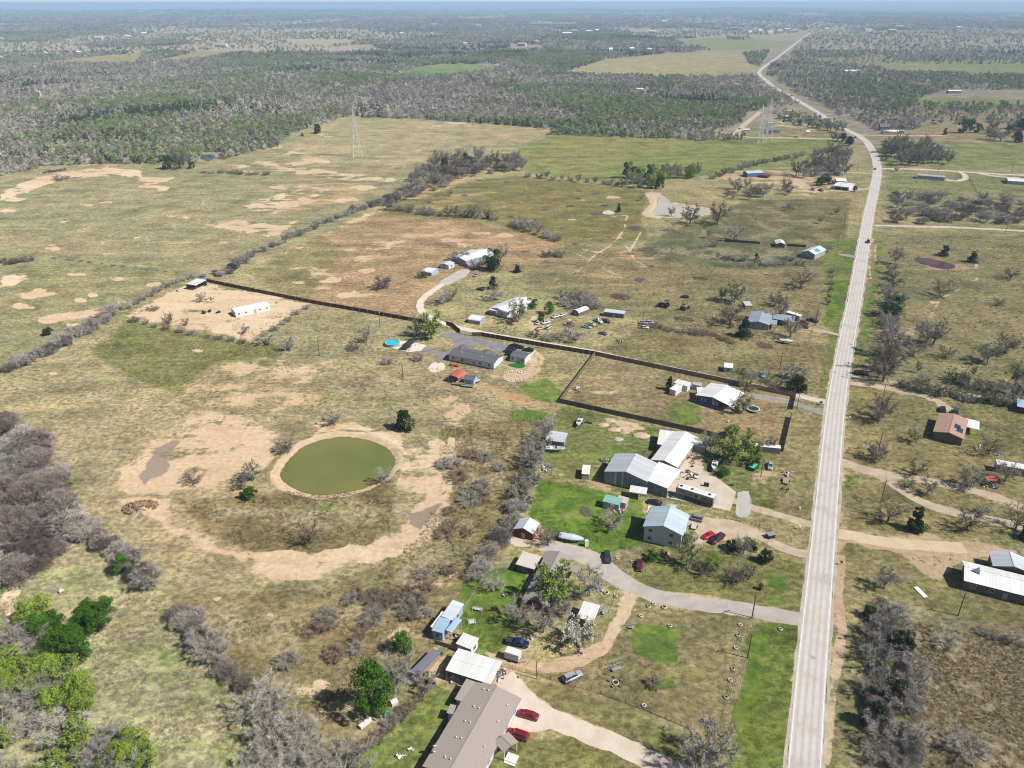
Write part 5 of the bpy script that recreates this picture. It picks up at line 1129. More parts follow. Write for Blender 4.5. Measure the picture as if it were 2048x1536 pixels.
def scatter(name, pts, scl, idx, coll, label, cat, hscl=None):
    n = len(pts); me = bpy.data.meshes.new(name); me.vertices.add(n); me.vertices.foreach_set('co', np.asarray(pts, np.float32).ravel())
    for nm, tp, arr in (('s', 'FLOAT_VECTOR', scl), ('k', 'INT', idx), ('a', 'FLOAT', RNG.uniform(0, 6.28, n))):
        a = me.attributes.new(nm, tp, 'POINT')
        a.data.foreach_set('vector' if tp == 'FLOAT_VECTOR' else 'value', np.asarray(arr, np.int32 if tp == 'INT' else np.float32).ravel())
    o = put(name, me); tag(o, label, cat, kind='stuff')
    ng = bpy.data.node_groups.new(name + '_nodes', 'GeometryNodeTree')
    ng.interface.new_socket('Geometry', in_out='INPUT', socket_type='NodeSocketGeometry'); ng.interface.new_socket('Geometry', in_out='OUTPUT', socket_type='NodeSocketGeometry')
    gi = ng.nodes.new('NodeGroupInput'); go = ng.nodes.new('NodeGroupOutput'); ip = ng.nodes.new('GeometryNodeInstanceOnPoints'); ci = ng.nodes.new('GeometryNodeCollectionInfo')
    ci.inputs['Collection'].default_value = coll; ci.inputs['Separate Children'].default_value = True; ci.inputs['Reset Children'].default_value = True
    def na(nm, dt):
        x = ng.nodes.new('GeometryNodeInputNamedAttribute'); x.data_type = dt; x.inputs[0].default_value = nm; return [s for s in x.outputs if s.enabled][0]
    ip.inputs['Pick Instance'].default_value = True
    cb = ng.nodes.new('ShaderNodeCombineXYZ'); ng.links.new(na('a', 'FLOAT'), cb.inputs[2])
    ng.links.new(gi.outputs[0], ip.inputs['Points']); ng.links.new(ci.outputs[0], ip.inputs['Instance']); ng.links.new(na('k', 'INT'), ip.inputs['Instance Index'])
    ng.links.new(cb.outputs[0], ip.inputs['Rotation']); ng.links.new(na('s', 'FLOAT_VECTOR'), ip.inputs['Scale']); ng.links.new(ip.outputs[0], go.inputs[0])
    o.modifiers.new('scatter', 'NODES').node_group = ng
    return o
WOOD = [(-1500, 372), (-300, 362), (0, 352), (60, 340), (90, 330), (330, 326), (335, 330), (395, 326), (405, 306), (440, 304), (445, 318), (500, 305), (560, 292), (575, 275), (600, 262), (640, 250), (690, 234), (780, 236), (860, 240), (1000, 250), (1100, 258), (1190, 258), (1250, 262), (1380, 262), (1470, 256), (1482, 240), (1515, 222), (1545, 212), (1600, 214), (1590, 200), (1560, 184), (1530, 165), (1512, 150), (1518, 152), (1330, 156), (1200, 152), (1120, 149), (1160, 135), (1215, 118), (1330, 108), (1345, 100), (1370, 88), (1345, 80), (1440, 72), (1560, 70), (1620, 62), (3600, 58), (3600, 0), (-3600, 0), (-3600, 372)]
CLEAR = [[(85, 122), (290, 103), (273, 127), (105, 127)], [(273, 130), (345, 114), (420, 98), (512, 98), (480, 104), (400, 118)], [(760, 153), (850, 133), (880, 128), (990, 128), (1005, 138), (905, 152)],
 [(1020, 88), (1085, 90), (1085, 96), (1020, 96)], [(560, 78), (720, 80), (700, 90), (600, 92)], [(640, 96), (740, 88), (760, 98), (660, 106)], [(905, 34), (1010, 28), (1030, 34), (930, 38)], [(1060, 45), (1160, 45), (1160, 50), (1060, 50)], [(1260, 60), (1330, 60), (1320, 66), (1260, 66)], [(1640, 14), (1730, 14), (1730, 17), (1640, 17)],
 [(530, 190), (680, 170), (880, 175), (1000, 180), (990, 192), (700, 196)] if False else [(0, 0), (1, 0), (1, 1)],
 [(1478, 276), (1490, 238), (1530, 216), (1540, 224), (1500, 250), (1486, 276)], [(1250, 255), (1380, 250), (1470, 250), (1470, 262), (1250, 262)] if False else [(0, 0), (1, 0), (1, 1)],
 [(1010, 95), (1080, 88), (1090, 98), (1030, 102)], [(1270, 178), (1300, 178), (1300, 188), (1270, 188)]]
WOOD2 = [[(1535, 150), (1545, 128), (1600, 122), (1680, 130), (1740, 134), (1800, 146), (1900, 150), (2100, 156), (3000, 160), (3000, 190), (2100, 184), (1900, 180), (1850, 195), (1795, 235), (1750, 242), (1720, 225), (1680, 232), (1640, 205), (1600, 190), (1560, 166)],
 [(1760, 100), (1900, 88), (1960, 95), (3000, 92), (3000, 108), (1880, 124), (1840, 128), (1790, 118)], [(1625, 78), (1700, 66), (1820, 72), (1860, 92), (1780, 110), (1660, 118), (1600, 120), (1585, 108)],
 [(1340, 92), (1400, 94), (1420, 104), (1345, 106)], [(1490, 108), (1540, 104), (1520, 135), (1500, 128)], [(1455, 74), (1500, 74), (1500, 80), (1455, 80)],
 [(1545, 222), (1640, 240), (1660, 250), (1640, 262), (1560, 244)], [(1700, 232), (1760, 246), (1850, 244), (1830, 262), (1750, 262)], [(1380, 272), (1120, 260), (1100, 270), (1370, 280)],
 [(1230, 254), (1340, 260), (1420, 268), (1500, 282), (1400, 284), (1240, 268)]]
WDENS = [.72, .5, .5, .9, .9, 1, .75, .7, .9, .55]
def in_any(px, py, polys):
    m = np.zeros(px.shape, bool)
    for p in polys: m |= sdist(px, py, p) > 0
    return m
def cells(r0, r1, s, th=42):
    out = []
    r = r0
    while r < r1:
        st = s * (1 + 0); na_ = int(2 * R(th) * r / st); a = (np.arange(na_) + RNG.uniform(0, 1, na_)) / na_ * 2 * R(th) - R(th); rr = r + RNG.uniform(0, st, na_)
        out.append(np.stack([rr * np.sin(a), rr * np.cos(a)], -1)); r += st
    return np.concatenate(out)
allp = []
for r0, r1, s, sc in ((640, 1500, 5.4, 1.0), (1500, 2600, 7.0, 1.15), (2600, 4600, 11, 1.7), (4600, 8000, 22, 3.2), (8000, 16000, 46, 6.5)):
    P = cells(r0, r1, s); x, y = P[:, 0], P[:, 1]; px, py, d = px_of(x, y)
    jx = px + (fbm(x / 25, y / 25, 3) - .5) * 14; jy = py + (fbm(x / 25, y / 25, 4) - .5) * 3
    m = (sdist(jx, jy, WOOD) > 0) & ~in_any(jx, jy, CLEAR)
    u = RNG.uniform(0, 1, len(x))
    for pl, dn in zip(WOOD2, WDENS): m |= (sdist(jx, jy, pl) > 0) & (u < dn)
    m &= ~((fbm(x / 900 + 3, y / 1500, 61, 4) > .60) & (y > 2600) & (u > .12))
    m &= ~((fbm(x / 60, y / 130, 71, 3) > .60) & (u > .35))
    # scattered savannah trees
    sav = (sdist(px, py, [(1620, 62), (3000, 60), (3000, 130), (1850, 130), (1620, 128), (1560, 118)]) > 0) & (u < .10 / 1.0)
    sav2 = (sdist(px, py, [(1800, 210), (2500, 215), (2500, 262), (1810, 250)]) > 0) & (u < .16)
    m |= sav | sav2
    # keep the road open
    rd = linedist(x, y, [(p.x, p.y) for p in RC[::4]]) < 11
    tk = linedist(x, y, gxy(DRIVES[18][0])) < 9
    m &= ~(rd | tk)
    x, y, px, py = x[m], y[m], px[m], py[m]
    n1 = fbm(x / 160, y / 420, 21, 4); n2 = fbm(x / 300 + 9, y / 260, 31, 4); n3 = fbm(x / 70, y / 70, 41, 3)
    k = RNG.integers(0, 4, len(x)); u = RNG.uniform(0, 1, len(x))
    k = np.where((k == 3) & (u < .4), 0, k)
    zone = fbm(x / 420 + 7, y / 700, 87, 3)
    green = (n1 * .5 + n3 * .3 + zone * .25 + (u - .5) * .2) > .57
    k = np.where((zone < .42) & (k == 3), 2, k)
    # greener belt along the creek
    belt = in_any(px, py, [[(300, 340), (560, 280), (700, 225), (690, 215), (500, 260), (250, 320)], [(1250, 195), (1420, 215), (1560, 190), (1560, 215), (1480, 245), (1200, 240), (1130, 215)], [(1560, 150), (1900, 150), (2300, 160), (2300, 185), (1900, 180), (1800, 235), (1700, 220), (1640, 200)], [(0, 200), (500, 140), (700, 150), (1200, 170), (1000, 190), (500, 200), (0, 240)]])
    green |= belt & (u < .36)
    k = np.where(green, np.where(RNG.uniform(0, 1, len(x)) < .55, 4, np.where(RNG.uniform(0, 1, len(x)) < .72, 5, 7)), k)
    ced = (n2 * .65 + n3 * .35 + (u - .5) * .2) > .63
    ced |= in_any(px, py, [[(420, 108), (520, 92), (640, 104), (480, 122)], [(300, 220), (450, 208), (570, 212), (560, 235), (420, 232), (200, 248), (60, 258), (50, 246)], [(900, 100), (1060, 105), (1060, 118), (900, 118)], [(200, 262), (330, 268), (330, 295), (210, 285)], [(1050, 70), (1320, 75), (1360, 82), (1100, 84)]]) & (u < .42)
    k = np.where(ced & ~(belt), 6, k)
    bare_z = in_any(px, py, [[(0, 190), (200, 178), (270, 185), (160, 200), (0, 206)], [(700, 180), (880, 168), (1040, 180), (960, 195), (720, 196)], [(880, 222), (1000, 210), (1150, 225), (1160, 245), (900, 240)], [(1040, 150), (1340, 158), (1280, 175), (1050, 170)], [(1360, 155), (1530, 155), (1540, 180), (1380, 180)]])
    k = np.where(bare_z & (u < .93), np.where(u < .5, 0, 2), k)
    low = np.where(bare_z, .62, 1.0)
    sx = sc * RNG.uniform(.72, 1.25, len(x)); sz = np.minimum(sc, 1.0 + .25 * (sc - 1)) * RNG.uniform(.75, 1.2, len(x)) * low
    allp.append((np.stack([x, y, elev(x, y) - (.0 if sc < 2 else .5)], -1), np.stack([sx, sx, sz], -1), k))
Pp = np.concatenate([a[0] for a in allp]); Ps = np.concatenate([a[1] for a in allp]); Pk = np.concatenate([a[2] for a in allp])
print('woodland crowns', len(Pp))
for nm, sel, lab in (('grey_woodland', Pk < 4, 'grey leafless woodland stretching to the horizon'), ('green_woodland', (Pk == 4) | (Pk == 5) | (Pk == 7), 'green budding crowns spread through the far woodland'), ('cedar_woodland', Pk == 6, 'dark cedar stands scattered through the far woodland')):
    scatter(nm, Pp[sel], Ps[sel], Pk[sel], fc, lab, 'woodland')
# --- tufts and weeds on the rough ground
def tuft_area(poly, step, kinds, smin, smax, thr=.0, seed=1):
    Q = gxy(poly); xs = [q[0] for q in Q]; ys = [q[1] for q in Q]
    gx, gy = np.meshgrid(np.arange(min(xs), max(xs), step), np.arange(min(ys), max(ys), step)); x = gx.ravel() + RNG.uniform(-.5, .5, gx.size) * step; y = gy.ravel() + RNG.uniform(-.5, .5, gx.size) * step
    px, py, d = px_of(x, y); m = (sdist(x, y, Q) > 0) & (fbm(x / 5, y / 5, seed, 3) > thr) & (px > -120) & (px < 2170) & (py < 1640)
    for pts, wd, _ in DRIVES: m &= linedist(x, y, gxy(pts)) > wd * .5 + .6
    m &= linedist(x, y, [(p.x, p.y) for p in RC[:80]]) > 5.2
    m &= sdist(x, y, W_POND[0]) < -1.2
    x, y = x[m], y[m]; s = RNG.uniform(smin, smax, len(x))
    return np.stack([x, y, elev(x, y)], -1), np.stack([s, s, s], -1), RNG.choice(kinds, len(x))
T = [tuft_area([(370, 1000), (560, 990), (790, 965), (780, 1060), (700, 1100), (480, 1095)], .8, [0, 1, 1, 2], .6, 1.2, .5, 2), tuft_area([(880, 850), (1090, 835), (1050, 980), (930, 1180), (700, 1400), (560, 1450), (400, 1260), (560, 1190), (800, 1110), (880, 1000)], .9, [0, 0, 1, 2], .6, 1.3, .5, 3),
 tuft_area([(1810, 1240), (1940, 1270), (2200, 1310), (2200, 1640), (1820, 1640)], .5, [0, 0, 1, 2, 0], .45, .95, .34, 4), tuft_area([(-100, 1190), (330, 1190), (500, 1420), (500, 1640), (200, 1640), (-100, 1300)], .9, [0, 0, 1, 3], .6, 1.2, .5, 5),
 tuft_area([(0, 760), (240, 640), (640, 620), (1100, 800), (1000, 850), (600, 840), (250, 900), (0, 850)], 1.5, [0, 0, 1], .6, 1.3, .58, 6)]
T += [tuft_area([(1300, 490), (1600, 500), (1660, 640), (1660, 780), (1200, 690), (1060, 600), (1200, 500)], 2.4, [0, 1, 2], .6, 1.3, .6, 7),
 tuft_area([(1780, 480), (2200, 480), (2200, 800), (1760, 750)], 2.2, [0, 1, 4, 2], .6, 1.3, .6, 8), tuft_area([(1690, 780), (2200, 830), (2200, 1250), (1680, 1160)], 1.8, [0, 1], .5, 1, .6, 9)]
scatter('weeds_and_tufts', np.concatenate([t[0] for t in T]), np.concatenate([t[1] for t in T]), np.concatenate([t[2] for t in T]), tuf, 'dry grass tufts and weeds on the rough ground', 'weeds')
print('tufts', sum(len(t[0]) for t in T))
# ---------------------------------------------------------------- materials for built things
WHITE = (240, 240, 238)
def metal_roof(nm, c, ax, rust=0.0): return mat(nm + ('_x' if ax == 0 else '_y'), C(*c, k=.66), .42, .15, .05, .5, ribs=2 * math.pi / .8, rib_axis=ax, rust=rust, spec=.4)
def shingle(nm, c): return mat(nm, C(*c), .95, 0, .22, 3.0, bump=.3)
def paint(nm, c, **k): return mat(nm, C(*c), .7, 0, .07, .8, **k)
GLASS = mat('dark_glass', (.03, .035, .045), .12, 0, .05, 1, spec=.6)
FRAME = mat('white_trim', C(236, 236, 234), .6, var=.04)
DOORM = mat('door_paint', C(190, 186, 180), .6, var=.06)
WOODP = mat('weathered_wood', C(168, 146, 122), .9, var=.25, scale=2.5)
POLEM = mat('pole_wood', C(96, 82, 70), .9, var=.2, scale=2)
STEEL = mat('galvanised_steel', C(196, 200, 204), .45, .5, .08)
DARKM = mat('dark_metal', C(52, 52, 54), .6, .3, .1)
RUBBER = mat('rubber', (.02, .02, .02), .9, var=.2)
CONC = mat('concrete', C(200, 194, 186), .95, var=.12, scale=2)
WIN_F = {}
def window(parent, w_, h_, loc, rz):
    key = (round(w_, 1), round(h_, 1))
    if key not in WIN_F:
        a, b = w_ / 2, h_ / 2; f = MB(); t = .09
        for x0, z0, x1, z1 in ((-a - t, -b - t, a + t, -b), (-a - t, b, a + t, b + t), (-a - t, -b, -a, b), (a, -b, a + t, b), (-.03, -b, .03, b)): f.box(x0, -.07, z0, x1, .0, z1)
        g = MB(); g.box(-a, -.04, -b, a, -.01, b)
        WIN_F[key] = (f.mesh('window', FRAME), g.mesh('pane', GLASS))
    o = put('window', WIN_F[key][0], parent, loc, (0, 0, rz)); put('pane', WIN_F[key][1], o)
def door(parent, loc, rz, w_=.95, h_=2.05, m=None):
    d = MB(); d.box(-w_ / 2, -.06, 0, w_ / 2, 0, h_); d.box(-w_ / 2 - .08, -.09, 0, -w_ / 2, 0, h_ + .08); d.box(w_ / 2, -.09, 0, w_ / 2 + .08, 0, h_ + .08)
    o = d.obj('door', m or DOORM, parent); o.location = loc; o.rotation_euler = (0, 0, rz)
    k = MB(); k.box(w_ / 2 - .16, -.14, .95, w_ / 2 - .08, -.06, 1.05); k.obj('handle', DARKM, o)
def rect(A, B, C_, z):
    """three corners of the eaves (far left, far right, near right) -> centre, half sizes, heading"""
    a, b, c = G(*A, z).xy, G(*B, z).xy, G(*C_, z).xy
    u = (b - a); W = u.length; u.normalize(); v = Vector((-u.y, u.x)); 
    Lg = (c - b).dot(-v); sgn = 1
    d = a + (c - b); cen = (a + c) / 2
    return cen, W, abs(Lg), math.atan2(u.y, u.x)
def roof_mesh(W, D, h, rise, axis, th, ov=.0, hip=0.0):
    """gable roof, eaves rectangle W x D at height h; ridge along axis"""
    x, y = W / 2 + ov, D / 2 + ov; m = MB()
    if axis == 'x':
        hx = hip * D / 2
        m.slab([(-x, -y, h), (x, -y, h), (x - hx, 0, h + rise), (-x + hx, 0, h + rise)], th)
        m.slab([(x, y, h), (-x, y, h), (-x + hx, 0, h + rise), (x - hx, 0, h + rise)], th)
        if hip:
            m.slab([(x, -y, h), (x, y, h), (x - hx, 0, h + rise)], th); m.slab([(-x, y, h), (-x, -y, h), (-x + hx, 0, h + rise)], th)
    elif axis == 'y':
        m.slab([(x, -y, h), (x, y, h), (0, y, h + rise), (0, -y, h + rise)], th)
        m.slab([(-x, y, h), (-x, -y, h), (0, -y, h + rise), (0, y, h + rise)], th)
    elif axis == 'mx':      # one slope, high on the left
        m.slab([(-x, -y, h + rise), (x, -y, h), (x, y, h), (-x, y, h + rise)], th)
    elif axis == 'my':      # one slope, high at the back
        m.slab([(-x, -y, h), (x, -y, h), (x, y, h + rise), (-x, y, h + rise)], th)
    elif axis == 'round':   # barrel along y
        n = 8
        for k in range(n):
            a0, a1 = math.pi * k / n, math.pi * (k + 1) / n
            m.slab([(x * math.cos(a0), -y, h + rise * math.sin(a0)), (x * math.cos(a0), y, h + rise * math.sin(a0)), (x * math.cos(a1), y, h + rise * math.sin(a1)), (x * math.cos(a1), -y, h + rise * math.sin(a1))], th)
    elif axis == 'roundx':
        n = 8
        for k in range(n):
            a0, a1 = math.pi * k / n, math.pi * (k + 1) / n
            m.slab([(x, y * math.cos(a0), h + rise * math.sin(a0)), (-x, y * math.cos(a0), h + rise * math.sin(a0)), (-x, y * math.cos(a1), h + rise * math.sin(a1)), (x, y * math.cos(a1), h + rise * math.sin(a1))], th)
    return m
def wall_mesh(W, D, h, rise, axis, ins, z0=0.0, sides='fblr'):
    x, y = W / 2 - ins, D / 2 - ins; m = MB(); t = .14
    def hh(px, py):
        if axis == 'x': return h + rise * (1 - abs(py) / (D / 2)) - .06
        if axis == 'y': return h + rise * (1 - abs(px) / (W / 2)) - .06
        if axis == 'mx': return h + rise * (.5 - px / W) - .06
        if axis == 'my': return h + rise * (.5 + py / D) - .06
        if axis == 'round': return h + rise * math.sqrt(max(0, 1 - (px / (W / 2)) ** 2)) - .06
        if axis == 'roundx': return h + rise * math.sqrt(max(0, 1 - (py / (D / 2)) ** 2)) - .06
    def wall(p, q, nin):
        n = 8 if axis.startswith('round') else 2
        P_ = [(p[0] + (q[0] - p[0]) * k / n, p[1] + (q[1] - p[1]) * k / n) for k in range(n + 1)]
        for a, b in zip(P_[:-1], P_[1:]):
            f = [(a[0], a[1], z0), (b[0], b[1], z0), (b[0], b[1], hh(*b)), (a[0], a[1], hh(*a))]
            g = [(c[0] + nin[0] * t, c[1] + nin[1] * t, c[2]) for c in f]
            m.loft([f, g])
    if 'f' in sides: wall((-x, -y), (x, -y), (0, 1))
    if 'b' in sides: wall((x, y), (-x, y), (0, -1))
    if 'l' in sides: wall((-x, y - t - .003), (-x, -y + t + .003), (1, 0))
    if 'r' in sides: wall((x, -y + t + .003), (x, y - t - .003), (-1, 0))
    return m
def shed(nm, label, cat, A, B, C_, z, rise=.8, axis='y', roof=None, wall=None, sides='fblr', ins=.25, wins='', doors='', group=None, ov=0.0, th=.1, hip=0, posts=False, skirt=None, ww=(1.0, 1.1), root=None, dz=0, wz=None, nw=None):
    """build a roofed thing; A,B,C_ eave corners far-left, far-right, near-right as photographed"""
    cen, W, D, rz = rect(A, B, C_, z)
    if root is None:
        o = thing(nm, label, cat, (cen.x, cen.y, dz), rz, group); pa = o; off = None
    else:
        o = root; q = Matrix.Rotation(-root.rotation_euler.z, 2) @ (cen - root.location.xy)
        pa = put(nm, None, root, (q.x, q.y, 0), (0, 0, rz - root.rotation_euler.z))
    def add(name, m, mats):
        if root is None: return m.obj(name, mats, o)
        e = m.obj(name, mats, root); e.location = pa.location; e.rotation_euler = pa.rotation_euler; return e
    r = add('roof', roof_mesh(W, D, z, rise, axis, th, ov, hip), roof)
    if axis in 'xy' and not hip:
        c = MB(); 
        if axis == 'x': c.box(-W / 2 - ov, -.14, z + rise - .02, W / 2 + ov, .14, z + rise + .05)
        else: c.box(-.14, -D / 2 - ov, z + rise - .02, .14, D / 2 + ov, z + rise + .05)
        cc = c.obj('ridge_cap', roof, r)
    if wall and sides:
        wl = add('wall', wall_mesh(W, D, z, rise, axis, ins, .0, sides), wall)
    else: wl = None
    x, y = W / 2 - ins, D / 2 - ins
    if wl:
        zz = wz or (z * .56)
        for s in wins:
            n = nw or max(1, int((W if s in 'fb' else D) / 4.2))
            for k in range(n):
                t = -1 + 2 * (k + .5) / n
                if doors and s == doors[0] and n > 1 and k == n // 2: continue
                loc, ang = {'f': ((t * x, -y, zz), 0), 'b': ((t * x, y, zz), math.pi), 'l': ((-x, t * y, zz), -math.pi / 2), 'r': ((x, t * y, zz), math.pi / 2)}[s]
                window(wl, ww[0], ww[1], loc, ang)
        for s in doors:
            t = .12 if wins and s in wins else .0
            loc, ang = {'f': ((t * x, -y, 0.02), 0), 'b': ((t * x, y, 0.02), math.pi), 'l': ((-x, t * y, 0.02), -math.pi / 2), 'r': ((x, t * y, 0.02), math.pi / 2)}[s]
            door(wl, loc, ang)
        if skirt:
            k = MB(); s_ = .02
            k.box(-x - s_, -y - s_, 0, x + s_, -y - .001, .5); k.box(-x - s_, y + .001, 0, x + s_, y + s_, .5); k.box(-x - s_, -y, 0, -x - .001, y, .5); k.box(x + .001, -y, 0, x + s_, y, .5)
            k.obj('skirting', skirt, wl)
    if posts:
        nx = 2 if W < 7 else 3
        for sx in range(nx):
            for sy in (-1, 1):
                px_ = -x + 2 * x * sx / (nx - 1); hh = z
                if axis == 'y': hh = z + rise * (1 - abs(px_) / (W / 2))
                if axis == 'mx': hh = z + rise * (.5 - px_ / W)
                if axis == 'my': hh = z + rise * (.5 + sy * y / D)
                p = MB(); p.box(px_ - .07, sy * y - .07, 0, px_ + .07, sy * y + .07, hh - .05); add('post', p, STEEL if posts == 'steel' else (posts if not isinstance(posts, bool) else FRAME))
    if root is not None: bpy.data.objects.remove(pa)
    return o, W, D
# roofs
rW = (246, 246, 244); rG = (206, 210, 212); rB = (198, 216, 226)
def mr(n, c, ax, rust=0.0): return metal_roof(n, c, ax, rust)
wallW = paint('white_siding', (232, 234, 238)); wallG = mat('grey_sheet_wall', C(150, 164, 178), .6, .2, .1, .6, ribs=2 * math.pi / .9, rib_axis=0, streak=.7); wallTan = paint('tan_siding', (190, 178, 160)); wallBlue = mat('blue_siding', C(72, 92, 124), .7, var=.06); wallRed = mat('red_barn_wall', C(124, 34, 38), .75, var=.1)
wallBrown = paint('brown_grey_siding', (118, 104, 100)); wallLB = paint('pale_blue_siding', (168, 196, 222)); wallGrey = paint('grey_siding', (176, 178, 182)); wallLil = paint('lilac_white_siding', (214, 212, 222))
shG = shingle('grey_brown_shingle', (172, 160, 152)); shD = shingle('dark_grey_shingle', (104, 104, 110)); shB = shingle('pinkish_brown_shingle', (178, 144, 130)); shR = shingle('grey_shingle', (164, 154, 148))

# ---- the big shingled house at the bottom
o, W, D = shed('shingled_house', 'long house with a low grey-brown shingle roof and white roof vents at the bottom', 'house', (944, 1362), (1041, 1396), (951, 1576), 2.8, 1.1, 'y', shG, wallW, wins='r', ins=.45, skirt=CONC)
BIG = o
shed('wing', '', '', (932, 1358), (950, 1364), (926, 1404), 2.8, .12, 'my', shG, wallW, ins=.3, root=o)
shed('porch', '', '', (1010, 1458), (1030, 1478), (1012, 1511), 2.85, .5, 'x', shG, None, sides='', posts=True, root=o)
shed('annex', '', '', (902, 1409), (914, 1412), (902, 1428), 2.5, .15, 'my', shG, wallW, ins=.2, root=o)
vent = MB(); vent.tube((0, 0, 0), (0, 0, .3), .1, .1, 8); vent.tube((0, 0, .28), (0, 0, .38), .17, .1, 8); vm = vent.mesh('roof_vent', FRAME)
rf = [c for c in o.children if c.name.startswith('roof')][0]
for vx, vy in ((947, 1413), (957, 1418), (929, 1442), (939, 1446), (911, 1474), (922, 1478), (889, 1514), (900, 1520), (1013, 1409), (995, 1442), (968, 1492), (966, 1378), (976, 1382)):
    p = G(vx, vy, 3.5).xy - o.location.xy; q = Matrix.Rotation(-o.rotation_euler.z, 2) @ p
    zz = 2.8 + 1.1 * (1 - abs(q.x) / (W / 2))
    put('roof_vent', vm, rf, (q.x, q.y, zz - .02))
stoop = MB(); stoop.box(-1.2, -1, 0, 1.2, 1, .4); stoop.box(-1.2, -1.5, 0, 1.2, -1, .2)
sm_ = put('step', stoop.mesh('step', FRAME), o); q = Matrix.Rotation(-o.rotation_euler.z, 2) @ (G(1022, 1518).xy - o.location.xy); sm_.location = (q.x, q.y, 0)
# satellite dishes on the house edge
for x, y, s, lab in ((867, 1491, 1.0, 'white round dish at the left eave of the long shingled house, the upper one'), (866, 1503, .8, 'white round dish at the left eave of the long shingled house, the lower one')):
    p = G(x, y, 3.4); t = thing('satellite_dish', lab, 'dish', (p.x, p.y, 0), .6)
    m = MB(); m.tube((0, 0, 0), (0, 0, 3.3), .05, .05, 6); m.obj('mast', STEEL, t)
    m = MB(); rings = []
    for k in range(5):
        rr_ = .55 * s * k / 4; rings.append([(rr_ * math.cos(a * math.pi / 6), rr_ * math.sin(a * math.pi / 6), .12 * (k / 4) ** 2) for a in range(12)])
    m.loft(rings); d = m.obj('reflector', FRAME, t, True); d.location = (0, 0, 3.3); d.rotation_euler = (-.5, 0.3, 0)
shed('carport', 'large white metal canopy with a darker translucent strip behind the shingled house', 'carport', (916, 1296), (1004.6, 1323), (980.6, 1368.7), 3.3, .35, 'x', mr('white_metal_roof', rW, 0), None, sides='', posts='steel')
shed('low_shed', 'low dark grey ribbed metal shed roof left of the white canopy', 'shed', (857.5, 1293), (872.7, 1301), (842, 1357.6), 1.9, .25, 'mx', mr('dark_metal_roof', (128, 130, 142), 0), WOODP, ins=.2)
shed('white_shed', 'white flat-roofed shed between the light blue house and the white canopy', 'shed', (924.3, 1265), (955.4, 1277), (944, 1300), 2.5, .2, 'my', mr('white_metal_roof', rW, 0), wallW, wins='r', doors='f')
o, W, D = shed('blue_metal_house', 'small house of joined light blue and white metal roofs', 'house', (904.4, 1200.5), (927, 1207.6), (905, 1241), 3.0, .25, 'mx', mr('pale_metal_roof', (222, 230, 236), 1), wallLB, wins='r', ins=.3)
shed('lean_to', '', '', (882, 1222), (905, 1230), (884, 1262), 2.8, .1, 'my', mr('white_metal_roof', rW, 1), wallLB, ins=.2, root=o)
shed('front_room', '', '', (879.8, 1234.5), (902, 1240.4), (883.3, 1266), 3.05, .12, 'my', mr('light_blue_metal_roof', (176, 206, 232), 1), wallLB, ins=.25, root=o, wins='f')
shed('porch', '', '', (911.4, 1234.5), (923, 1239), (902.6, 1265), 2.7, .1, 'mx', mr('light_blue_metal_roof', (190, 214, 236), 0), None, sides='', posts=True, root=o)
# ---- red house and its canopy
o, W, D = shed('red_house', 'long barn-red house with a grey shingle roof under a yellow-green tree', 'house', (1095, 1102), (1146, 1114), (1096, 1213), 2.7, 1.0, 'y', shR, wallRed, wins='rf', ins=.4)
shed('annex', '', '', (1047, 1103.5), (1084, 1113), (1066.6, 1138.6), 2.5, .15, 'mx', mat('beige_metal_roof', C(226, 214, 204), .5, .1, .04), wallBrown, ins=.25, root=o, wins='f')
shed('entry', '', '', (1140, 1128), (1160, 1134), (1153, 1147), 2.5, .12, 'mx', shR, None, sides='', posts=True, root=o)
shed('canopy', 'square white metal canopy on posts right of the red house', 'carport', (1167, 1203), (1200, 1212), (1186, 1244), 2.8, .18, 'my', mr('white_metal_roof', rW, 0), None, sides='', posts='steel')
shed('red_barn', 'little red barn with white trim and a pale metal roof', 'barn', (1041, 1037), (1080, 1047), (1064.5, 1068), 2.7, 1.2, 'y', mr('pale_metal_roof', (214, 220, 224), 1), wallRed, doors='f', wins='r', ins=.3)
# ---- two-storey house
o, W, D = shed('two_storey_house', 'tall two-storey white house with a pale blue metal roof', 'house', (1302, 1013.5), (1380, 1031), (1365, 1072), 5.3, 1.9, 'y', mr('pale_blue_metal_roof', rB, 1), wallLil, ins=.45, sides='fblr')
wl = [c for c in o.children if c.name.startswith('wall')][0]
for tx in (-.62, .42):
    for zz in (1.5, 4.2): window(wl, 1.0, 1.15, (tx * W / 2, -D / 2 + .45, zz), 0)
for ty in (-.5, .3):
    for zz in (1.5, 4.2): window(wl, 1.0, 1.15, (W / 2 - .45, ty * D / 2, zz), math.pi / 2)
shed('dormer', '', '', (1338, 1009), (1352, 1011), (1352, 1020), 6.2, .15, 'my', mr('pale_blue_metal_roof', rB, 0), wallLil, ins=.1, root=o)
shed('side_room', '', '', (1297, 1012), (1304, 1013), (1300, 1027), 5.0, .1, 'my', mr('white_metal_roof', rW, 0), wallLil, ins=.1, root=o)
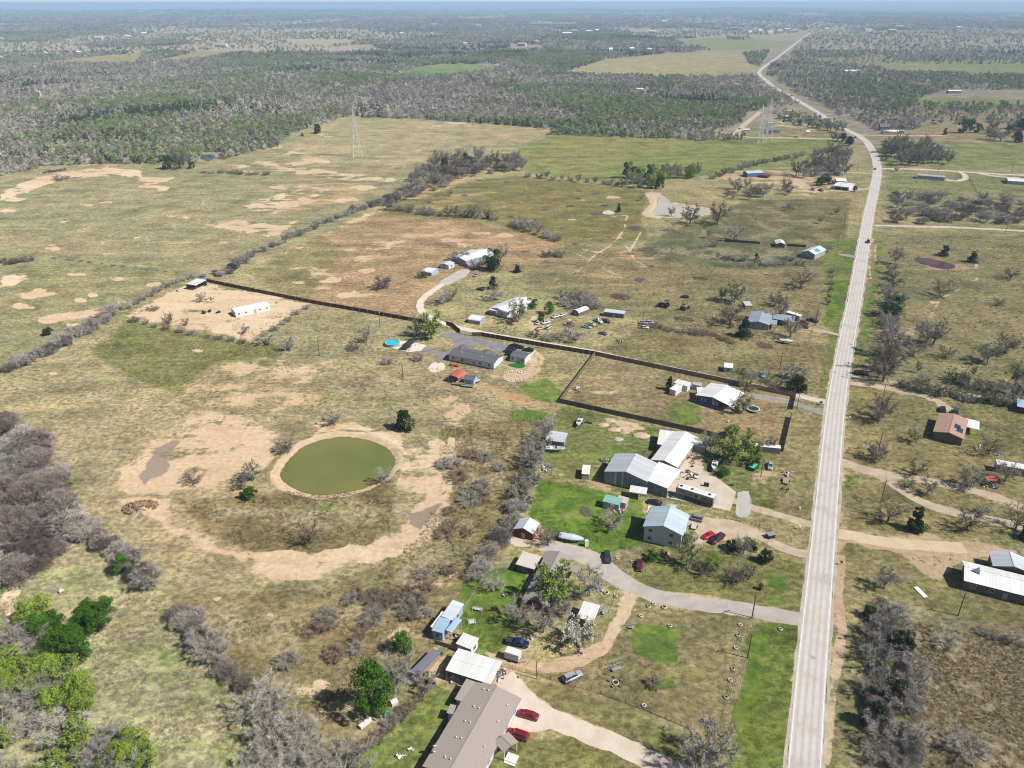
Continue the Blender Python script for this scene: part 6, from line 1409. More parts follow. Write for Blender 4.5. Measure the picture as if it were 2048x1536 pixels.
# ---- metal barn, lean-to, white building
o, W, D = shed('metal_barn', 'big weathered metal barn with vertical sheet walls and a grey roof', 'barn', (1228, 907), (1312, 926), (1297, 964.5), 4.4, 1.9, 'y', mr('grey_metal_roof', (204, 208, 212), 1, .15), wallG, ins=.2)
shed('lean_to', '', '', (1312.6, 926), (1358, 939.6), (1339.7, 979), 3.7, .7, 'mx', mr('white_metal_roof', rW, 1), wallG, sides='f', ins=.15, root=o, posts='steel')
shed('awning', '', '', (1262, 972.5), (1296, 978), (1291, 989), 2.7, .35, 'my', mr('white_metal_roof', rW, 0, .2), None, sides='', posts='steel', root=o)
wl = [c for c in o.children if c.name.startswith('wall')][0]
st = MB(); strip_m = mat('pale_blue_sheet', C(176, 208, 236), .4, .2, .05)
for tx in (-.46, -.14):
    st2 = MB(); st2.box(tx * W / 2 - .35, -D / 2 + .165, .1, tx * W / 2 + .35, -D / 2 + .196, 4.4 + 1.9 * (1 - abs(tx)) - .3); st2.obj('wall_strip', strip_m, wl)
o, W, D = shed('white_building', 'long white building with a bright white metal roof beside the metal barn', 'building', (1340, 861), (1391, 874.4), (1361, 937.4), 3.2, 1.2, 'y', mr('white_metal_roof', rW, 1), wallTan, wins='rl', ins=.35)
shed('wing', '', '', (1323, 860.5), (1350, 864), (1338, 892), 3.15, .15, 'my', mr('white_metal_roof', rW, 0), wallGrey, ins=.2, root=o)
shed('hip_roof_shed', 'small beige shed with a white hipped roof behind the white building', 'shed', (1391, 880), (1416, 886), (1411, 896), 2.5, .9, 'x', mr('pale_metal_roof', (228, 230, 232), 1), wallTan, ins=.25, hip=.5, doors='f')
o, W, D = shed('green_roof_shed', 'white shed with a pale green metal roof on the bright lawn', 'shed', (1210.8, 991), (1244.5, 999.7), (1238.6, 1011.4), 2.5, .5, 'my', mr('green_metal_roof', (150, 200, 184), 1), wallLB, wins='f', ins=.2, nw=1)
shed('annex', '', '', (1236, 990.5), (1257, 996), (1253, 1008), 2.6, .1, 'mx', mat('dull_roof', C(200, 192, 186), .8), wallTan, ins=.15, root=o, doors='f')
o, W, D = shed('striped_shed', 'old shed with grey and white striped sheet walls beside the pasture fence', 'shed', (1100.8, 863), (1138, 868), (1126, 884.7), 2.8, .35, 'my', mr('old_white_metal_roof', (216, 218, 222), 1, .3), mat('striped_sheet_wall', C(150, 152, 156), .7, .1, .1, ribs=2 * math.pi / 1.4, streak=.5), ins=.2)
shed('small_white_shed', 'small white-roofed shed with tan sides left of the metal barn', 'shed', (1167, 930.6), (1182.8, 932), (1177, 949), 2.3, .2, 'my', mat('dull_white_roof', C(236, 232, 228), .7), wallTan, ins=.15)
# ---- blue house
o, W, D = shed('blue_house', 'dark blue house with a wide bright white metal roof and covered porch', 'house', (1414, 764), (1481.7, 784.5), (1467.7, 815), 3.1, 1.3, 'y', mr('white_metal_roof', rW, 1), None, sides='', ins=.4, posts=True)
wm = wall_mesh(W, D, 3.1, 1.3, 'y', .45); 
# body of the house takes the left two thirds of the roof
x0, x1, y0, y1 = -W / 2 + .45, W * .18, -D / 2 + .45, D / 2 - .45
m = MB(); t = .15
def wallrun(m, p, q, h0, h1, nin):
    f = [(p[0], p[1], 0), (q[0], q[1], 0), (q[0], q[1], h1), (p[0], p[1], h0)]; g = [(c[0] + nin[0] * t, c[1] + nin[1] * t, c[2]) for c in f]; m.loft([f, g])
hr = lambda xx: 3.1 + 1.3 * (1 - abs(xx) / (W / 2)) - .08
for yy, nin in ((y0, 1), (y1, -1)):
    wallrun(m, (x0, yy), (0, yy), hr(x0), hr(0), (0, nin)); wallrun(m, (0, yy), (x1, yy), hr(0), hr(x1), (0, nin))
wallrun(m, (x0, y1 - t - .003), (x0, y0 + t + .003), hr(x0), hr(x0), (1, 0)); wallrun(m, (x1, y0 + t + .003), (x1, y1 - t - .003), hr(x1), hr(x1), (-1, 0))
wl = m.obj('wall', wallBlue, o)
for tx in (x0 * .55, x1 * .45):
    window(wl, 1.1, 1.2, (tx, y0, 1.9), 0)
    s = MB(); s.box(-.95, -.05, -.65, -.68, -.005, .65); s.box(.68, -.05, -.65, .95, -.005, .65); so = s.obj('shutter', FRAME, wl); so.location = (tx, y0, 1.9)
sk = MB(); sk.box(x0 - .02, y0 - .03, 0, x1 + .02, y0 - .001, .55); sk.obj('skirting', mat('light_blue_skirt', C(96, 140, 196), .7), wl)
fl = MB(); fl.box(x1 + .02, y0, 0, W / 2 - .35, y1, .3); fl.obj('porch_floor', mat('porch_boards', C(170, 150, 134), .8, var=.2, scale=3), o)
shed('side_room', '', '', (1397, 775), (1411, 776), (1405, 789), 2.8, .1, 'my', mr('white_metal_roof', rW, 0), wallBlue, ins=.15, root=o, wins='f', nw=1)
o, W, D = shed('white_storage_shed', 'cluster of small white sheds left of the blue house', 'shed', (1354, 759), (1381, 766.4), (1377, 774), 2.6, .25, 'my', mr('white_metal_roof', rW, 0), wallW, ins=.15)
shed('box', '', '', (1348, 766), (1361, 770), (1357, 784), 2.4, .12, 'mx', mr('white_metal_roof', rW, 0), wallW, ins=.08, root=o)
shed('small_trailer_shed', 'small grey shed with a rusty red roof edge left of the blue house', 'shed', (1387, 764), (1405, 768), (1402, 773), 2.3, .15, 'my', mat('rusty_roof', C(196, 180, 178), .7, var=.2), wallGrey, ins=.1)
# ---- mobile home and outbuildings
o, W, D = shed('mobile_home', 'white manufactured home with a dark grey shingle roof and two small front gables', 'house', (917, 692.5), (1008, 710.5), (988.5, 727.6), 3.0, 1.0, 'x', shD, wallW, wins='f', doors='f', ins=.3, skirt=paint('blue_grey_skirt', (150, 166, 182)))
for A_, B_, C2 in (((918, 690), (934, 693), (931, 701)), ((964, 699), (988, 704), (984, 714))):
    shed('gable', '', '', A_, B_, C2, 3.0, .9, 'y', shD, wallW, ins=.2, root=o, sides='b')
for tx, ty in ((-.55, -.3), (-.48, -.45), (.35, -.5), (.4, -.4), (.75, .2)):
    put('roof_vent', vm, [c for c in o.children if c.name.startswith('roof')][0], (tx * W / 2, ty * D / 2, 3 + 1 * (1 - abs(ty)) - .02))
dk = MB(); dkm = mat('orange_deck_wood', C(196, 110, 62), .8, var=.25, scale=4)
dk.box(-2.2, -2.2, .1, 2.2, 0, .75)
for a in range(6): dk.box(-2.2 + .88 * a - .04, -2.24, .75, -2.2 + .88 * a + .04, -2.16, 1.7)
dk.box(-2.2, -2.25, 1.65, 2.2, -2.15, 1.75)
for k in range(4): dk.box(-1.2, -2.5 - .3 * k, 0, 0, -2.2 - .3 * k, .6 - .15 * k)
d_ = thing('wooden_deck', 'orange wooden steps and small deck at the front of the manufactured home', 'deck', (G(913, 729).x, G(913, 729).y, 0), o.rotation_euler.z); dk.obj('deck_frame', dkm, d_)
for k in range(9): 
    b = MB() if k == 0 else None
    if k == 0: b.box(-.23, -1.1, 0, .23, 1.1, .04); bme = b.mesh('deck_board', dkm)
    put('deck_board', bme, d_, (-1.96 + .49 * k, -1.1, .752))
shed('small_house', 'small white cottage with a dark grey shingle roof among black cars', 'cottage', (1031.7, 700), (1062, 706), (1050.7, 717.4), 2.7, .6, 'x', shD, wallW, wins='f', doors='f', ins=.2, nw=3)
shed('red_carport', 'open carport with a faded red barrel-shaped roof', 'carport', (911, 740), (932.7, 745.4), (917.4, 758), 2.5, .9, 'round', mat('faded_red_roof', C(214, 106, 98), .6, .1, .07, ribs=2 * math.pi / .9, rib_axis=1), None, sides='', posts='steel')
shed('grey_roof_shed', 'little white shed with a grey roof right of the red carport', 'shed', (933, 749), (954, 751.7), (948, 761), 2.3, .7, 'x', shD, wallLB, ins=.15, doors='f')
shed('pool_pavilion', 'small dark-roofed pavilion beside the round pool', 'pavilion', (815, 679.6), (829.5, 682), (820, 693), 2.4, .5, 'y', mat('black_roof', C(52, 52, 56), .6), None, sides='', posts=DARKM)
# ---- white farmhouses beyond the fence
o, W, D = shed('farmhouse', 'long farmhouse with a white metal roof beside a big dark evergreen', 'house', (955, 495.5), (984, 504), (938, 524), 3.0, 1.2, 'y', mr('white_metal_roof', (232, 234, 238), 1), wallLB, wins='fr', doors='f', ins=.3, nw=2)
shed('back_room', '', '', (938, 497), (952, 500), (946, 510), 2.8, .1, 'my', mr('pale_metal_roof', (222, 230, 236), 0), wallW, ins=.1, root=o)
shed('gambrel_shed', 'small white barn-roofed shed at the far left of the farmhouse', 'shed', (855, 534.5), (873, 537.5), (868, 546.5), 2.0, .9, 'roundx', mat('white_shed_roof', C(240, 240, 240), .5), wallLB, ins=.1)
shed('guest_house', 'small white cottage between the barn-roofed shed and the farmhouse', 'cottage', (891, 521.5), (909, 525), (899, 531), 2.5, .6, 'y', mr('pale_metal_roof', (222, 230, 236), 1), wallW, wins='fr', ins=.2, nw=1)
o, W, D = shed('gable_house', 'white house with a bright white gabled roof behind the green-grey tree', 'house', (1031, 592), (1064, 602), (1016, 627), 3.0, 1.2, 'y', mr('white_metal_roof', rW, 1), wallW, wins='fr', ins=.35)
shed('porch', '', '', (984, 613), (1000, 616), (996, 623), 2.8, .15, 'mx', mr('white_metal_roof', rW, 0), None, sides='', root=o, posts=True)
shed('gambrel_shed', 'white barn-roofed shed with a grey end wall beside the white gabled house', 'shed', (945, 629.5), (969.5, 633.5), (962, 643), 1.9, .9, 'roundx', mat('white_shed_roof', C(240, 240, 240), .5), wallGrey, ins=.1)
shed('arched_shed', 'white barrel-roofed shed with a brown end wall among the scrapped cars', 'shed', (1163, 613), (1174.7, 617), (1161, 627.5), 1.9, 1.0, 'round', mat('white_shed_roof', C(240, 240, 240), .5), wallBrown, ins=.1, doors='f')
shed('long_shed', 'long low grey shed with an open front in the scrapped cars field', 'shed', (1213, 618.7), (1253.3, 623.5), (1246.5, 628.3), 2.5, .3, 'my', mr('pale_metal_roof', (214, 220, 224), 1), mat('old_grey_boards', C(120, 126, 130), .9, var=.2), ins=.15, doors='f')
shed('pump_house', 'tiny white shed standing alone beyond the board fence', 'shed', (1450.5, 726.5), (1468.7, 728.5), (1464, 737), 2.3, .15, 'my', mat('white_shed_roof', C(240, 240, 240), .5), wallLB, ins=.12, wins='f', nw=1)
# ---- grey roof house by the road
o, W, D = shed('grey_metal_house', 'rambling house with joined grey metal roofs among bare trees', 'house', (1508, 624), (1552, 630), (1533.8, 650.5), 2.9, 1.1, 'y', mr('dull_grey_metal_roof', (168, 178, 192), 1), wallGrey, wins='f', ins=.3, nw=2)
shed('carport', '', '', (1552.5, 628), (1594.7, 634), (1584, 644.5), 2.8, .2, 'mx', mr('dull_grey_metal_roof', (176, 184, 192), 1), None, sides='', posts='steel', root=o)
shed('porch', '', '', (1541, 640), (1557, 642), (1552, 651), 2.5, .2, 'mx', mr('dull_grey_metal_roof', (168, 178, 192), 1), None, sides='', posts=True, root=o)
shed('white_trailer_home', 'narrow white trailer with an angled roof behind the grey metal-roofed house', 'trailer', (1576, 622), (1603.5, 630.4), (1601, 634), 2.6, .1, 'my', mat('white_shed_roof', C(240, 240, 240), .5), wallGrey, ins=.1)
shed('old_shed', 'small old white-roofed shed behind the junk-filled yard', 'shed', (1489, 604), (1503, 604), (1502, 612), 2.2, .2, 'my', mat('old_pale_roof', C(200, 200, 202), .7), WOODP, ins=.1)
# ---- small roadside house pair
shed('tan_gable_shed', 'white gabled shed with a dark open front near the small roadside house', 'shed', (1549, 481), (1568, 482), (1571.7, 489.5), 2.6, 1.0, 'y', mr('white_metal_roof', rW, 1), mat('dark_boards', C(110, 100, 92), .9, var=.2), ins=.3)
o, W, D = shed('roadside_house', 'small grey gabled house with a green roof patch near the road', 'house', (1615, 492), (1643, 498), (1642, 513), 3.2, 1.6, 'y', mr('pale_metal_roof', (206, 214, 220), 1), wallGrey, wins='f', ins=.35, nw=2)
gp = MB(); gp.slab([(.8, -D * .2, 3.2 + 1.6 * (1 - .8 / (W / 2)) + .05), (W / 2 * .8, -D * .2, 3.2 + .2 * 1.6 + .05), (W / 2 * .8, D * .12, 3.2 + .2 * 1.6 + .05), (.8, D * .12, 3.2 + 1.6 * (1 - .8 / (W / 2)) + .05)], .03); gp.obj('roof_patch', mat('green_tarp', C(80, 170, 140), .5), [c for c in o.children if c.name.startswith('roof')][0])
# ---- right side
o, W, D = shed('brown_roof_house', 'house with a pinkish-brown shingle roof and two solar panels', 'house', (1870, 825), (1929, 839), (1936, 882), 3.1, 1.1, 'y', shB, wallBrown, wins='r', ins=.35)
rf = [c for c in o.children if c.name.startswith('roof')][0]
SOL = mat('solar_cells', (.02, .028, .05), .2, .1, .1, spec=.6)
for k, (cx_, cy_) in enumerate(((.42, -.12), (.62, -.36))):
    s = MB(); zf = lambda xx: 3.1 + 1.1 * (1 - abs(xx) / (W / 2)) + .06
    xa, xb = cx_ * W / 2 - 1.0, cx_ * W / 2 + 1.0; ya, yb = cy_ * D / 2 - 1.7, cy_ * D / 2 + 1.7
    s.slab([(xa, ya, zf(xa)), (xb, ya, zf(xb)), (xb, yb, zf(xb)), (xa, yb, zf(xa))], .05); s.obj('solar_panel', SOL, rf)
for tx, ty in ((-.3, .4), (-.25, -.3), (-.3, -.7)): put('roof_vent', vm, rf, (tx * W / 2, ty * D / 2, 3.1 + 1.1 * (1 - abs(tx)) - .02))
shed('carport', '', '', (1929, 838), (1957.5, 844), (1960, 861.6), 2.7, .15, 'mx', mr('white_metal_roof', rW, 0), None, sides='', posts='steel', root=o)
o, W, D = shed('metal_roof_house', 'wide dark-walled house with a ribbed white metal roof at the right edge', 'house', (1926, 1122.7), (2078, 1160), (2082, 1202), 3.1, 1.4, 'x', mr('white_metal_roof', (232, 236, 240), 0), mat('dark_siding', C(112, 104, 106), .8, var=.1), wins='f', doors='f', ins=.5, hip=.0)
shed('garage_wing', '', '', (1979, 1104), (2058, 1120), (2064, 1150), 3.3, 1.3, 'y', mr('grey_white_metal_roof', (208, 214, 220), 1), mat('dark_siding', C(112, 104, 106), .8, var=.1), ins=.4, root=o)
dr = MB(); dr.slab([(-W / 2 + 1.6, -1.0, 4.5), (-W / 2 + 3.6, -1.5, 4.3), (-W / 2 + 3.6, .6, 5.0)], .3); dr.obj('dormer_roof', mat('blue_grey_roof', C(80, 100, 130), .6), o)
shed('caravan', 'long caravan with a white roof and dark side behind the red canopy', 'caravan', (1994, 921), (2052, 931.5), (2050, 941), 2.9, .1, 'my', mat('white_shed_roof', C(240, 240, 240), .5), mat('grey_caravan_side', C(120, 120, 124), .6), ins=.08, wins='f')
shed('red_canopy', 'small faded red canopy over junk beside the sandy lane', 'canopy', (1970.4, 953.8), (1992, 954.5), (1993, 963), 2.1, .15, 'my', mat('red_canopy_sheet', C(196, 84, 70), .7, var=.15), None, sides='', posts='steel')
shed('dark_cabin', 'dark red cabin with a blue-grey roof at the right edge', 'cabin', (2036, 801), (2062, 806), (2058, 819), 2.6, .4, 'my', mat('steel_blue_roof', C(168, 196, 216), .5), mat('dark_red_boards', C(88, 44, 40), .8, var=.15), ins=.2)
shed('blue_long_house', 'long pale blue manufactured home inside the far loop drive', 'house', (1834.7, 348.5), (1890.6, 353), (1892.4, 356.5), 3.0, .9, 'x', mat('mottled_grey_roof', C(176, 170, 168), .8, var=.2), wallLB, wins='f', doors='f', ins=.25, skirt=paint('white_skirt', (224, 226, 230)))
shed('blue_long_house', 'pale blue house with a white roof cut by the right edge', 'house', (2016, 357), (2075, 361), (2072, 367), 2.8, .8, 'x', mr('white_metal_roof', rW, 0), wallLB, wins='f', ins=.25)
o, W, D = shed('garage_building', 'white garage building with two dark open bays near the road', 'garage', (1674, 364), (1706, 368), (1706, 377), 3.0, 1.0, 'x', mr('white_metal_roof', rW, 0), wallW, ins=.3)
wl = [c for c in o.children if c.name.startswith('wall')][0]
for tx in (-.4, .45):
    gd = MB(); gd.box(tx * W / 2 - W * .19, -D / 2 + .24, 0, tx * W / 2 + W * .19, -D / 2 + .296, 2.5); gd.obj('bay_shade', mat('bay_shade_black', (.012, .012, .014), .9), wl)  # flat near-black panel, shade inside the open bay put into its colour
shed('white_annex', 'low white building behind the white garages', 'building', (1672, 357), (1693, 358), (1694, 364), 3.0, .3, 'my', mat('white_shed_roof', C(240, 240, 240), .5), wallW, ins=.2)
shed('dark_roof_house', 'dark-roofed house half hidden in the grove above the garages', 'house', (1668, 338), (1684, 340), (1690, 347), 3.0, 1.5, 'y', mat('charcoal_roof', C(66, 68, 74), .8, var=.1), wallGrey, ins=.3)
shed('blue_barn', 'long blue metal barn with a white roof beside the small red shed', 'barn', (1512, 340), (1521.3, 343.6), (1502, 350), 3.6, 1.2, 'y', mr('pale_blue_metal_roof', rB, 1), mat('steel_blue_wall', C(84, 116, 150), .6), ins=.1)
shed('red_shed', 'small dark red shed right of the blue metal barn', 'shed', (1522, 347), (1539.5, 349), (1538.5, 353), 2.2, .15, 'my', mat('maroon_roof', C(120, 44, 44), .6), mat('maroon_wall', C(104, 24, 26), .7), ins=.05)
# plot
shed('white_trailer_house', 'long white single-wide trailer house inside the dirt plot', 'trailer house', (526, 597.5), (535, 605), (475, 628), 2.8, .35, 'round', mat('white_trailer_roof', C(246, 246, 246), .5, var=.03), paint('white_trailer_wall', (244, 244, 244)), wins='r', doors='r', ins=.05, nw=5, ww=(.8, .7), th=.05)
shed('open_shed', 'open-fronted shed with a white roof at the top corner of the dirt plot', 'shed', (392, 557), (412, 560), (394, 570), 3.2, .5, 'my', mr('white_metal_roof', rW, 1), mat('dark_boards', C(110, 100, 92), .9, var=.2), sides='bl', posts='steel', ins=.1)
# far buildings
def far_house(x, y, wpx, dpx, label, roofc, wallc=(210, 208, 204), h=3.2, rise=1.0, nm='house', rz=0.0, cat='house'):
    p = G(x, y); s = mpp(x, y); W = wpx * s; D = min(W * .8, max(6, dpx * s / .12 * .4)) if dpx else W * .4
    o = thing(nm, label, cat, (p.x, p.y, 0), rz)
    roof_mesh(W, D, h, rise, 'x', .15).obj('roof', mat('far_roof_%d_%d_%d' % roofc, C(*roofc), .6), o)
    wl = wall_mesh(W, D, h, rise, 'x', .3).obj('wall', mat('far_wall_%d_%d_%d' % wallc, C(*wallc), .8), o)
    n = max(2, int(W / 5))
    for k in range(n): window(wl, 1.2, 1.2, ((-1 + 2 * (k + .5) / n) * (W / 2 - .4), -D / 2 + .3, 1.6), 0)
    return o
far_house(974, 131, 18, 0, 'blue-roofed white building on the far green field', (88, 150, 214), (232, 232, 228), 5, 1.5, cat='barn', nm='barn')
far_house(996, 132, 11, 0, 'white building right of the far blue-roofed one', (240, 240, 238), (226, 224, 220), 4)
far_house(1279, 183, 18, 0, 'long white building alone in the grey woods', (246, 246, 244), (230, 228, 224), 4)
far_house(1703, 147, 30, 0, 'big white-roofed building among the roadside woods', (244, 246, 248), (220, 220, 220), 4.5, 2)
far_house(1908, 188, 26, 0, 'long white shed on the far tan yard', (236, 238, 240), (150, 130, 120), 4, nm='shed', cat='shed')
far_house(1622, 190, 14, 0, 'white building beside the far lane left of the woods', (240, 240, 238), (216, 214, 210))
far_house(1651, 199, 12, 0, 'grey-roofed house among roadside trees', (190, 196, 206), (200, 200, 202))
far_house(1655, 120, 18, 0, 'white roof in the far savannah woods', (232, 234, 238), (200, 196, 190))
far_house(1747, 177, 14, 0, 'white far building behind green roadside woods', (238, 238, 238), (206, 204, 200))
far_house(1580, 227, 16, 0, 'white-roofed house in the bare grove', (214, 214, 212), (190, 186, 182))
far_house(1567, 238, 20, 0, 'long pale house at the front of the bare grove', (224, 224, 222), (190, 186, 182))
far_house(1540, 253, 11, 0, 'pale blue box-shaped cabin on the far lawn', (200, 220, 236), (150, 176, 200), 4, .4, nm='cabin', cat='cabin')
far_house(1533, 268, 14, 0, 'blue-walled house at the far lane', (90, 100, 120), (110, 140, 190), 3.4)
far_house(1550, 268, 18, 0, 'dark-roofed house joined right of the blue-walled one', (84, 84, 92), (150, 160, 180), 3.4)
far_house(1493, 265, 14, 0, 'cream shed at the far lane corner', (230, 226, 216), (214, 206, 190), 3, nm='shed', cat='shed')
far_house(1616, 270, 8, 0, 'tiny white hut in the far field', (244, 244, 242), (226, 224, 220), 3, 1.5, nm='hut', cat='hut')
far_house(1813, 261, 10, 0, 'small white house right of the white tank by the far road', (236, 236, 236), (180, 170, 170), 3.5)
far_house(1768, 262, 20, 0, 'dark pyramid-roofed house by the far road', (58, 60, 72), (90, 90, 96), 4, 4)
far_house(1804, 268, 10, 0, 'blue-grey shed by the far road', (150, 160, 180), (110, 120, 150), 3, nm='shed', cat='shed')
far_house(1496, 217, 20, 0, 'white-roofed yard building at the end of the far lane', (224, 222, 218), (150, 140, 130), 3.5)
far_house(1510, 221, 10, 0, 'white shed at the end of the far lane', (240, 238, 236), (190, 184, 176), 3, nm='shed', cat='shed')
for i, (x, y, w_, c) in enumerate([(1134, 70, 26, 240), (1150, 65, 14, 236), (1180, 66, 16, 230), (1195, 64, 10, 240), (1306, 67, 16, 236), (1520, 64, 14, 226), (1500, 68, 10, 240), (1540, 68, 18, 214), (1560, 66, 12, 236), (1575, 63, 14, 220), (1590, 66, 10, 244), (1654, 62, 12, 250), (1736, 64, 22, 200), (1785, 65, 16, 236), (1800, 58, 18, 226), (1918, 60, 12, 240), (200, 78, 22, 236), (258, 75, 14, 240), (196, 22, 9, 250), (192, 27, 7, 246), (244, 31, 6, 240), (345, 22, 12, 226), (380, 19, 8, 236), (470, 93, 10, 244), (445, 93, 30, 200), (120, 112, 12, 236), (95, 110, 8, 244), (290, 69, 12, 246), (80, 190, 10, 240), (6, 80, 10, 244), (4, 118, 10, 250), (805, 70, 8, 250), (865, 71, 8, 244), (868, 52, 14, 236), (957, 54, 14, 226), (1222, 103, 12, 246), (1264, 102, 14, 240), (1300, 104, 12, 236), (932, 91, 10, 226), (1075, 87, 8, 238), (400, 83, 8, 234), (160, 108, 10, 240), (262, 110, 6, 236), (1045, 92, 22, 200), (1330, 46, 14, 246), (1490, 8, 8, 250)]):
    p = G(x, y); s = mpp(x, y); W = min(w_ * s * .8, 60); D = W * .5; h = 4.5 + p.length * .0012
    o = thing('far_building', 'tiny pale building in the distant woods', 'building', (p.x, p.y, 0), rnd.uniform(-.5, .5), 'distant pale buildings in the woods')
    roof_mesh(W, D, h, 1.5 + h * .2, 'x', .2).obj('roof', mat('far_roof_%d' % (c // 10), C(c, c, c), .6), o); wall_mesh(W, D, h, 1.5 + h * .2, 'x', .3).obj('wall', mat('far_wall_pale', C(214, 206, 196), .8), o)

# ---------------------------------------------------------------- board fences
def fence(label, pts, bay, h, m, mpost, nm='board_fence', th=.05, postside=1, rail=None, thing_cat='fence'):
    Q = [G(x, y).xy for x, y in pts]; a0 = Q[0]; o = thing(nm, label, thing_cat, (a0.x, a0.y, 0)); cache = {}
    for a, b in zip(Q[:-1], Q[1:]):
        d = b - a; L_ = d.length; n = max(1, round(L_ / bay)); bl = L_ / n; ang = math.atan2(d.y, d.x)
        key = round(bl, 3)
        if key not in cache:
            mb = MB(); k_ = 12; w_ = (bl - .02) / k_
            for k in range(k_):
                zz = h + .02 * math.sin(k * 2.4); mb.box(.01 + k * w_, -th / 2 + (.012 if k % 2 else 0), .04, .01 + (k + 1) * w_ - .015, th / 2, zz)
            mb.box(.01, th / 2 + .001, .4, bl - .01, th / 2 + .05, .5); mb.box(.01, th / 2 + .001, h - .4, bl - .01, th / 2 + .05, h - .3)
            pb = MB(); pb.box(-.05, th / 2 + .055, 0, .05, th / 2 + .155, h + .06); cache[key] = (mb.mesh('fence_panel', m), pb.mesh('fence_post', mpost))
        for k in range(n + 1):
            p = a + d * (k / n) - a0
            if k < n:
                put('fence_panel', cache[key][0], o, (p.x, p.y, 0), (0, 0, ang))
            put('fence_post', cache[key][1], o, (p.x, p.y, 0), (0, 0, ang + (0 if postside > 0 else math.pi)))
    return o
brown = mat('brown_fence_boards', C(112, 68, 48, k=.5), .85, var=.3, scale=3, rndv=.15); tanb = mat('weathered_fence_boards', C(150, 122, 104, k=.5), .9, var=.3, scale=3, rndv=.15); grayb = mat('grey_fence_boards', C(118, 104, 92, k=.5), .9, var=.3, scale=3, rndv=.15)
blk = mat('black_fence_slats', (.012, .012, .013), .7, var=.2)
fence('long red-brown board fence running from the dirt plot to the tree by the pool', [(414, 563), (500, 581), (634, 608), (720, 623), (817, 641), (860, 648)], 4.6, 2.0, brown, WOODP, postside=-1)
fence('short angled red-brown board fence left of the driveway gate', [(893, 650), (905, 653), (921, 666)], 2.5, 2.0, brown, WOODP, postside=-1)
fence('red-brown board fence from the driveway gate to the corner of the brown lot', [(944, 672), (962, 672), (1100, 696), (1190, 711)], 2.5, 2.0, brown, WOODP, postside=-1)
fence('weathered board fence along the white lane up to the road', [(1190, 711), (1590, 795.5)], 2.5, 2.0, tanb, WOODP, postside=-1)
fence('board fence down the left side of the brown lot', [(1190, 711), (1119, 806)], 2.5, 2.0, tanb, WOODP, postside=1)
fence('grey board fence along the lower side of the brown lot', [(1119, 806), (1250, 835), (1400, 868), (1450, 880)], 2.5, 2.0, grayb, WOODP, postside=1)
fence('dark end of the lower board fence under the white trailer roof', [(1500, 891), (1563, 905)], 2.5, 2.0, grayb, WOODP, postside=1)
fence('black slatted fence at the road end of the brown lot', [(1590, 795.5), (1584, 820)], 2.5, 2.0, blk, DARKM)
fence('black slatted fence below the paved drive', [(1581, 836), (1565, 905)], 2.5, 2.0, blk, DARKM)
fence('dark board fence beside the two pines of the small roadside house', [(1450, 484), (1520, 489)], 6, 1.6, mat('black_boards', (.03, .03, .03), .9), DARKM)
fence('dark board fence right of the white gabled shed', [(1574, 493), (1612, 496)], 6, 1.6, mat('black_boards', (.03, .03, .03), .9), DARKM)
fence('old board fence behind the light blue metal house', [(868, 1288), (917, 1302)], 2.0, 1.4, WOODP, WOODP)
fence('low plank fence above the garden frame', [(818, 1355), (870, 1372)], 2.0, 1.1, mat('dark_planks', C(100, 78, 62), .9, var=.3), WOODP)
fence('plank side of the garden frame', [(870, 1372), (846, 1395), (815, 1384)], 2.0, .8, WOODP, WOODP)
# sliding gate
g0 = G(921, 667); g1 = G(944, 672); gt = thing('driveway_gate', 'grey metal gate across the asphalt drive', 'gate', (g0.x, g0.y, 0), math.atan2(g1.y - g0.y, g1.x - g0.x)); gl = (g1 - g0).length
m = MB()
for z in (.15, 1.0, 1.75): m.box(0, -.03, z, gl, .03, z + .06)
m.obj('gate_frame', STEEL, gt)
bar = MB(); bar.box(-.02, -.02, .2, .02, .02, 1.75); bm_ = bar.mesh('gate_bar', STEEL)
for k in range(int(gl / .3) + 1): put('gate_bar', bm_, gt, (k * .3, 0, 0))

def wire_fence(label, pts, bay, h=1.2, m=None, rails=(.4, .8, 1.15), r=.018, pr=.045, group=None):
    Q = [G(x, y).xy for x, y in pts]; a0 = Q[0]; o = thing('wire_fence', label, 'fence', (a0.x, a0.y, 0), 0, group); wm_ = MB()
    pb = MB(); pb.tube((0, 0, 0), (0, 0, h), pr, pr * .8, 5); pm = pb.mesh('fence_post', m or WOODP)
    for a, b in zip(Q[:-1], Q[1:]):
        d = b - a; n = max(1, round(d.length / bay))
        for k in range(n):
            p = a + d * (k / n) - a0; put('fence_post', pm, o, (p.x, p.y, 0))
        for z in rails: wm_.tube((*(a - a0), z), (*(b - a0), z), r, r, 3, caps=False)
    p = Q[-1] - a0; put('fence_post', pm, o, (p.x, p.y, 0)); wm_.obj('wire', STEEL if m is not DARKM else DARKM, o); return o
wire_fence('black rail fence along the bottom of the red house lawn', [(1000, 1332), (1100, 1360), (1200, 1388), (1300, 1425), (1390, 1463)], 3.0, 1.3, DARKM, (.15, .5, .85, 1.2), .03)
wire_fence('roadside wire fence right of the lawn with tyre planters', [(1507, 1236), (1487, 1330), (1455, 1480)], 4.5, 1.2, DARKM, r=.025)
wire_fence('inner wire fence of the lawn with tyre planters', [(1487, 1255), (1470, 1340), (1446, 1460)], 4.5, 1.2, DARKM, r=.025)
wire_fence('wire fence between the red house drive and the two-storey house', [(1172, 1078), (1240, 1096), (1300, 1113), (1385, 1140), (1450, 1156), (1519, 1180)], 3.5, 1.2, DARKM, r=.022)
wire_fence('wire fence from the two-storey house to the sandy drive gate', [(1190, 965), (1280, 995), (1360, 1012), (1450, 1036), (1540, 1060), (1545, 1085)], 3.5, 1.2, DARKM, r=.022)
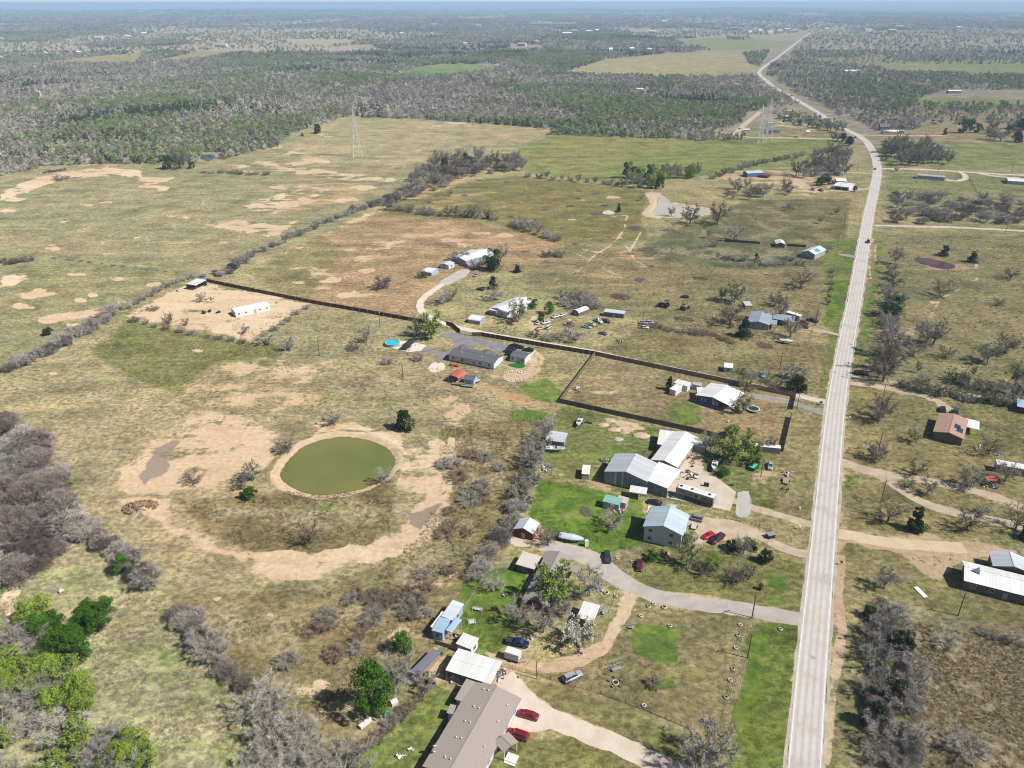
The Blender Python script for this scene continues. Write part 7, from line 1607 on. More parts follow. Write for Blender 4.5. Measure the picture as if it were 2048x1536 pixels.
wire_fence('wire fence on the road side of the boat yard', [(1569, 910), (1555, 985), (1548, 1018), (1500, 1008)], 3.5, 1.3, DARKM, r=.022)
wire_fence('wire fence on the right side of the two-storey house yard', [(1535, 1085), (1520, 1182)], 3.5, 1.2, DARKM, r=.022)
wire_fence('pasture fence running down the left side of the gardens', [(1117, 812), (1060, 950), (1025, 1050), (960, 1170), (880, 1290)], 5, 1.2, WOODP)
wire_fence('garden fence left of the light blue house yard', [(1045, 1215), (1010, 1262), (985, 1305)], 3.0, 1.2, DARKM)
wire_fence('fence around the grey metal-roofed house yard', [(1537, 687), (1614, 698), (1625, 662), (1640, 620)], 4, 1.2, DARKM)
wire_fence('pasture fence beside the road ditch', [(1676, 520), (1662, 580), (1640, 640)], 7, 1.2, WOODP)
wire_fence('pasture fence crossing the middle field', [(1270, 500), (1360, 512), (1450, 527), (1560, 543), (1655, 552)], 9, 1.2, WOODP)
wire_fence('fence of the dark square field', [(1476, 450), (1500, 404), (1580, 408), (1690, 413), (1676, 515)], 9, 1.2, WOODP)
wire_fence('fence between the upper fields', [(1050, 352), (1240, 372)], 12, 1.2, WOODP)
wire_fence('far pasture fence along the old boundary', [(1045, 312), (1110, 272), (1200, 300), (1300, 285)], 18, 1.2, WOODP)
wire_fence('white caliche lane fence on the right side', [(1790, 452), (1900, 462), (2100, 478)], 9, 1.2, WOODP)
wire_fence('paddock fence beside the long pale blue home', [(1935, 350), (1962, 400)], 6, 1.3, DARKM, r=.05)
wire_fence('fence beside the two parallel sandy lanes', [(1830, 784), (1900, 797), (2010, 815)], 5, 1.2, WOODP)
wire_fence('wire fence above the weedy field', [(1820, 1235), (1900, 1252), (1980, 1276), (2090, 1305)], 5, 1.2, WOODP)
wire_fence('garden fence in front of the red house', [(1165, 1155), (1236, 1180), (1216, 1228)], 3, 1.1, DARKM)

# ---------------------------------------------------------------- utility poles and wires
def pole(x, y, ht, label, arm=True, lamp=False, group=None, r=.16, rz=0.4):
    p = G(x, y); o = thing('utility_pole', label, 'utility pole', (p.x, p.y, 0), rz, group)
    m = MB(); m.tube((0, 0, -.2), (0, 0, ht), r, r * .65, 7); m.obj('shaft', POLEM, o)
    if arm:
        a = MB(); a.box(-1.2, -.06, ht - .7, 1.2, .06, ht - .56); a.obj('crossarm', POLEM, o)
        ins_ = MB(); ins_.tube((0, 0, 0), (0, 0, .2), .06, .04, 5); im = ins_.mesh('insulator', FRAME)
        for q in (-1.05, 0, 1.05): put('insulator', im, o, (q, 0, ht - .56))
    if lamp:
        a = MB(); a.tube((0, 0, ht - .4), (0, -1.2, ht - .1), .03, .03, 5); a.obj('lamp_arm', STEEL, o); h_ = MB(); h_.box(-.15, -1.7, ht - .22, .15, -1.1, ht - .05); h_.obj('lamp_head', FRAME, o)
    return Vector((p.x, p.y, ht - .4))
P1 = pole(1494, 1317, 7.5, 'utility pole at the roadside fence beside the tyre-planter lawn')
P2 = pole(1915, 1233, 7.6, 'utility pole below the ribbed white metal roof at the right')
P3 = pole(1761, 1006, 8.4, 'utility pole where the two sandy lanes part')
P4 = pole(806.3, 756.5, 8.1, 'utility pole in the pasture left of the red carport', arm=False)
P5 = pole(639, 711.4, 8.2, 'utility pole in the pasture below the dirt plot', arm=False)
P6 = pole(760.4, 655, 8.4, 'utility pole at the long board fence with a white box', arm=False, lamp=True)
P7 = pole(1284.7, 658, 8.6, 'utility pole behind the row of four parked cars', arm=False)
P8 = pole(1559.5, 740.5, 8.4, 'tall pole in the field left of the road')
P9 = pole(1535, 759, 4.6, 'short post beside the old teal car', arm=False, r=.12)
P10 = pole(1630.4, 652.7, 8.5, 'pole at the entrance of the grey metal-roofed house', lamp=True)
P11 = pole(1686.6, 458.5, 8.4, 'utility pole left of the road beside the dark square field')
P12 = pole(2011, 468.8, 8.4, 'utility pole beside the white lane at the right')
P13 = pole(1715, 343, 8.4, 'utility pole left of the road bend')
P14 = pole(1875.8, 349, 8.4, 'utility pole behind the long pale blue home')
P15 = pole(2022.7, 346.8, 8.4, 'utility pole near the right edge beside the far lane')
P16 = pole(1764, 286, 8.6, 'utility pole right of the road above the bend')
P17 = pole(1071.5, 1358, 5.6, 'lamp pole beside the black rail fence', arm=False, lamp=True, r=.1)
P18 = pole(1119.6, 1292, 5.9, 'pole with a white dish behind the blossoming tree', arm=False, lamp=True, r=.1)
P19 = pole(1521, 955, 6.8, 'pole right of the green trailer', r=.13)
P20 = pole(871.4, 528, 5.6, 'left of two thin poles beside the farmhouse cottage', arm=False, r=.1)
P21 = pole(887.3, 545, 8.0, 'right of two thin poles beside the farmhouse cottage', arm=False, r=.1)
P22 = pole(1062, 585, 6.4, 'pole behind the white gabled house', arm=False, r=.11)
P23 = pole(1594, 818, 7.2, 'pole at the road corner of the long board fence', lamp=True, arm=False, r=.12)
P24 = pole(1756, 905, 8, 'pole among bare trees right of the road')
P25 = pole(1763, 806, 8.2, 'pole beside the sandy lane mouth')
P26 = pole(1843, 300, 8, 'pole in the copse right of the road bend')
P27 = pole(1503, 1236, 7.4, 'pole at the red house drive entrance')
wm_ = MB()
def wire(a, b, sag=1.0):
    pr = a
    for k in range(1, 9):
        t = k / 8; q = a + (b - a) * t; q.z -= sag * 4 * t * (1 - t); wm_.tube(pr, q, .02, .02, 3, caps=False); pr = q
for a, b in ((P1, P27), (P27, P19), (P19, P8), (P8, P10), (P10, P11), (P11, P13), (P3, P25), (P24, P3), (P2, P3), (P12, P14), (P14, P15), (P4, P5), (P1, P17), (P17, P18), (P13, P16), (P20, P21)): wire(a, b)
tag(wm_.obj('overhead_wires', DARKM), 'thin overhead wires strung between the utility poles', 'wires')
def pylon(x, y, ht, wb, label):
    p = G(x, y); o = thing('transmission_tower', label, 'pylon', (p.x, p.y, 0), .5); m = MB(); lv = [0, .22, .4, .55, .68, .8, .9, 1.0]; wd = [wb, wb * .74, wb * .54, wb * .38, wb * .26, wb * .17, wb * .12, wb * .05]
    C4 = lambda i: [Vector((sx * wd[i] / 2, sy * wd[i] / 2, ht * lv[i])) for sx, sy in ((-1, -1), (1, -1), (1, 1), (-1, 1))]
    for q in range(4):
        lg = MB()
        for i in range(7): lg.tube(C4(i)[q], C4(i + 1)[q], .19, .16, 4)
        lg.obj('leg', FRAME, o)
    for i in range(7):
        a, b = C4(i), C4(i + 1)
        for q in range(4):
            m.tube(a[q], b[(q + 1) % 4], .08, .08, 3, caps=False); m.tube(a[(q + 1) % 4], b[q], .08, .08, 3, caps=False); m.tube(b[q], b[(q + 1) % 4], .07, .07, 3, caps=False)
    m.obj('bracing', FRAME, o)
    for z in (.72, .84, .95):
        a = MB(); s = 5.5 if z < .9 else 3.5; a.tube((-s, 0, ht * z), (s, 0, ht * z), .11, .11, 4); a.tube((-s, 0, ht * z), (0, 0, ht * z + 1.4), .06, .06, 3); a.tube((s, 0, ht * z), (0, 0, ht * z + 1.4), .06, .06, 3); a.obj('crossarm', STEEL, o)
    return Vector((p.x, p.y, ht * .84))
pylon(714, 313, 46, 10, 'white lattice transmission tower on the far left pasture')
pylon(1532, 284, 46, 11, 'white lattice transmission tower beside the far lane')
pylon(1517, 287, 40, 8, 'fainter lattice tower just left of the one beside the far lane')
# ---------------------------------------------------------------- vehicles
def car_paint(c):
    n = 'car_paint_%d_%d_%d' % c
    if n in MATS: return MATS[n]
    m = mat(n, C(*c), .35, .2, .03, 1, spec=.6); return m
HEADL = mat('headlight_glass', (.7, .7, .68), .15, spec=.7); TAILL = mat('taillight_red', (.35, .01, .01), .3)
def ring(x, hw, z0, z1, r=.12):
    """rounded cross-section of a body at station x"""
    return [(x, -hw, z0), (x, -hw * .99, z0 + (z1 - z0) * .55), (x, -hw * .93, z1 - r * .4), (x, -hw * .78, z1), (x, hw * .78, z1), (x, hw * .93, z1 - r * .4), (x, hw * .99, z0 + (z1 - z0) * .55), (x, hw, z0)]
def cring(x, hw0, hw1, z0, z1): return [(x, -hw0, z0), (x, -hw1, z1 - .04), (x, -hw1 * .9, z1), (x, hw1 * .9, z1), (x, hw1, z1 - .04), (x, hw0, z0)]
CARS = {}
def make_kind(k):
    L2, hw, st, cab, bed = {
     'sedan': (2.35, .90, [(-2.35, .78, .35, .78), (-2.2, .86, .25, .92), (-1.5, .9, .22, .98), (1.0, .9, .22, .95), (1.9, .87, .25, .86), (2.3, .76, .35, .7)], [(-1.75, .95), (-1.05, 1.42), (.35, 1.44), (1.15, .93)], None),
     'coupe': (2.2, .88, [(-2.2, .74, .35, .78), (-2.0, .85, .25, .9), (-1.2, .88, .22, .94), (.8, .88, .22, .88), (1.7, .84, .25, .78), (2.15, .7, .35, .62)], [(-1.6, .9), (-.85, 1.28), (.1, 1.3), (.85, .87)], None),
     'suv': (2.4, .95, [(-2.4, .88, .4, 1.0), (-2.3, .93, .3, 1.08), (-1, .95, .28, 1.08), (1.05, .95, .28, 1.08), (2.0, .92, .3, 1.0), (2.4, .82, .4, .85)], [(-2.25, 1.06), (-2.0, 1.72), (.4, 1.76), (1.1, 1.06)], None),
     'pickup': (2.85, .97, [(-2.85, .92, .5, .98), (-2.8, .95, .4, 1.04), (-.6, .97, .35, 1.04), (1.25, .97, .35, 1.1), (2.4, .94, .38, 1.02), (2.85, .84, .48, .88)], [(-.72, 1.06), (-.55, 1.78), (.75, 1.8), (1.4, 1.08)], (-2.7, -.8)),
     'van': (2.6, .98, [(-2.6, .94, .35, 1.2), (-2.5, .97, .3, 1.25), (1.2, .98, .3, 1.25), (2.2, .94, .3, 1.05), (2.6, .84, .4, .85)], [(-2.5, 1.2), (-2.4, 2.0), (1.0, 2.02), (1.9, 1.15)], None)}[k]
    b = MB(); b.loft([ring(x, w_, z0, z1) for x, w_, z0, z1 in st])
    g = MB(); zb = cab[0][1] - .03
    g.loft([cring(cab[0][0], hw * .86, hw * .80, zb, cab[0][1] + .02), cring(cab[1][0], hw * .86, hw * .70, zb, cab[1][1] - .03), cring(cab[2][0], hw * .86, hw * .70, zb, cab[2][1] - .03), cring(cab[3][0], hw * .86, hw * .80, zb, cab[3][1] + .02)])
    t = MB(); zr = max(cab[1][1], cab[2][1])
    t.slab([(cab[1][0] - .05, -hw * .64, cab[1][1] + .02), (cab[2][0] + .08, -hw * .64, cab[2][1] + .02), (cab[2][0] + .08, hw * .64, cab[2][1] + .02), (cab[1][0] - .05, hw * .64, cab[1][1] + .02)], .05)
    for s in (-1, 1):   # pillars
        for (xa, za), (xb, zb2) in ((cab[0], cab[1]), (cab[3], cab[2])): t.tube((xa, s * hw * .82, za), (xb, s * hw * .68, zb2), .045, .04, 4)
        xm = (cab[1][0] + cab[2][0]) / 2; t.tube((xm, s * hw * .87, zb), (xm, s * hw * .70, zr - .03), .045, .04, 4)
    out = {'body': b.mesh('body', DARKM, True), 'windows': g.mesh('windows', GLASS), 'cabin_roof': t.mesh('cabin_roof', DARKM)}
    if bed:
        q = MB(); q.box(bed[0], -hw * .78, st[1][3] + .002, bed[1], hw * .78, st[1][3] + .02); out['truck_bed'] = q.mesh('truck_bed', RUBBER)
        q = MB()
        for s in (-1, 1): q.box(bed[0] - .08, s * hw * .88 - .07, st[1][3] - .02, bed[1] + .05, s * hw * .88 + .07, st[1][3] + .16)
        q.box(bed[0] - .12, -hw * .8, st[1][3] - .02, bed[0] - .02, hw * .8, st[1][3] + .16); out['bed_side'] = q.mesh('bed_side', DARKM)
    wr = .33 if k in ('sedan', 'coupe') else .40
    wmesh = MB(); wmesh.tube((0, -.12, 0), (0, .12, 0), wr, wr, 12); rim = MB(); rim.tube((0, -.135, 0), (0, .135, 0), wr * .55, wr * .55, 8)
    out['_wheel'] = (wmesh.mesh('wheel', RUBBER), rim.mesh('rim', STEEL), [(sx * L2 * .62, sy * (hw - .10), wr) for sx in (-1, 1) for sy in (-1, 1)])
    h = MB(); h.box(-.04, -.16, -.08, .04, .16, .08); out['_light'] = (h.mesh('headlight', HEADL), h.mesh('taillight', TAILL), L2, hw, st)
    CARS[k] = (out, L2)
def car(k, x, y, hx, hy, c, label, group=None, nm=None, scale=None, z=0.0):
    """x,y: middle on the ground; hx,hy: a survey point the front faces"""
    if k not in CARS: make_kind(k)
    parts, L2 = CARS[k]; p = G(x, y); q = G(hx, hy); d = q - p
    o = thing(nm or {'sedan': 'parked_car', 'coupe': 'parked_car', 'suv': 'parked_car', 'pickup': 'pickup_truck', 'van': 'van'}[k], label, {'sedan': 'car', 'coupe': 'car', 'suv': 'car', 'pickup': 'pickup', 'van': 'van'}[k], (p.x, p.y, z), math.atan2(d.y, d.x), group)
    cm_ = car_paint(c)
    for n in ('body', 'windows', 'cabin_roof', 'truck_bed', 'bed_side'):
        if n not in parts: continue
        b = put(n, parts[n], o)
        if n in ('body', 'cabin_roof', 'bed_side'): b.material_slots[0].link = 'OBJECT'; b.material_slots[0].material = cm_
    wm2, rm, pos = parts['_wheel']
    for q_ in pos: w2 = put('wheel', wm2, o, q_); put('rim', rm, w2)
    hm, tm, l2, hw, st = parts['_light']
    for s in (-1, 1):
        put('headlight', hm, o, (st[-1][0] - .03, s * st[-1][1] * .74, st[-1][3] - .14)); put('taillight', tm, o, (st[0][0] + .03, s * st[0][1] * .8, st[0][3] - .12))
    if scale: o.scale = (scale,) * 3
    return o
RED = (158, 22, 34); DRED = (112, 22, 34); BLKc = (34, 34, 38); SIL = (186, 190, 198); WHT = (238, 238, 238)
car('sedan', 1055, 1433, 1034.5, 1427, RED, 'dark red sedan on the pale caliche yard of the shingled house')
car('suv', 1034, 1473, 1013, 1466, RED, 'dark red hatchback tucked under the porch roof of the shingled house')
car('pickup', 1034, 1289, 1058, 1294, (34, 40, 96), 'dark blue pickup with a loaded bed beside the white cargo trailer')
car('suv', 1144, 1357, 1166, 1347, SIL, 'silver sport utility car beside the black rail fence')
car('pickup', 1214, 1117, 1212, 1100, (16, 84, 96), 'teal pickup on the grey gravel drive of the red house', scale=.92)
car('sedan', 1277.5, 1134, 1278, 1146, DRED, 'dark red car on the grass right of the grey gravel drive')
car('coupe', 1415.5, 1074, 1402, 1082, (226, 20, 24), 'bright red coupe in the sandy yard of the two-storey house')
car('pickup', 1433, 1081, 1418, 1091, (84, 22, 34), 'maroon pickup beside the bright red coupe')
car('suv', 1389, 1040, 1377, 1037, (150, 152, 154), 'grey boxy car at the right wall of the two-storey house')
car('sedan', 1308, 1008, 1290, 1004, (40, 48, 54), 'dark sedan behind the two-storey house')
car('coupe', 1393, 953, 1388, 962, WHT, 'small white car on the concrete pad beside the white building', scale=.8)
car('sedan', 1540, 935, 1539, 947, SIL, 'silver sedan on the grass right of the pole and green trailer')
car('suv', 1472, 772, 1450, 768, (52, 54, 62), 'dark grey wagon behind the blue house')
car('sedan', 1522.5, 752, 1527, 758, (110, 160, 172), 'pale teal old car in the field beyond the board fence')
car('suv', 1057, 702.5, 1042, 699.5, BLKc, 'black car on the white concrete pad right of the white cottage')
for i, (x, y, hx, hy) in enumerate([(1020, 711, 1004, 708), (1018, 705.5, 1002, 702), (1023, 699.5, 1008, 696), (1028, 694.5, 1013, 691), (1038, 696, 1022, 693)]):
    car('suv' if i % 2 else 'sedan', x, y, hx, hy, BLKc if i != 1 else (50, 56, 76), ['black sedan nearest the front wall of the white cottage', 'dark blue-black car second from the front by the white cottage', 'black sedan in the middle of the cluster by the white cottage', 'black car furthest left in the back row by the white cottage', 'black sedan furthest right in the back row by the white cottage'][i])
for i, (x, y, c, k, lb) in enumerate([(1288, 657, WHT, 'sedan', 'white car at the lower end of the row of four by the pole'), (1288, 652.5, (190, 40, 44), 'sedan', 'red car in the row of four by the pole'), (1287, 647.5, (200, 214, 220), 'sedan', 'silver car at the upper left of the row by the pole'), (1297.5, 648, (190, 206, 226), 'pickup', 'pale blue pickup at the upper right of the row by the pole')]):
    car(k, x, y, x + 10, y + 1, c, lb)
car('sedan', 1174, 656, 1186, 658, (176, 194, 206), 'silver-blue sedan in the scrapped cars field')
car('sedan', 1182, 650.5, 1192, 653, (216, 216, 190), 'cream sedan behind the silver-blue sedan in the scrapped cars field')
car('pickup', 1197, 644, 1206, 649, WHT, 'white-capped pickup in the scrapped cars field')
car('pickup', 1212, 644.5, 1224, 648, (96, 88, 84), 'dusty dark pickup right of the white-capped pickup')
car('sedan', 1077, 647.5, 1083, 643, (214, 222, 224), 'pale scrapped car right of the dirt track')
car('sedan', 1092, 647, 1101, 645, WHT, 'white scrapped car beside the pale one right of the dirt track')
car('sedan', 1112, 635, 1120, 633, WHT, 'white scrapped car left of the arched shed')
car('sedan', 1125, 631.5, 1132, 628.5, WHT, 'second white scrapped car nearest the arched shed')
car('van', 1098, 657, 1104, 653, (232, 232, 226), 'white scrapped van half hidden by bushes', scale=.8)
car('sedan', 1080, 659, 1088, 657, (222, 160, 140), 'pinkish scrapped car behind the board fence bushes')
car('suv', 928, 532, 918, 530, (214, 22, 48), 'bright red car at the gable end of the farmhouse')
car('sedan', 961, 580, 951, 578, (60, 64, 70), 'dark car below the farmhouse beside the cedar')
car('sedan', 953, 552, 944, 556, (150, 176, 206), 'blue-grey car on the small slab below the farmhouse')
car('pickup', 1606, 656, 1620, 659, (84, 84, 92), 'dark grey pickup at the yard entrance of the grey metal-roofed house')
car('suv', 1608, 649.5, 1622, 653, (150, 26, 38), 'dark red car behind the dark grey pickup at the yard entrance')
car('pickup', 1625, 644, 1612, 640, (64, 66, 66), 'black pickup by the roadside pole of the grey metal-roofed yard')
car('pickup', 1736.5, 486, 1738.5, 470, (30, 44, 62), 'dark blue truck driving away on the straight road', nm='driving_truck')
car('sedan', 1750.5, 340, 1751, 330, (44, 40, 42), 'dark car driving on the road bend', nm='driving_car')
car('sedan', 1711.5, 276, 1703, 270, (48, 46, 50), 'dark car driving above the road bend', nm='driving_car')
car('pickup', 1722, 750, 1738, 753, (26, 30, 46), 'black pickup waiting at the mouth of the right-hand lane')
car('suv', 1885, 823, 1884, 814, (34, 46, 50), 'left dark car behind the brown-roofed house')
car('suv', 1911, 827, 1914, 818, (52, 78, 92), 'right blue-grey car behind the brown-roofed house')
car('van', 1599, 336, 1594, 333, WHT, 'white box van beside the red shed yard')
car('van', 1627, 381, 1620, 378, (226, 222, 216), 'white truck in the dirt yard left of the garages')
car('pickup', 1642, 383, 1634, 380, (70, 66, 62), 'dark truck in the dirt yard left of the garages')
car('van', 1594, 277, 1600, 277, (200, 204, 206), 'pale truck beside the far lane', scale=1.2)
car('sedan', 1480, 259, 1484, 258, (40, 40, 44), 'dark car on the far lane corner')
car('sedan', 1514, 352, 1508, 353, (54, 48, 46), 'dark car in front of the blue metal barn')
car('sedan', 1206, 669, 1196, 666, (120, 132, 150), 'blue-grey wreck in the scrub beyond the board fence')
car('sedan', 1370, 596, 1360, 595, (64, 52, 52), 'dark wreck in the open field')

# ---------------------------------------------------------------- boats, trailers, caravans
def boat(x, y, hx, hy, Lb, label, cover=None, hull=(240, 240, 240), deck=(226, 228, 232), grp=None):
    p = G(x, y); q = G(hx, hy); o = thing('boat', label, 'boat', (p.x, p.y, 0), math.atan2(q.y - p.y, q.x - p.x), grp); hb = Lb * .18; zz = .75
    h = MB(); rings = []
    for t, w_, dz in ((-.5, .86, 0), (-.3, 1, 0), (.1, .98, .02), (.32, .72, .08), (.45, .34, .18), (.5, .06, .26)):
        xx = t * Lb; b = hb * w_; rings.append([(xx, -b, zz + .8 + dz), (xx, -b * .8, zz + .25 + dz), (xx, 0, zz + dz * 1.5), (xx, b * .8, zz + .25 + dz), (xx, b, zz + .8 + dz)])
    h.loft(rings); h.obj('hull', mat('boat_hull_%d' % hull[2], C(*hull), .3), o, False)
    if cover:
        c = MB(); rr_ = []
        for t, w_, dz, up in ((-.5, .86, 0, .12), (-.3, 1, 0, .45), (.05, .98, .02, .65), (.3, .76, .08, .3), (.45, .36, .18, .12), (.5, .07, .26, .03)):
            xx = t * Lb; b = hb * w_ + .03; z0 = zz + .72 + dz; rr_.append([(xx, -b, z0), (xx, -b * .6, z0 + .1 + up * .7), (xx, 0, z0 + .1 + up), (xx, b * .6, z0 + .1 + up * .7), (xx, b, z0)])
        c.loft(rr_); c.obj('cover', mat('boat_cover', C(*cover), .7), o)
    else:
        d = MB(); d.slab([(-Lb * .46, -hb * .8, zz + .62), (Lb * .1, -hb * .84, zz + .62), (Lb * .1, hb * .84, zz + .62), (-Lb * .46, hb * .8, zz + .62)], .04); d.slab([(Lb * .12, -hb * .8, zz + .84), (Lb * .32, -hb * .6, zz + .88), (Lb * .46, 0, zz + 1.0), (Lb * .32, hb * .6, zz + .88), (Lb * .12, hb * .8, zz + .84)], .04); d.obj('deck', mat('boat_deck_%d' % deck[1], C(*deck), .6), o)
        wsc = MB(); wsc.slab([(Lb * .1, -hb * .7, zz + .86), (Lb * .1, hb * .7, zz + .86), (Lb * .02, hb * .6, zz + 1.35), (Lb * .02, -hb * .6, zz + 1.35)], .03); wsc.obj('windscreen', GLASS, o)
        s = MB(); s.box(-.3, -.25, 0, .3, .25, .5); sm = s.mesh('seat', mat('boat_seat', C(200, 196, 188), .7))
        for sx, sy in ((-.05, -.4), (-.05, .4), (-.32, 0)): put('seat', sm, o, (sx * Lb, sy * hb, zz + .64))
    e = MB(); e.box(-Lb * .5 - .45, -.2, zz + .2, -Lb * .5, .2, zz + 1.25); e.obj('outboard_motor', DARKM, o)
    t = MB()
    for s in (-1, 1): t.tube((-Lb * .4, s * hb * .7, .5), (Lb * .35, s * hb * .5, .5), .06, .06, 4); t.tube((Lb * .35, s * hb * .5, .5), (Lb * .72, 0, .5), .06, .06, 4)
    t.tube((-Lb * .2, -hb * 1.1, .35), (-Lb * .2, hb * 1.1, .35), .05, .05, 4); t.tube((Lb * .3, 0, .5), (Lb * .3, 0, zz + .4), .06, .06, 4)
    for xx in (-.35, 0, .2): t.box(xx * Lb - .06, -hb * .7, .5, xx * Lb + .06, hb * .7, zz + .16)
    t.obj('boat_trailer', STEEL, o)
    w2 = MB(); w2.tube((0, -.1, 0), (0, .1, 0), .34, .34, 10); wmm = w2.mesh('wheel', RUBBER)
    for s in (-1, 1): put('wheel', wmm, o, (-Lb * .2, s * hb * 1.12, .34))
    return o
boat(1428, 938, 1424, 955, 5.6, 'white open boat on a trailer in the shade of the yellow-green tree')
boat(1142, 1082, 1168, 1087, 7.2, 'white boat under a pale blue cover beside the small red barn', cover=(206, 222, 232))
boat(1110, 903, 1134, 904, 6.6, 'white and black boat beneath the striped shed', deck=(180, 176, 172))
boat(1158, 850, 1150, 866, 5.2, 'old white boat hull on the grass beyond the striped shed', deck=(210, 210, 208))
boat(1574, 757, 1592, 762, 5.0, 'small white boat beneath the grey brush near the road', hull=(200, 214, 224))
boat(1572, 688, 1590, 691, 6.2, 'red boat hull beside the fence of the grey metal-roofed house', hull=(206, 60, 70), cover=(206, 70, 76))
def trailer(x, y, hx, hy, Lt, Wt, label, body=None, nm='trailer', deck=WOODP, bh=0.0, roof=None, cat='trailer', sidewall=None):
    p = G(x, y); q = G(hx, hy); o = thing(nm, label, cat, (p.x, p.y, 0), math.atan2(q.y - p.y, q.x - p.x)); m = MB(); z = .55
    for s in (-1, 1): m.box(-Lt / 2, s * Wt / 2 - .05, z - .1, Lt / 2, s * Wt / 2 + .05, z + .02); m.tube((Lt / 2, s * Wt / 2, z), (Lt / 2 + 1.5, 0, z), .05, .05, 4)
    for k in range(5): m.box(-Lt / 2 + Lt * k / 4 - .03, -Wt / 2 + .05, z - .1, -Lt / 2 + Lt * k / 4 + .03, Wt / 2 - .05, z - .01)
    m.obj('chassis', DARKM, o)
    if deck: d = MB(); d.box(-Lt / 2 + .02, -Wt / 2 + .051, z, Lt / 2 - .02, Wt / 2 - .051, z + .05); d.obj('deck', deck, o)
    w2 = MB(); w2.tube((0, -.1, 0), (0, .1, 0), .36, .36, 10); wmm = w2.mesh('wheel', RUBBER)
    for s in (-1, 1):
        for dx in ((-.4, .45) if Lt > 5 else (0,)): put('wheel', wmm, o, (dx - .3, s * (Wt / 2 + .17), .36)); 
    if bh:
        b = MB(); b.box(-Lt / 2, -Wt / 2, z + .06, Lt / 2, Wt / 2, z + bh); b.obj('box_body', body, o)
        r = MB(); r.box(-Lt / 2 + .02, -Wt / 2 + .02, z + bh + .002, Lt / 2 - .02, Wt / 2 - .02, z + bh + .06); r.obj('roof', roof or body, o)
        dd = MB(); dd.box(-Lt / 2 - .03, -Wt / 2 + .1, z + .12, -Lt / 2 - .002, Wt / 2 - .1, z + bh - .08); dd.obj('rear_door', FRAME, o)
    return o
trailer(1025, 1318, 1050, 1326, 3.6, 2.0, 'white enclosed cargo trailer beside the dark blue pickup', body=mat('cargo_white', C(226, 232, 238), .4), nm='cargo_trailer', bh=2.0, roof=FRAME)
trailer(1571, 965, 1569, 985, 3.6, 1.9, 'flat wooden trailer outside the boat yard fence')
trailer(1570, 981, 1570, 999, 2.6, 1.6, 'empty black trailer frame below the flat wooden trailer', deck=None)
trailer(1387, 1056, 1384, 1068, 2.6, 1.6, 'small grey utility trailer at the right wall of the two-storey house', deck=mat('pale_load', C(206, 200, 194), .8))
trailer(952, 764, 962, 760, 4.4, 2.0, 'small flat trailer right of the grey-roofed shed', deck=CONC)
trailer(917, 769, 895, 768, 5.5, 2.0, 'brown flatbed trailer in front of the red carport', deck=mat('brown_deck', C(140, 116, 96), .9, var=.25))
trailer(935, 773, 912, 771, 5.0, 2.0, 'grey slatted trailer right of the brown flatbed trailer', deck=mat('grey_mesh_deck', C(130, 140, 138), .7, var=.3))
t = trailer(1508, 936, 1495, 950, 5.0, 2.2, 'bright green dump trailer right of the pole', deck=mat('green_bed', C(112, 226, 170), .5))
gr = mat('green_side', C(20, 120, 70), .5); s = MB()
for sx in (-1, 1): s.box(-2.5, sx * 1.1 - .04, .6, 2.5, sx * 1.1 + .04, 1.3)
s.box(-2.55, -1.1, .6, -2.5, 1.1, 1.3); s.box(2.5, -1.1, .6, 2.55, 1.1, 1.3); s.obj('side_board', gr, t)
# fifth-wheel caravan
cen, W, D, rz = rect((1357, 966), (1432, 989), (1428, 998), 3.7)
o = thing('travel_trailer', 'long fifth-wheel travel trailer with a white roof and black-and-grey side on the concrete pad', 'travel trailer', (cen.x, cen.y, 0), rz)
m = MB(); y = D / 2
m.loft([[(x, -y, z0), (x, y, z0), (x, y, z1), (x, -y, z1)] for x, z0, z1 in ((-W / 2, 1.6, 3.3), (-W / 2 + .5, 1.5, 3.6), (-W / 2 + 2.6, 1.5, 3.66), (-W / 2 + 2.62, .6, 3.66), (W / 2 - .02, .6, 3.66))]); m.obj('body', mat('rv_grey', C(168, 168, 170), .4), o)
m = MB(); m.box(-W / 2 + .4, -y + .03, 3.66, W / 2, y - .03, 3.74); rr_ = m.obj('roof', FRAME, o)
v = MB(); v.box(-.35, -.35, 0, .35, .35, .22); vmm = v.mesh('roof_unit', DARKM)
for tx in (-.78, -.2, .72): put('roof_unit', vmm, rr_, (tx * W / 2, 0, 3.745))
v = MB(); v.tube((0, 0, 0), (0, 0, .15), .1, .1, 6); vs = v.mesh('vent_pipe', DARKM)
for tx in (-.5, .05, .42): put('vent_pipe', vs, rr_, (tx * W / 2, .1, 3.745))
m = MB(); m.box(-W / 2 + 2.8, -y - .012, .62, W / 2 - .3, -y - .002, 1.7); m.obj('side_stripe', mat('rv_black', (.02, .02, .022), .3), o)
for k, (a_, b_, z_) in enumerate(((-.85, -.5, 2.5), (-.45, -.05, 2.1))):
    m = MB(); 
    for q in range(3): m.box(a_ * W / 2 + q * .25, -y - .012, z_ + .25 * q, b_ * W / 2 + q * .5, -y - .002, z_ + .12 + .25 * q)
    m.obj('side_stripe', mat('rv_black', (.02, .02, .022), .3), o)
for tx, ww_ in ((.1, .8), (.46, 1.4), (.68, 1.3), (.88, .7)):
    m = MB(); m.box(tx * W / 2 - ww_ / 2, -y - .02, 1.9, tx * W / 2 + ww_ / 2, -y - .002, 2.9); m.obj('window', GLASS, o)
w2 = MB(); w2.tube((0, -.12, 0), (0, .12, 0), .4, .4, 10); wmm = w2.mesh('wheel', RUBBER)
for s in (-1, 1):
    for dx in (.8, 1.7): put('wheel', wmm, o, (dx, s * (y - .1), .4))
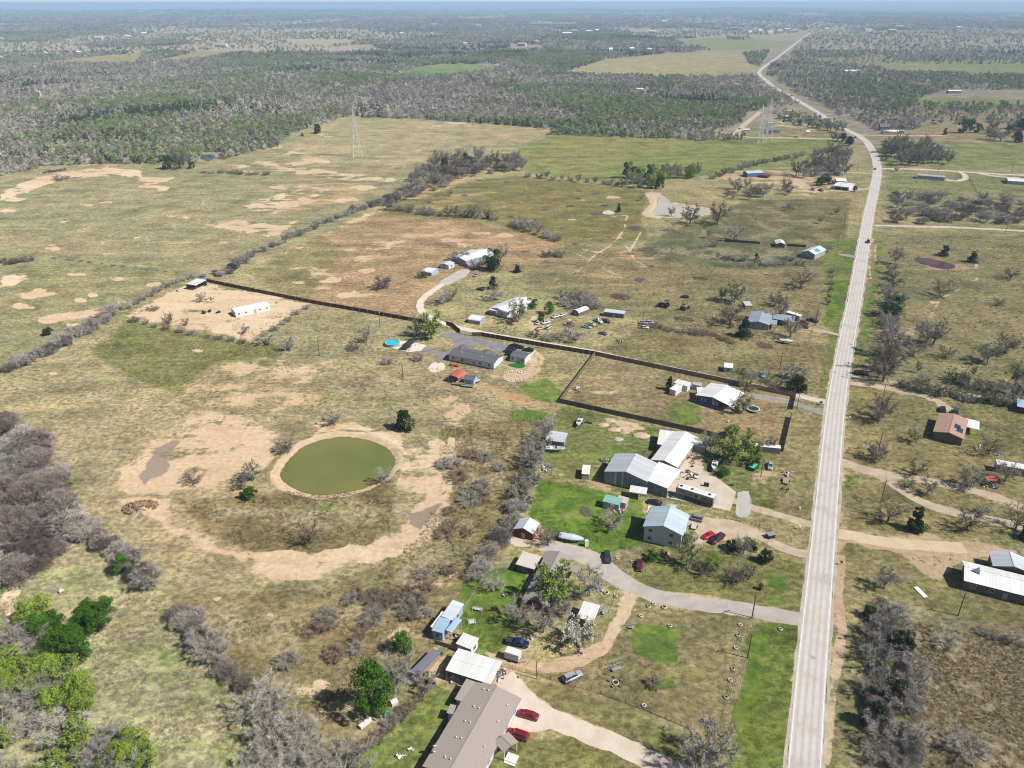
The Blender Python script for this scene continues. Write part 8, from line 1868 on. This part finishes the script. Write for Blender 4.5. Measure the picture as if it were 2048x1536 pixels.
# tractor
def tractor(x, y, label, c, sc=1.0, rz=0.0, nm='tractor', blade=False):
    p = G(x, y); o = thing(nm, label, nm, (p.x, p.y, 0), rz); o.scale = (sc,) * 3
    m = MB(); m.box(.1, -.35, .7, 1.7, .35, 1.25); m.obj('hood', mat('tractor_%d' % c[0], C(*c), .5), o); m = MB(); m.box(-.9, -.5, .7, .1, .5, 1.0); m.obj('seat_deck', DARKM, o)
    for sx in (-.8, .0):
        for sy in (-.45, .45):
            q = MB(); q.tube((sx, sy, 1.0), (sx, sy, 2.2), .04, .04, 4); q.obj('canopy_post', DARKM, o)
    m = MB(); m.box(-1.0, -.6, 2.2, .2, .6, 2.28); m.obj('canopy', mat('tractor_canopy', C(220, 214, 210), .6) if not blade else DARKM, o)
    b = MB(); b.tube((0, -.2, 0), (0, .2, 0), .7, .7, 12); bm2 = b.mesh('wheel', RUBBER); f = MB(); f.tube((0, -.12, 0), (0, .12, 0), .4, .4, 10); fm = f.mesh('wheel', RUBBER)
    for s in (-1, 1): put('wheel', bm2, o, (-.5, s * .8, .7)); put('wheel', fm, o, (1.4, s * .65, .4))
    if blade: m = MB(); m.slab([(2.1, -1.1, 1.0), (2.1, 1.1, 1.0), (2.0, 1.1, .1), (2.0, -1.1, .1)], .08); m.obj('blade', DARKM, o)
    return o
tractor(1140, 652, 'red tractor in the scrapped cars field', (206, 60, 40), 1.3, -1.2)
tractor(1330, 615, 'dark dozer standing in the open field', (60, 56, 54), 1.7, 2.6, 'bulldozer', True)
tractor(1368, 620, 'pale grey loader right of the dark dozer in the open field', (150, 150, 150), 1.4, .8, 'loader', True)
# pool, trampoline, tank
def round_pool(x, y, rpx, h, label, nm, rimc, topm, cat, legs=False):
    p = G(x, y); r = rpx * mpp(x, y); o = thing(nm, label, cat, (p.x, p.y, 0)); n = 32
    C_ = [(math.cos(2 * math.pi * k / n), math.sin(2 * math.pi * k / n)) for k in range(n)]
    if not legs:
        w_ = MB(); w_.loft([[(a * r, b * r, 0) for a, b in C_], [(a * r, b * r, h) for a, b in C_], [(a * (r - .12), b * (r - .12), h) for a, b in C_], [(a * (r - .12), b * (r - .12), .1) for a, b in C_]]); w_.obj('wall', rimc, o)
    else:
        for k in range(0, n, 4): q = MB(); q.tube((C_[k][0] * r, C_[k][1] * r, 0), (C_[k][0] * r, C_[k][1] * r, h), .04, .04, 5); q.obj('leg', STEEL, o)
    t = MB(); t.poly([(a * (r - .13), b * (r - .13), h - .12) for a, b in C_]); t.obj('water' if not legs else 'jumping_mat', topm, o)
    rm_ = MB(); rm_.loft([[(a * (r + .12), b * (r + .12), h + .04) for a, b in C_], [(a * (r - .3), b * (r - .3), h + .06) for a, b in C_]], closed=False)
    for i in range(1): pass
    R1, R2 = r + .12, r - .3; mm = MB()
    for k in range(n):
        a, b = C_[k], C_[(k + 1) % n]; mm.slab([(a[0] * R2, a[1] * R2, h + .05), (a[0] * R1, a[1] * R1, h + .05), (b[0] * R1, b[1] * R1, h + .05), (b[0] * R2, b[1] * R2, h + .05)], .05)
    mm.obj('rim', rimc, o); return o
wtr = mat('pool_water', C(30, 186, 214, .8), .15, var=.05, spec=.4)
round_pool(785, 689, 14.5, 1.2, 'round above-ground pool with bright turquoise water', 'swimming_pool', mat('pool_wall', C(166, 180, 196), .5), wtr, 'pool')
round_pool(1506, 822, 12.0, .9, 'black trampoline with a white rim below the budding trees', 'trampoline', FRAME, mat('jumping_mat', (.012, .012, .016), .8), 'trampoline', True)
round_pool(776, 1432, 6.6, .6, 'small round stock tank with a teal rim beside the bright green tree', 'stock_tank', mat('teal_rim', C(90, 190, 200), .5), mat('murky_water', C(84, 84, 78), .2), 'tank')
# rounded tank at the far road
p = G(1780, 268); o = thing('white_tank', 'long white cylindrical tank by the far road', 'tank', (p.x, p.y, 0), 0.0); m = MB(); m.tube((-10, 0, 2.2), (10, 0, 2.2), 1.8, 1.8, 12); m.obj('tank_shell', FRAME, o, True)
for s in (-6, 6): m = MB(); m.box(s - .4, -1.4, 0, s + .4, 1.4, 1.2); m.obj('saddle', CONC, o)
# tyre planters, burrows of small things
tyrew = mat('white_painted_tyre', C(206, 194, 176), .8, var=.15); SOILD = mat('dark_soil', C(84, 70, 58), .95, var=.2)
def torus(R_, r_, z, n=14, k=6):
    m = MB(); rings = []
    for i in range(n + 1):
        a = 2 * math.pi * i / n; rings.append([((R_ + r_ * math.cos(b)) * math.cos(a), (R_ + r_ * math.cos(b)) * math.sin(a), z + r_ * math.sin(b)) for b in (2 * math.pi * j / k for j in range(k))])
    m.loft(rings); return m
tm_ = torus(.52, .22, .22).mesh('tyre', tyrew, True); dm = MB(); dm.poly([(.36 * math.cos(a * .785), .36 * math.sin(a * .785), .26) for a in range(8)]); dm_ = dm.mesh('soil', SOILD)
pm_ = tuft_mesh(88, VM['deep'], 22, .8, .07); pm_.name = 'plant'
TYR = [(1297, 1214, 'third tyre planter left of the big shrub-shaded one above the lawn'), (1307, 1209, 'small tyre planter just right of another at the drive edge'), (1327.6, 1215.7, 'largest white tyre planter at the drive edge'), (1281, 1233, 'tyre planter at the upper left of the lawn'), (1339, 1253, 'tyre planter just above the dark green lawn patch'), (1479.7, 1251, 'topmost tyre planter along the right lawn fence'), (1475, 1272, 'second tyre planter down the right lawn fence'), (1471, 1297, 'third tyre planter down the right lawn fence'), (1464.6, 1339, 'fourth tyre planter down the right lawn fence'), (1459.5, 1362, 'fifth tyre planter down the right lawn fence'), (1451, 1396, 'lowest tyre planter down the right lawn fence'), (1286.7, 1412, 'tyre planter near the bottom rail fence'), (1560, 1260, 'white tyre ring at the mailbox by the road'), (1230.7, 1192, 'tyre planter at the garden corner beside the drive'), (1212, 1187, 'large tyre planter in the red house garden'), (1234, 1117, 'tyre planter right of the teal pickup'), (1264, 1125, 'tyre planter left of the dark red car')]
for i, (x, y, lb) in enumerate(TYR):
    p = G(x, y); o = thing('tyre_planter', lb, 'planter', (p.x, p.y, 0), rnd.uniform(0, 3), 'white tyre planters'); s = 1.0 if 'arge' in lb else .8; o.scale = (s, s, s)
    put('tyre', tm_, o); put('soil', dm_, o)
    if i % 2 == 0: put('plant', pm_, o, (0, 0, .2))
# swing frame, pens, benches
def frame_thing(nm, label, cat, x, y, w_, d_, h, m, rz=.4, bars=True, seat=True):
    p = G(x, y); o = thing(nm, label, cat, (p.x, p.y, 0), rz)
    for sx in (-1, 1):
        for sy in (-1, 1): q = MB(); q.tube((sx * w_ / 2, sy * d_ / 2, 0), (sx * w_ / 2, sy * d_ / 2 * (.3 if not bars else 1), h), .06, .05, 5); q.obj('leg', m, o)
    t = MB(); t.tube((-w_ / 2, 0, h), (w_ / 2, 0, h), .06, .06, 5)
    if bars:
        for sy in (-1, 1): t.tube((-w_ / 2, sy * d_ / 2, h), (w_ / 2, sy * d_ / 2, h), .05, .05, 5)
        for sx in (-1, 1): t.tube((sx * w_ / 2, -d_ / 2, h), (sx * w_ / 2, d_ / 2, h), .05, .05, 5)
    t.obj('top_bar', m, o)
    if seat: s = MB(); s.box(-w_ * .35, -.3, .5, w_ * .35, .3, .58); s.box(-w_ * .35, .28, .58, w_ * .35, .34, 1.0); s.obj('seat', m, o)
    return o
greyw = mat('grey_frame_wood', C(168, 172, 176), .7)
frame_thing('pergola', 'grey wooden swing frame on the lawn below the dirt drive', 'pergola', 1232, 1342, 3.2, 2.4, 2.3, greyw)
frame_thing('garden_swing', 'small garden swing right of the white canopy', 'swing', 1208, 1228, 2.0, 1.6, 1.9, greyw, .9)
frame_thing('garden_swing', 'small bench swing at the upper left of the lawn', 'swing', 1262, 1258, 2.0, 1.4, 1.8, greyw, -.2)
frame_thing('patio_set', 'white patio table and chairs on the grass right of the light blue house', 'patio set', 943, 1247, 1.8, 1.4, .8, FRAME, .2)
frame_thing('garden_bench', 'pale bench beside the garden fence right of the light blue house', 'bench', 954, 1221, 2.4, .8, .8, FRAME, -.25)
p = G(1230, 1366); o = thing('fire_pit', 'dark fire pit ring with seats below the swing frame', 'fire pit', (p.x, p.y, 0)); torus(.7, .14, .15).obj('ring', CONC, o); m = MB(); m.poly([(.6 * math.cos(a), .6 * math.sin(a), .08) for a in [i * .785 for i in range(8)]]); m.obj('ash', mat('black_ash', (.01, .01, .01), .95), o)
for a in range(5): s = MB(); s.box(-.25, -.2, 0, .25, .2, .45); so = s.obj('log_seat', mat('log_%d' % (a % 3), C(150 - 30 * (a % 3), 110, 80), .9), o); so.location = (1.5 * math.cos(a * 1.25 + .4), 1.5 * math.sin(a * 1.25 + .4), 0); so.rotation_euler = (0, 0, a * 1.25)
# mailboxes, small upright things
def small(nm, label, cat, x, y, w_, d_, h, m, z0=0.0, rz=0.0, leg=False, top=None):
    p = G(x, y); o = thing(nm, label, cat, (p.x, p.y, 0), rz); b = MB(); b.box(-w_ / 2, -d_ / 2, z0, w_ / 2, d_ / 2, z0 + h)
    b.obj('box', m, o)
    t = MB(); t.slab([(-w_ / 2 - .04, -d_ / 2 - .04, z0 + h + .05), (w_ / 2 + .04, -d_ / 2 - .04, z0 + h + .05), (w_ / 2 + .04, d_ / 2 + .04, z0 + h + .05), (-w_ / 2 - .04, d_ / 2 + .04, z0 + h + .05)], .05); t.obj('lid', top or m, o)
    if leg: l = MB(); l.box(-.06, -.06, 0, .06, .06, z0); l.obj('post', WOODP, o)
    return o
small('mailbox', 'black mailbox stand beside the grey paved drive', 'mailbox', 1641, 811, 1.0, .5, .6, DARKM, .9, .3, True)
small('mailbox', 'mailbox on the left verge beside the sandy drive mouth', 'mailbox', 1598, 1060, .5, .4, .4, FRAME, .9, .3, True)
small('mailbox', 'mailbox on the right road verge near the upper lane', 'mailbox', 1699, 841, .5, .4, .4, FRAME, .9, 0, True)
small('mailbox', 'mailbox on the right road verge near the lower lane', 'mailbox', 1681, 1131, .5, .4, .4, DARKM, .9, 0, True)
small('mailbox', 'dark mailbox at the right lane island', 'mailbox', 1688, 1280, .5, .4, .4, DARKM, .9, 0, True)
small('junction_box', 'white box post at the left verge of the sandy drive', 'box', 1599, 1056 - 36, .4, .4, .8, FRAME, 0, 0)
small('fridge', 'white fridge-like box right of the covered boat', 'cabinet', 1172, 1092, 1.0, .8, 1.9, FRAME, 0, .2)
small('dark_box', 'dark smoker in the small yard corner above the boats', 'smoker', 1412, 973, 1.6, .8, 1.1, DARKM, 0, -.3)
small('dog_kennel', 'dark kennel beside the gate of the sandy drive', 'kennel', 1540, 1075, 2.2, 1.6, 1.2, DARKM, 0, .3, top=STEEL)
small('bin', 'blue bin on the grass above the travel trailer', 'bin', 1465, 972, .6, .6, .9, mat('blue_bin', C(60, 110, 160), .6))
small('white_slab_board', 'long white board leaning at the garden corner left of the shingled house', 'board', 730, 1448, 3.0, .9, .7, FRAME, 0, .85)
small('rug_rack', 'dark red board on the lawn right of the light blue house', 'board', 987, 1222, 1.6, .12, 1.3, mat('dark_red_board', C(88, 34, 30), .8), 0, 0)
small('green_bin', 'round green container left of the big white canopy', 'container', 881, 1306, 1.2, 1.2, .9, mat('green_container', C(96, 140, 90), .7))
small('propane_tank_stand', 'white box on the lawn below the blue house', 'box', 1457, 846, .7, .5, .7, FRAME)
small('dog_house', 'little white box on the brown lawn by the black fence', 'box', 1537, 884, .7, .5, .7, FRAME)
small('white_box', 'white water tank behind the small garden wall', 'tank', 788, 1408, 1.5, 1.2, 1.0, FRAME, 0, .5)
small('white_board_slab', 'white slab lying on the grass left of the metal-roofed house', 'slab', 1840, 1186, 1.2, 4.0, .15, FRAME, 0, .2)
small('plank_raft', 'wooden raft-like platform beside the stock tank', 'platform', 760, 1460, 2.0, 6.0, .25, mat('raft_wood', C(168, 148, 120), .9, var=.25, scale=3), 0, -.55)
small('white_bed_frame', 'pale trough beside the shingled house back fence', 'trough', 672, 1528, 1.4, 2.2, .6, mat('grey_sheet', C(140, 150, 164), .6), 0, -.5)
small('roof_sheet', 'white roof over a long feed trailer at the lower right of the brown lot', 'trailer', 1532, 903, 9.0, 2.2, 2.2, mat('grey_caravan_side', C(120, 120, 124), .6), 0, -.2, top=FRAME)
small('dark_hut', 'dark hut beside the tree in the rusty yard below the blue barn', 'hut', 1572, 375, 3.5, 3, 2, mat('dark_boards', C(110, 100, 92), .9), 0, 0)
def log(x, y, hx, hy, r, label, m, nm='log'):
    p = G(x, y); q = G(hx, hy); o = thing(nm, label, nm.replace('_', ' '), (p.x, p.y, 0)); t = MB(); t.tube((0, 0, r), (q.x - p.x, q.y - p.y, r), r, r * .8, 8); t.obj('stem', m, o)
    for k in range(3): b = MB(); s = Vector((q.x - p.x, q.y - p.y, 0)) * (.3 + .25 * k); b.tube((s.x, s.y, r), (s.x + rnd.uniform(-.8, .8), s.y + rnd.uniform(.2, .9), r + .7), r * .4, r * .1, 4); b.obj('branch_stub', m, o)
log(1171, 846, 1184, 848, .35, 'dark grey pipe lying right of the old boat hull', DARKM)
log(1405, 1483 - 42, 1432, 1430, .22, 'pale log lying at the lower right of the lawn', WOODP)
log(118, 1185, 128, 1181, .5, 'pale fallen log at the top of the lower left grove', mat('pale_log', C(214, 200, 186), .9))
# feeders
for x, y, lb in ((409, 626, 'left of three dark brush heaps in the dirt plot'), (420, 623, 'middle of three dark brush heaps in the dirt plot'), (438, 625, 'right of three dark brush heaps in the dirt plot')):
    p = G(x, y); o = thing('dark_heap', lb, 'heap', (p.x, p.y, 0)); cb, lob, r_ = lobed(int(x), 1.2, 1.4, .1, 6, 260, .28); cb.obj('heap', mat('charred_heap', C(56, 48, 42), .95), o)
# ---------------------------------------------------------------- junk piles: pieces heaped loosely
JM = [mat('junk_white', C(226, 224, 220), .7), mat('junk_grey', C(150, 150, 150), .7), mat('junk_rust', C(150, 96, 72), .8), mat('junk_dark', C(60, 58, 58), .8), mat('junk_wood', C(190, 162, 130), .9), mat('junk_blue', C(90, 130, 180), .6), mat('junk_pink', C(206, 170, 160), .8)]
JME = []
for i, m_ in enumerate(JM):
    b = MB(); b.box(-.5, -.3, 0, .5, .3, .35); JME.append(b.mesh('board' if i in (0, 4) else 'scrap_box', m_))
    b = MB(); b.box(-1.1, -.08, 0, 1.1, .08, .1); JME.append(b.mesh('plank', m_))
    b = MB(); b.tube((0, 0, 0), (0, 0, .8), .3, .3, 8); JME.append(b.mesh('drum', m_))
def junk(x, y, rx, ry, n, label, cols, seed):
    p = G(x, y); s = mpp(x, y); r = random.Random(seed); o = thing('junk_pile', label, 'junk', (p.x, p.y, 0)); c2 = abs(G(x, y - ry).y - G(x, y + ry).y) / 2
    for k in range(n):
        me = JME[cols[r.randrange(len(cols))] * 3 + r.randrange(3)]; a = r.uniform(0, 6.28); q = math.sqrt(r.random())
        put(me.name.split('.')[0], me, o, (math.cos(a) * q * rx * s * 1.25, math.sin(a) * q * c2 * 1.25, r.uniform(0, .5) * (1 - q)), (r.uniform(-.4, .4), r.uniform(-.4, .4), r.uniform(0, 6.28)), (r.uniform(.35, 1.1),) * 3)
for a in [(1375, 910, 9, 20, 46, 'scattered rusty scrap along the right wall of the white building', [2, 6, 3, 1, 4, 0], 1), (1376, 950, 14, 8, 34, 'pile of pale and rusty scrap at the end of the white building', [0, 2, 6, 3], 2), (1336, 992, 12, 5, 26, 'black and white clutter under the lean-to beside the travel trailer', [0, 3, 1], 3),
 (1212, 922, 9, 5, 16, 'dark and white clutter at the left wall of the metal barn', [0, 3, 5], 5), (1092, 935, 10, 4, 18, 'pale rubbish heap with a blue barrel near the striped shed', [0, 1, 5], 6), (1074, 925, 6, 4, 10, 'small pale rubbish heap at the pasture fence', [0, 4], 7), (1092, 946, 16, 6, 30, 'woody rubbish heap at the pasture fence corner', [0, 4, 6, 1], 9),
 (1066, 962, 9, 10, 20, 'white and dark junk at the head of the bright lawn', [0, 3, 1], 10), (1410, 752 + 28, 12, 5, 20, 'junk between the small sheds and the blue house', [3, 1, 0, 5], 11), (1472, 815, 8, 12, 26, 'white clutter on the porch steps of the blue house', [0, 0, 4, 3], 12), (1470, 640, 34, 14, 60, 'scattered pale boards and junk in the yard left of the grey metal-roofed house', [0, 4, 4, 1, 2], 14),
 (1525, 674, 26, 3, 24, 'low line of rubbish below the grey metal-roofed house', [2, 4, 1, 6], 16), (1163, 719 - 5, 10, 4, 16, 'pale rubbish heap inside the top corner of the brown lot', [0, 1, 4], 17), (1155, 782, 7, 6, 14, 'white rubbish at the left fence of the brown lot', [0, 0, 3], 18), (758, 1405 + 12, 6, 8, 14, 'clutter behind the stock tank', [0, 1, 3], 19),
 (905, 1362 - 1, 10, 6, 26, 'white pots and stones at the corner of the shingled house', [0, 0, 1], 20), (1000, 1352, 8, 12, 26, 'dark and pale clutter at the right end of the big white canopy', [3, 0, 1], 21), (912, 1275, 10, 7, 26, 'clutter under the porch of the light blue house', [2, 0, 3, 4], 22), (1060, 1275, 12, 4, 16, 'white and rusty scrap above the blue pickup', [0, 6, 1], 23),
 (1190, 1178, 14, 8, 26, 'turquoise and yellow garden clutter beside the red house', [5, 4, 0], 25), (1072, 1075, 18, 5, 34, 'rusty red scrap in front of the small red barn', [2, 6, 2, 4], 27), (1330, 1112, 14, 3, 16, 'red flower pots along the gable of the two-storey house', [2, 6], 29), (1235, 1006 + 18, 12, 3, 14, 'pale stones and boards right of the green-roofed shed', [0, 4], 30),
 (1980, 975, 12, 6, 26, 'grey-blue scrap below the red canopy', [5, 1, 3, 0], 31), (1995, 910, 8, 3, 12, 'blue tarpaulin heap under the dark bare tree', [5, 5, 0], 32), (1960, 897, 12, 2, 12, 'white stones on the grass right of the brown-roofed house', [0, 0], 33), (1010, 657, 26, 5, 46, 'long heap of white and pink scrap behind the driveway gate', [0, 6, 1, 3], 35), (1090, 640, 12, 3, 14, 'blackened junk left of the bright green tree', [3, 0], 36),
 (1146, 622, 10, 4, 20, 'rusty scrap left of the arched shed', [2, 4, 1], 37), (400, 572, 14, 3, 16, 'junk under the open shed of the dirt plot', [2, 4, 0], 38), (418, 598, 8, 2, 10, 'rubbish heap beside the bare shrub in the dirt plot', [2, 3], 39), (352, 582, 10, 2, 10, 'white scrap at the upper left side of the dirt plot', [0, 3], 40), (268, 622, 24, 3, 18, 'white sheets along the left corner of the dirt plot', [0, 0, 1], 41), (1598, 343, 10, 3, 10, 'scrap beside the white box van', [2, 3], 42), (1632, 388, 10, 3, 10, 'scrap in the dirt yard left of the garages', [0, 3], 43),
 (1420, 252, 10, 2, 14, 'far rubbish among the green woods', [0, 3, 2], 44), (1245, 682, 8, 3, 12, 'dark wreckage with a white cross beam in the scrub', [3, 0, 1], 45), (798, 1512, 8, 3, 8, 'white stones on the lawn left of the shingled house', [0, 0], 46), (820, 1500 - 0, 4, 3, 5, 'white chairs on the lawn left of the shingled house', [0], 47), (1160, 1306, 8, 4, 16, 'brick rubble below the blossoming tree', [6, 2], 48),
 (1572, 950, 4, 5, 14, 'white junk heap on the first trailer outside the boat yard fence', [0, 0, 1], 51), (1055, 1175, 4, 3, 6, 'small white junk on the lawn left of the red house', [0], 52), (1010, 1192, 4, 3, 6, 'white garden things left of the red house', [0, 3], 53),]:
    if a[4]: junk(*a)
# pale spoil heaps and brush piles
def heap(x, y, rx, ry, h, label, m, seed, cat='heap', nm='spoil_heap'):
    p = G(x, y); s = mpp(x, y); r = random.Random(seed); cy_ = abs(G(x, y - ry).y - G(x, y + ry).y) / 2; o = thing(nm, label, cat, (p.x, p.y, 0)); mb = MB(); rings = []
    for k in range(6):
        t = k / 5; rr_ = math.cos(t * math.pi / 2); rings.append([((rx * s) * rr_ * math.cos(a) * r.uniform(.85, 1.1), cy_ * rr_ * math.sin(a) * r.uniform(.85, 1.1), h * math.sin(t * math.pi / 2) * r.uniform(.85, 1.1) - .05) for a in [2 * math.pi * q / 14 for q in range(14)]])
    mb.loft(rings); mb.obj('mound', m, o); return o
spoil = mat('pinkish_spoil', C(206, 180, 156), .95, var=.25, scale=1.5)
for i, (x, y, rx, ry, lb) in enumerate([(1206, 851, 12, 4, 'left pale spoil heap beyond the barns'), (1228, 861, 15, 4.5, 'long pale spoil heap beyond the barns'), (1282, 872, 18, 6, 'grassy spoil heap left of the white building'), (1220, 843, 12, 3, 'upper pale spoil heap beyond the barns')]): heap(x, y, rx, ry, .9, lb, spoil, i)
heap(1238, 879, 9, 4, .4, 'flat grey gravel heap on the grass beyond the barns', SOIL['rubble'], 9)
p = G(281, 1014); o = thing('dirt_mound', 'brown dug earth mound with roots on pale dirt left of the pond', 'mound', (p.x, p.y, .7)); r_ = random.Random(5)
cl_ = MB(); cl_.loft([[(.4 * math.cos(a) * q, .35 * math.sin(a) * q, z) for a in [i * 1.047 for i in range(6)]] for q, z in ((.8, 0), (1, .2), (.7, .38), (.2, .45))]); clm = cl_.mesh('clod', mat('brown_earth', C(160, 128, 98), .95, var=.3)); clm2 = clm.copy(); clm2.materials[0] = mat('dark_earth', C(120, 94, 72), .95, var=.3)
for k in range(150):
    a = r_.uniform(0, 6.28); q = math.sqrt(r_.random()); s = r_.uniform(.5, 1.7)
    lx, ly = math.cos(a) * q * 5.4, math.sin(a) * q * 4.0; ez = float(elev(np.array([p.x + lx]), np.array([p.y + ly]))[0]) - .78
    put('clod', clm if r_.random() < .6 else clm2, o, (lx, ly, ez), (r_.uniform(-.5, .5), r_.uniform(-.5, .5), r_.uniform(0, 6)), (s * 1.4, s, s * .8))
PILES = [(1158.6, 382), (1192, 389), (1157, 398), (1141, 413), (1210, 412), (1192, 428.5), (1230, 440), (1270, 457), (1339, 461.7), (1218.7, 475), (1151, 488.6), (1262.6, 508), (1223, 531), (1303.6, 533.4), (1280, 560.7), (1400, 558), (1242, 594.4), (1126, 457), (1576, 417), (858, 404.5), (925.7, 374.6), (1027, 385), (1022, 434), (1050, 504), (958, 360.6), (1015, 365), (1090, 420.6), (873, 391), (930, 391), (1530, 692), (1367, 640), (1172, 1024)]
PS = {5: 26, 7: 38, 8: 30, 6: 22, 14: 28, 16: 44, 18: 26, 29: 36, 30: 40, 31: 36, 15: 30}
def pile_mesh(seed, m):
    r = random.Random(seed); mb = MB()
    for k in range(620):
        a = r.uniform(0, 6.28); q = math.sqrt(r.random()); p = Vector((math.cos(a) * q * 3, math.sin(a) * q * 3, .9 * (1 - q * q) * r.random())); d = (rdir(r) + Vector((0, 0, .1))).normalized(); d.z *= .35; n_ = d.orthogonal().normalized() * .05
        mb.poly([p - n_, p + n_, p + d * r.uniform(.5, 1.3)])
    return mb.mesh('branches', m)
PM = [pile_mesh(1, VM['twigbrown']), pile_mesh(2, mat('dead_purple_twigs', C(120, 104, 110), .95)), pile_mesh(3, mat('dead_purple_twigs', C(120, 104, 110), .95))]
for i, (x, y) in enumerate(PILES):
    w_ = PS.get(i, 17); p = G(x, y); s = w_ * mpp(x, y) / 6
    lb = {29: 'purple-grey brush pile below the grey metal-roofed house', 30: 'pale brush and rubble pile in the field near the dozer', 31: 'pale brush pile on the bright green lawn', 8: 'large brush pile below the milky pond', 7: 'long brush pile at the left of the dark grass field', 18: 'brush pile in the dark square field', 16: 'big brush pile nearest the scrapped cars field'}.get(i, 'dark flat pile of cut brush in the upper fields')
    o = thing('brush_pile', lb, 'brush pile', (p.x, p.y, 0), rnd.uniform(0, 3), 'cut brush piles in the fields'); o.scale = (s, s * .75, s * .8); put('branches', PM[i % 3], o)
# stones round the little garden beside the mobile home
rk = [c for c in (MB(),)][0]; rk.loft([[(.25 * math.cos(a) * q, .22 * math.sin(a) * q, z) for a in [i * 1.047 for i in range(6)]] for q, z in ((.8, 0), (1, .12), (.6, .25))]); rkm = rk.mesh('stone', mat('pale_stone', C(226, 214, 196), .9, var=.15))
p = G(1030, 752); o = thing('stone_bed', 'oval bed of pale stones below the white cottage', 'stone bed', (p.x, p.y, 0)); r_ = random.Random(3)
for k in range(130):
    a = r_.uniform(0, 6.28); q = r_.uniform(.6, 1.05); s = r_.uniform(.6, 1.7); put('stone', rkm, o, (math.cos(a) * q * 5.2, math.sin(a) * q * 6.0, 0), (0, 0, a), (s, s, s))
gl_ = flat('green_turf', [(1016, 728), (1040, 726), (1051, 732), (1040, 737), (1018, 732)], .03, mat('artificial_turf', C(30, 104, 26), .9), kind='structure')
tuft_l = thing('raised_bed', 'white-edged raised planting bed right of the two-storey house path', 'planter', (G(1230, 1015).x, G(1230, 1015).y, 0), -.4); m = MB(); m.box(-2.6, -.5, 0, 2.6, .5, .3); m.obj('bed_edge', mat('junk_wood', C(190, 162, 130), .9), tuft_l)

# ---------------------------------------------------------------- haze
hm_ = bpy.data.materials.new('air_haze'); nt = nodes(hm_); out = N(nt, 'ShaderNodeOutputMaterial'); pv = N(nt, 'ShaderNodeVolumePrincipled')
pv.inputs['Color'].default_value = (.50, .71, 1.0, 1); pv.inputs['Density'].default_value = HAZE; pv.inputs['Anisotropy'].default_value = 0.0
L(nt, pv.outputs[0], out.inputs['Volume'])
mb = MB(); mb.box(-76000, -2000, -40, 76000, 76500, 147); hz = mb.obj('haze', hm_); hz['kind'] = 'stuff'; hz['label'] = 'thin blue haze over the far land'
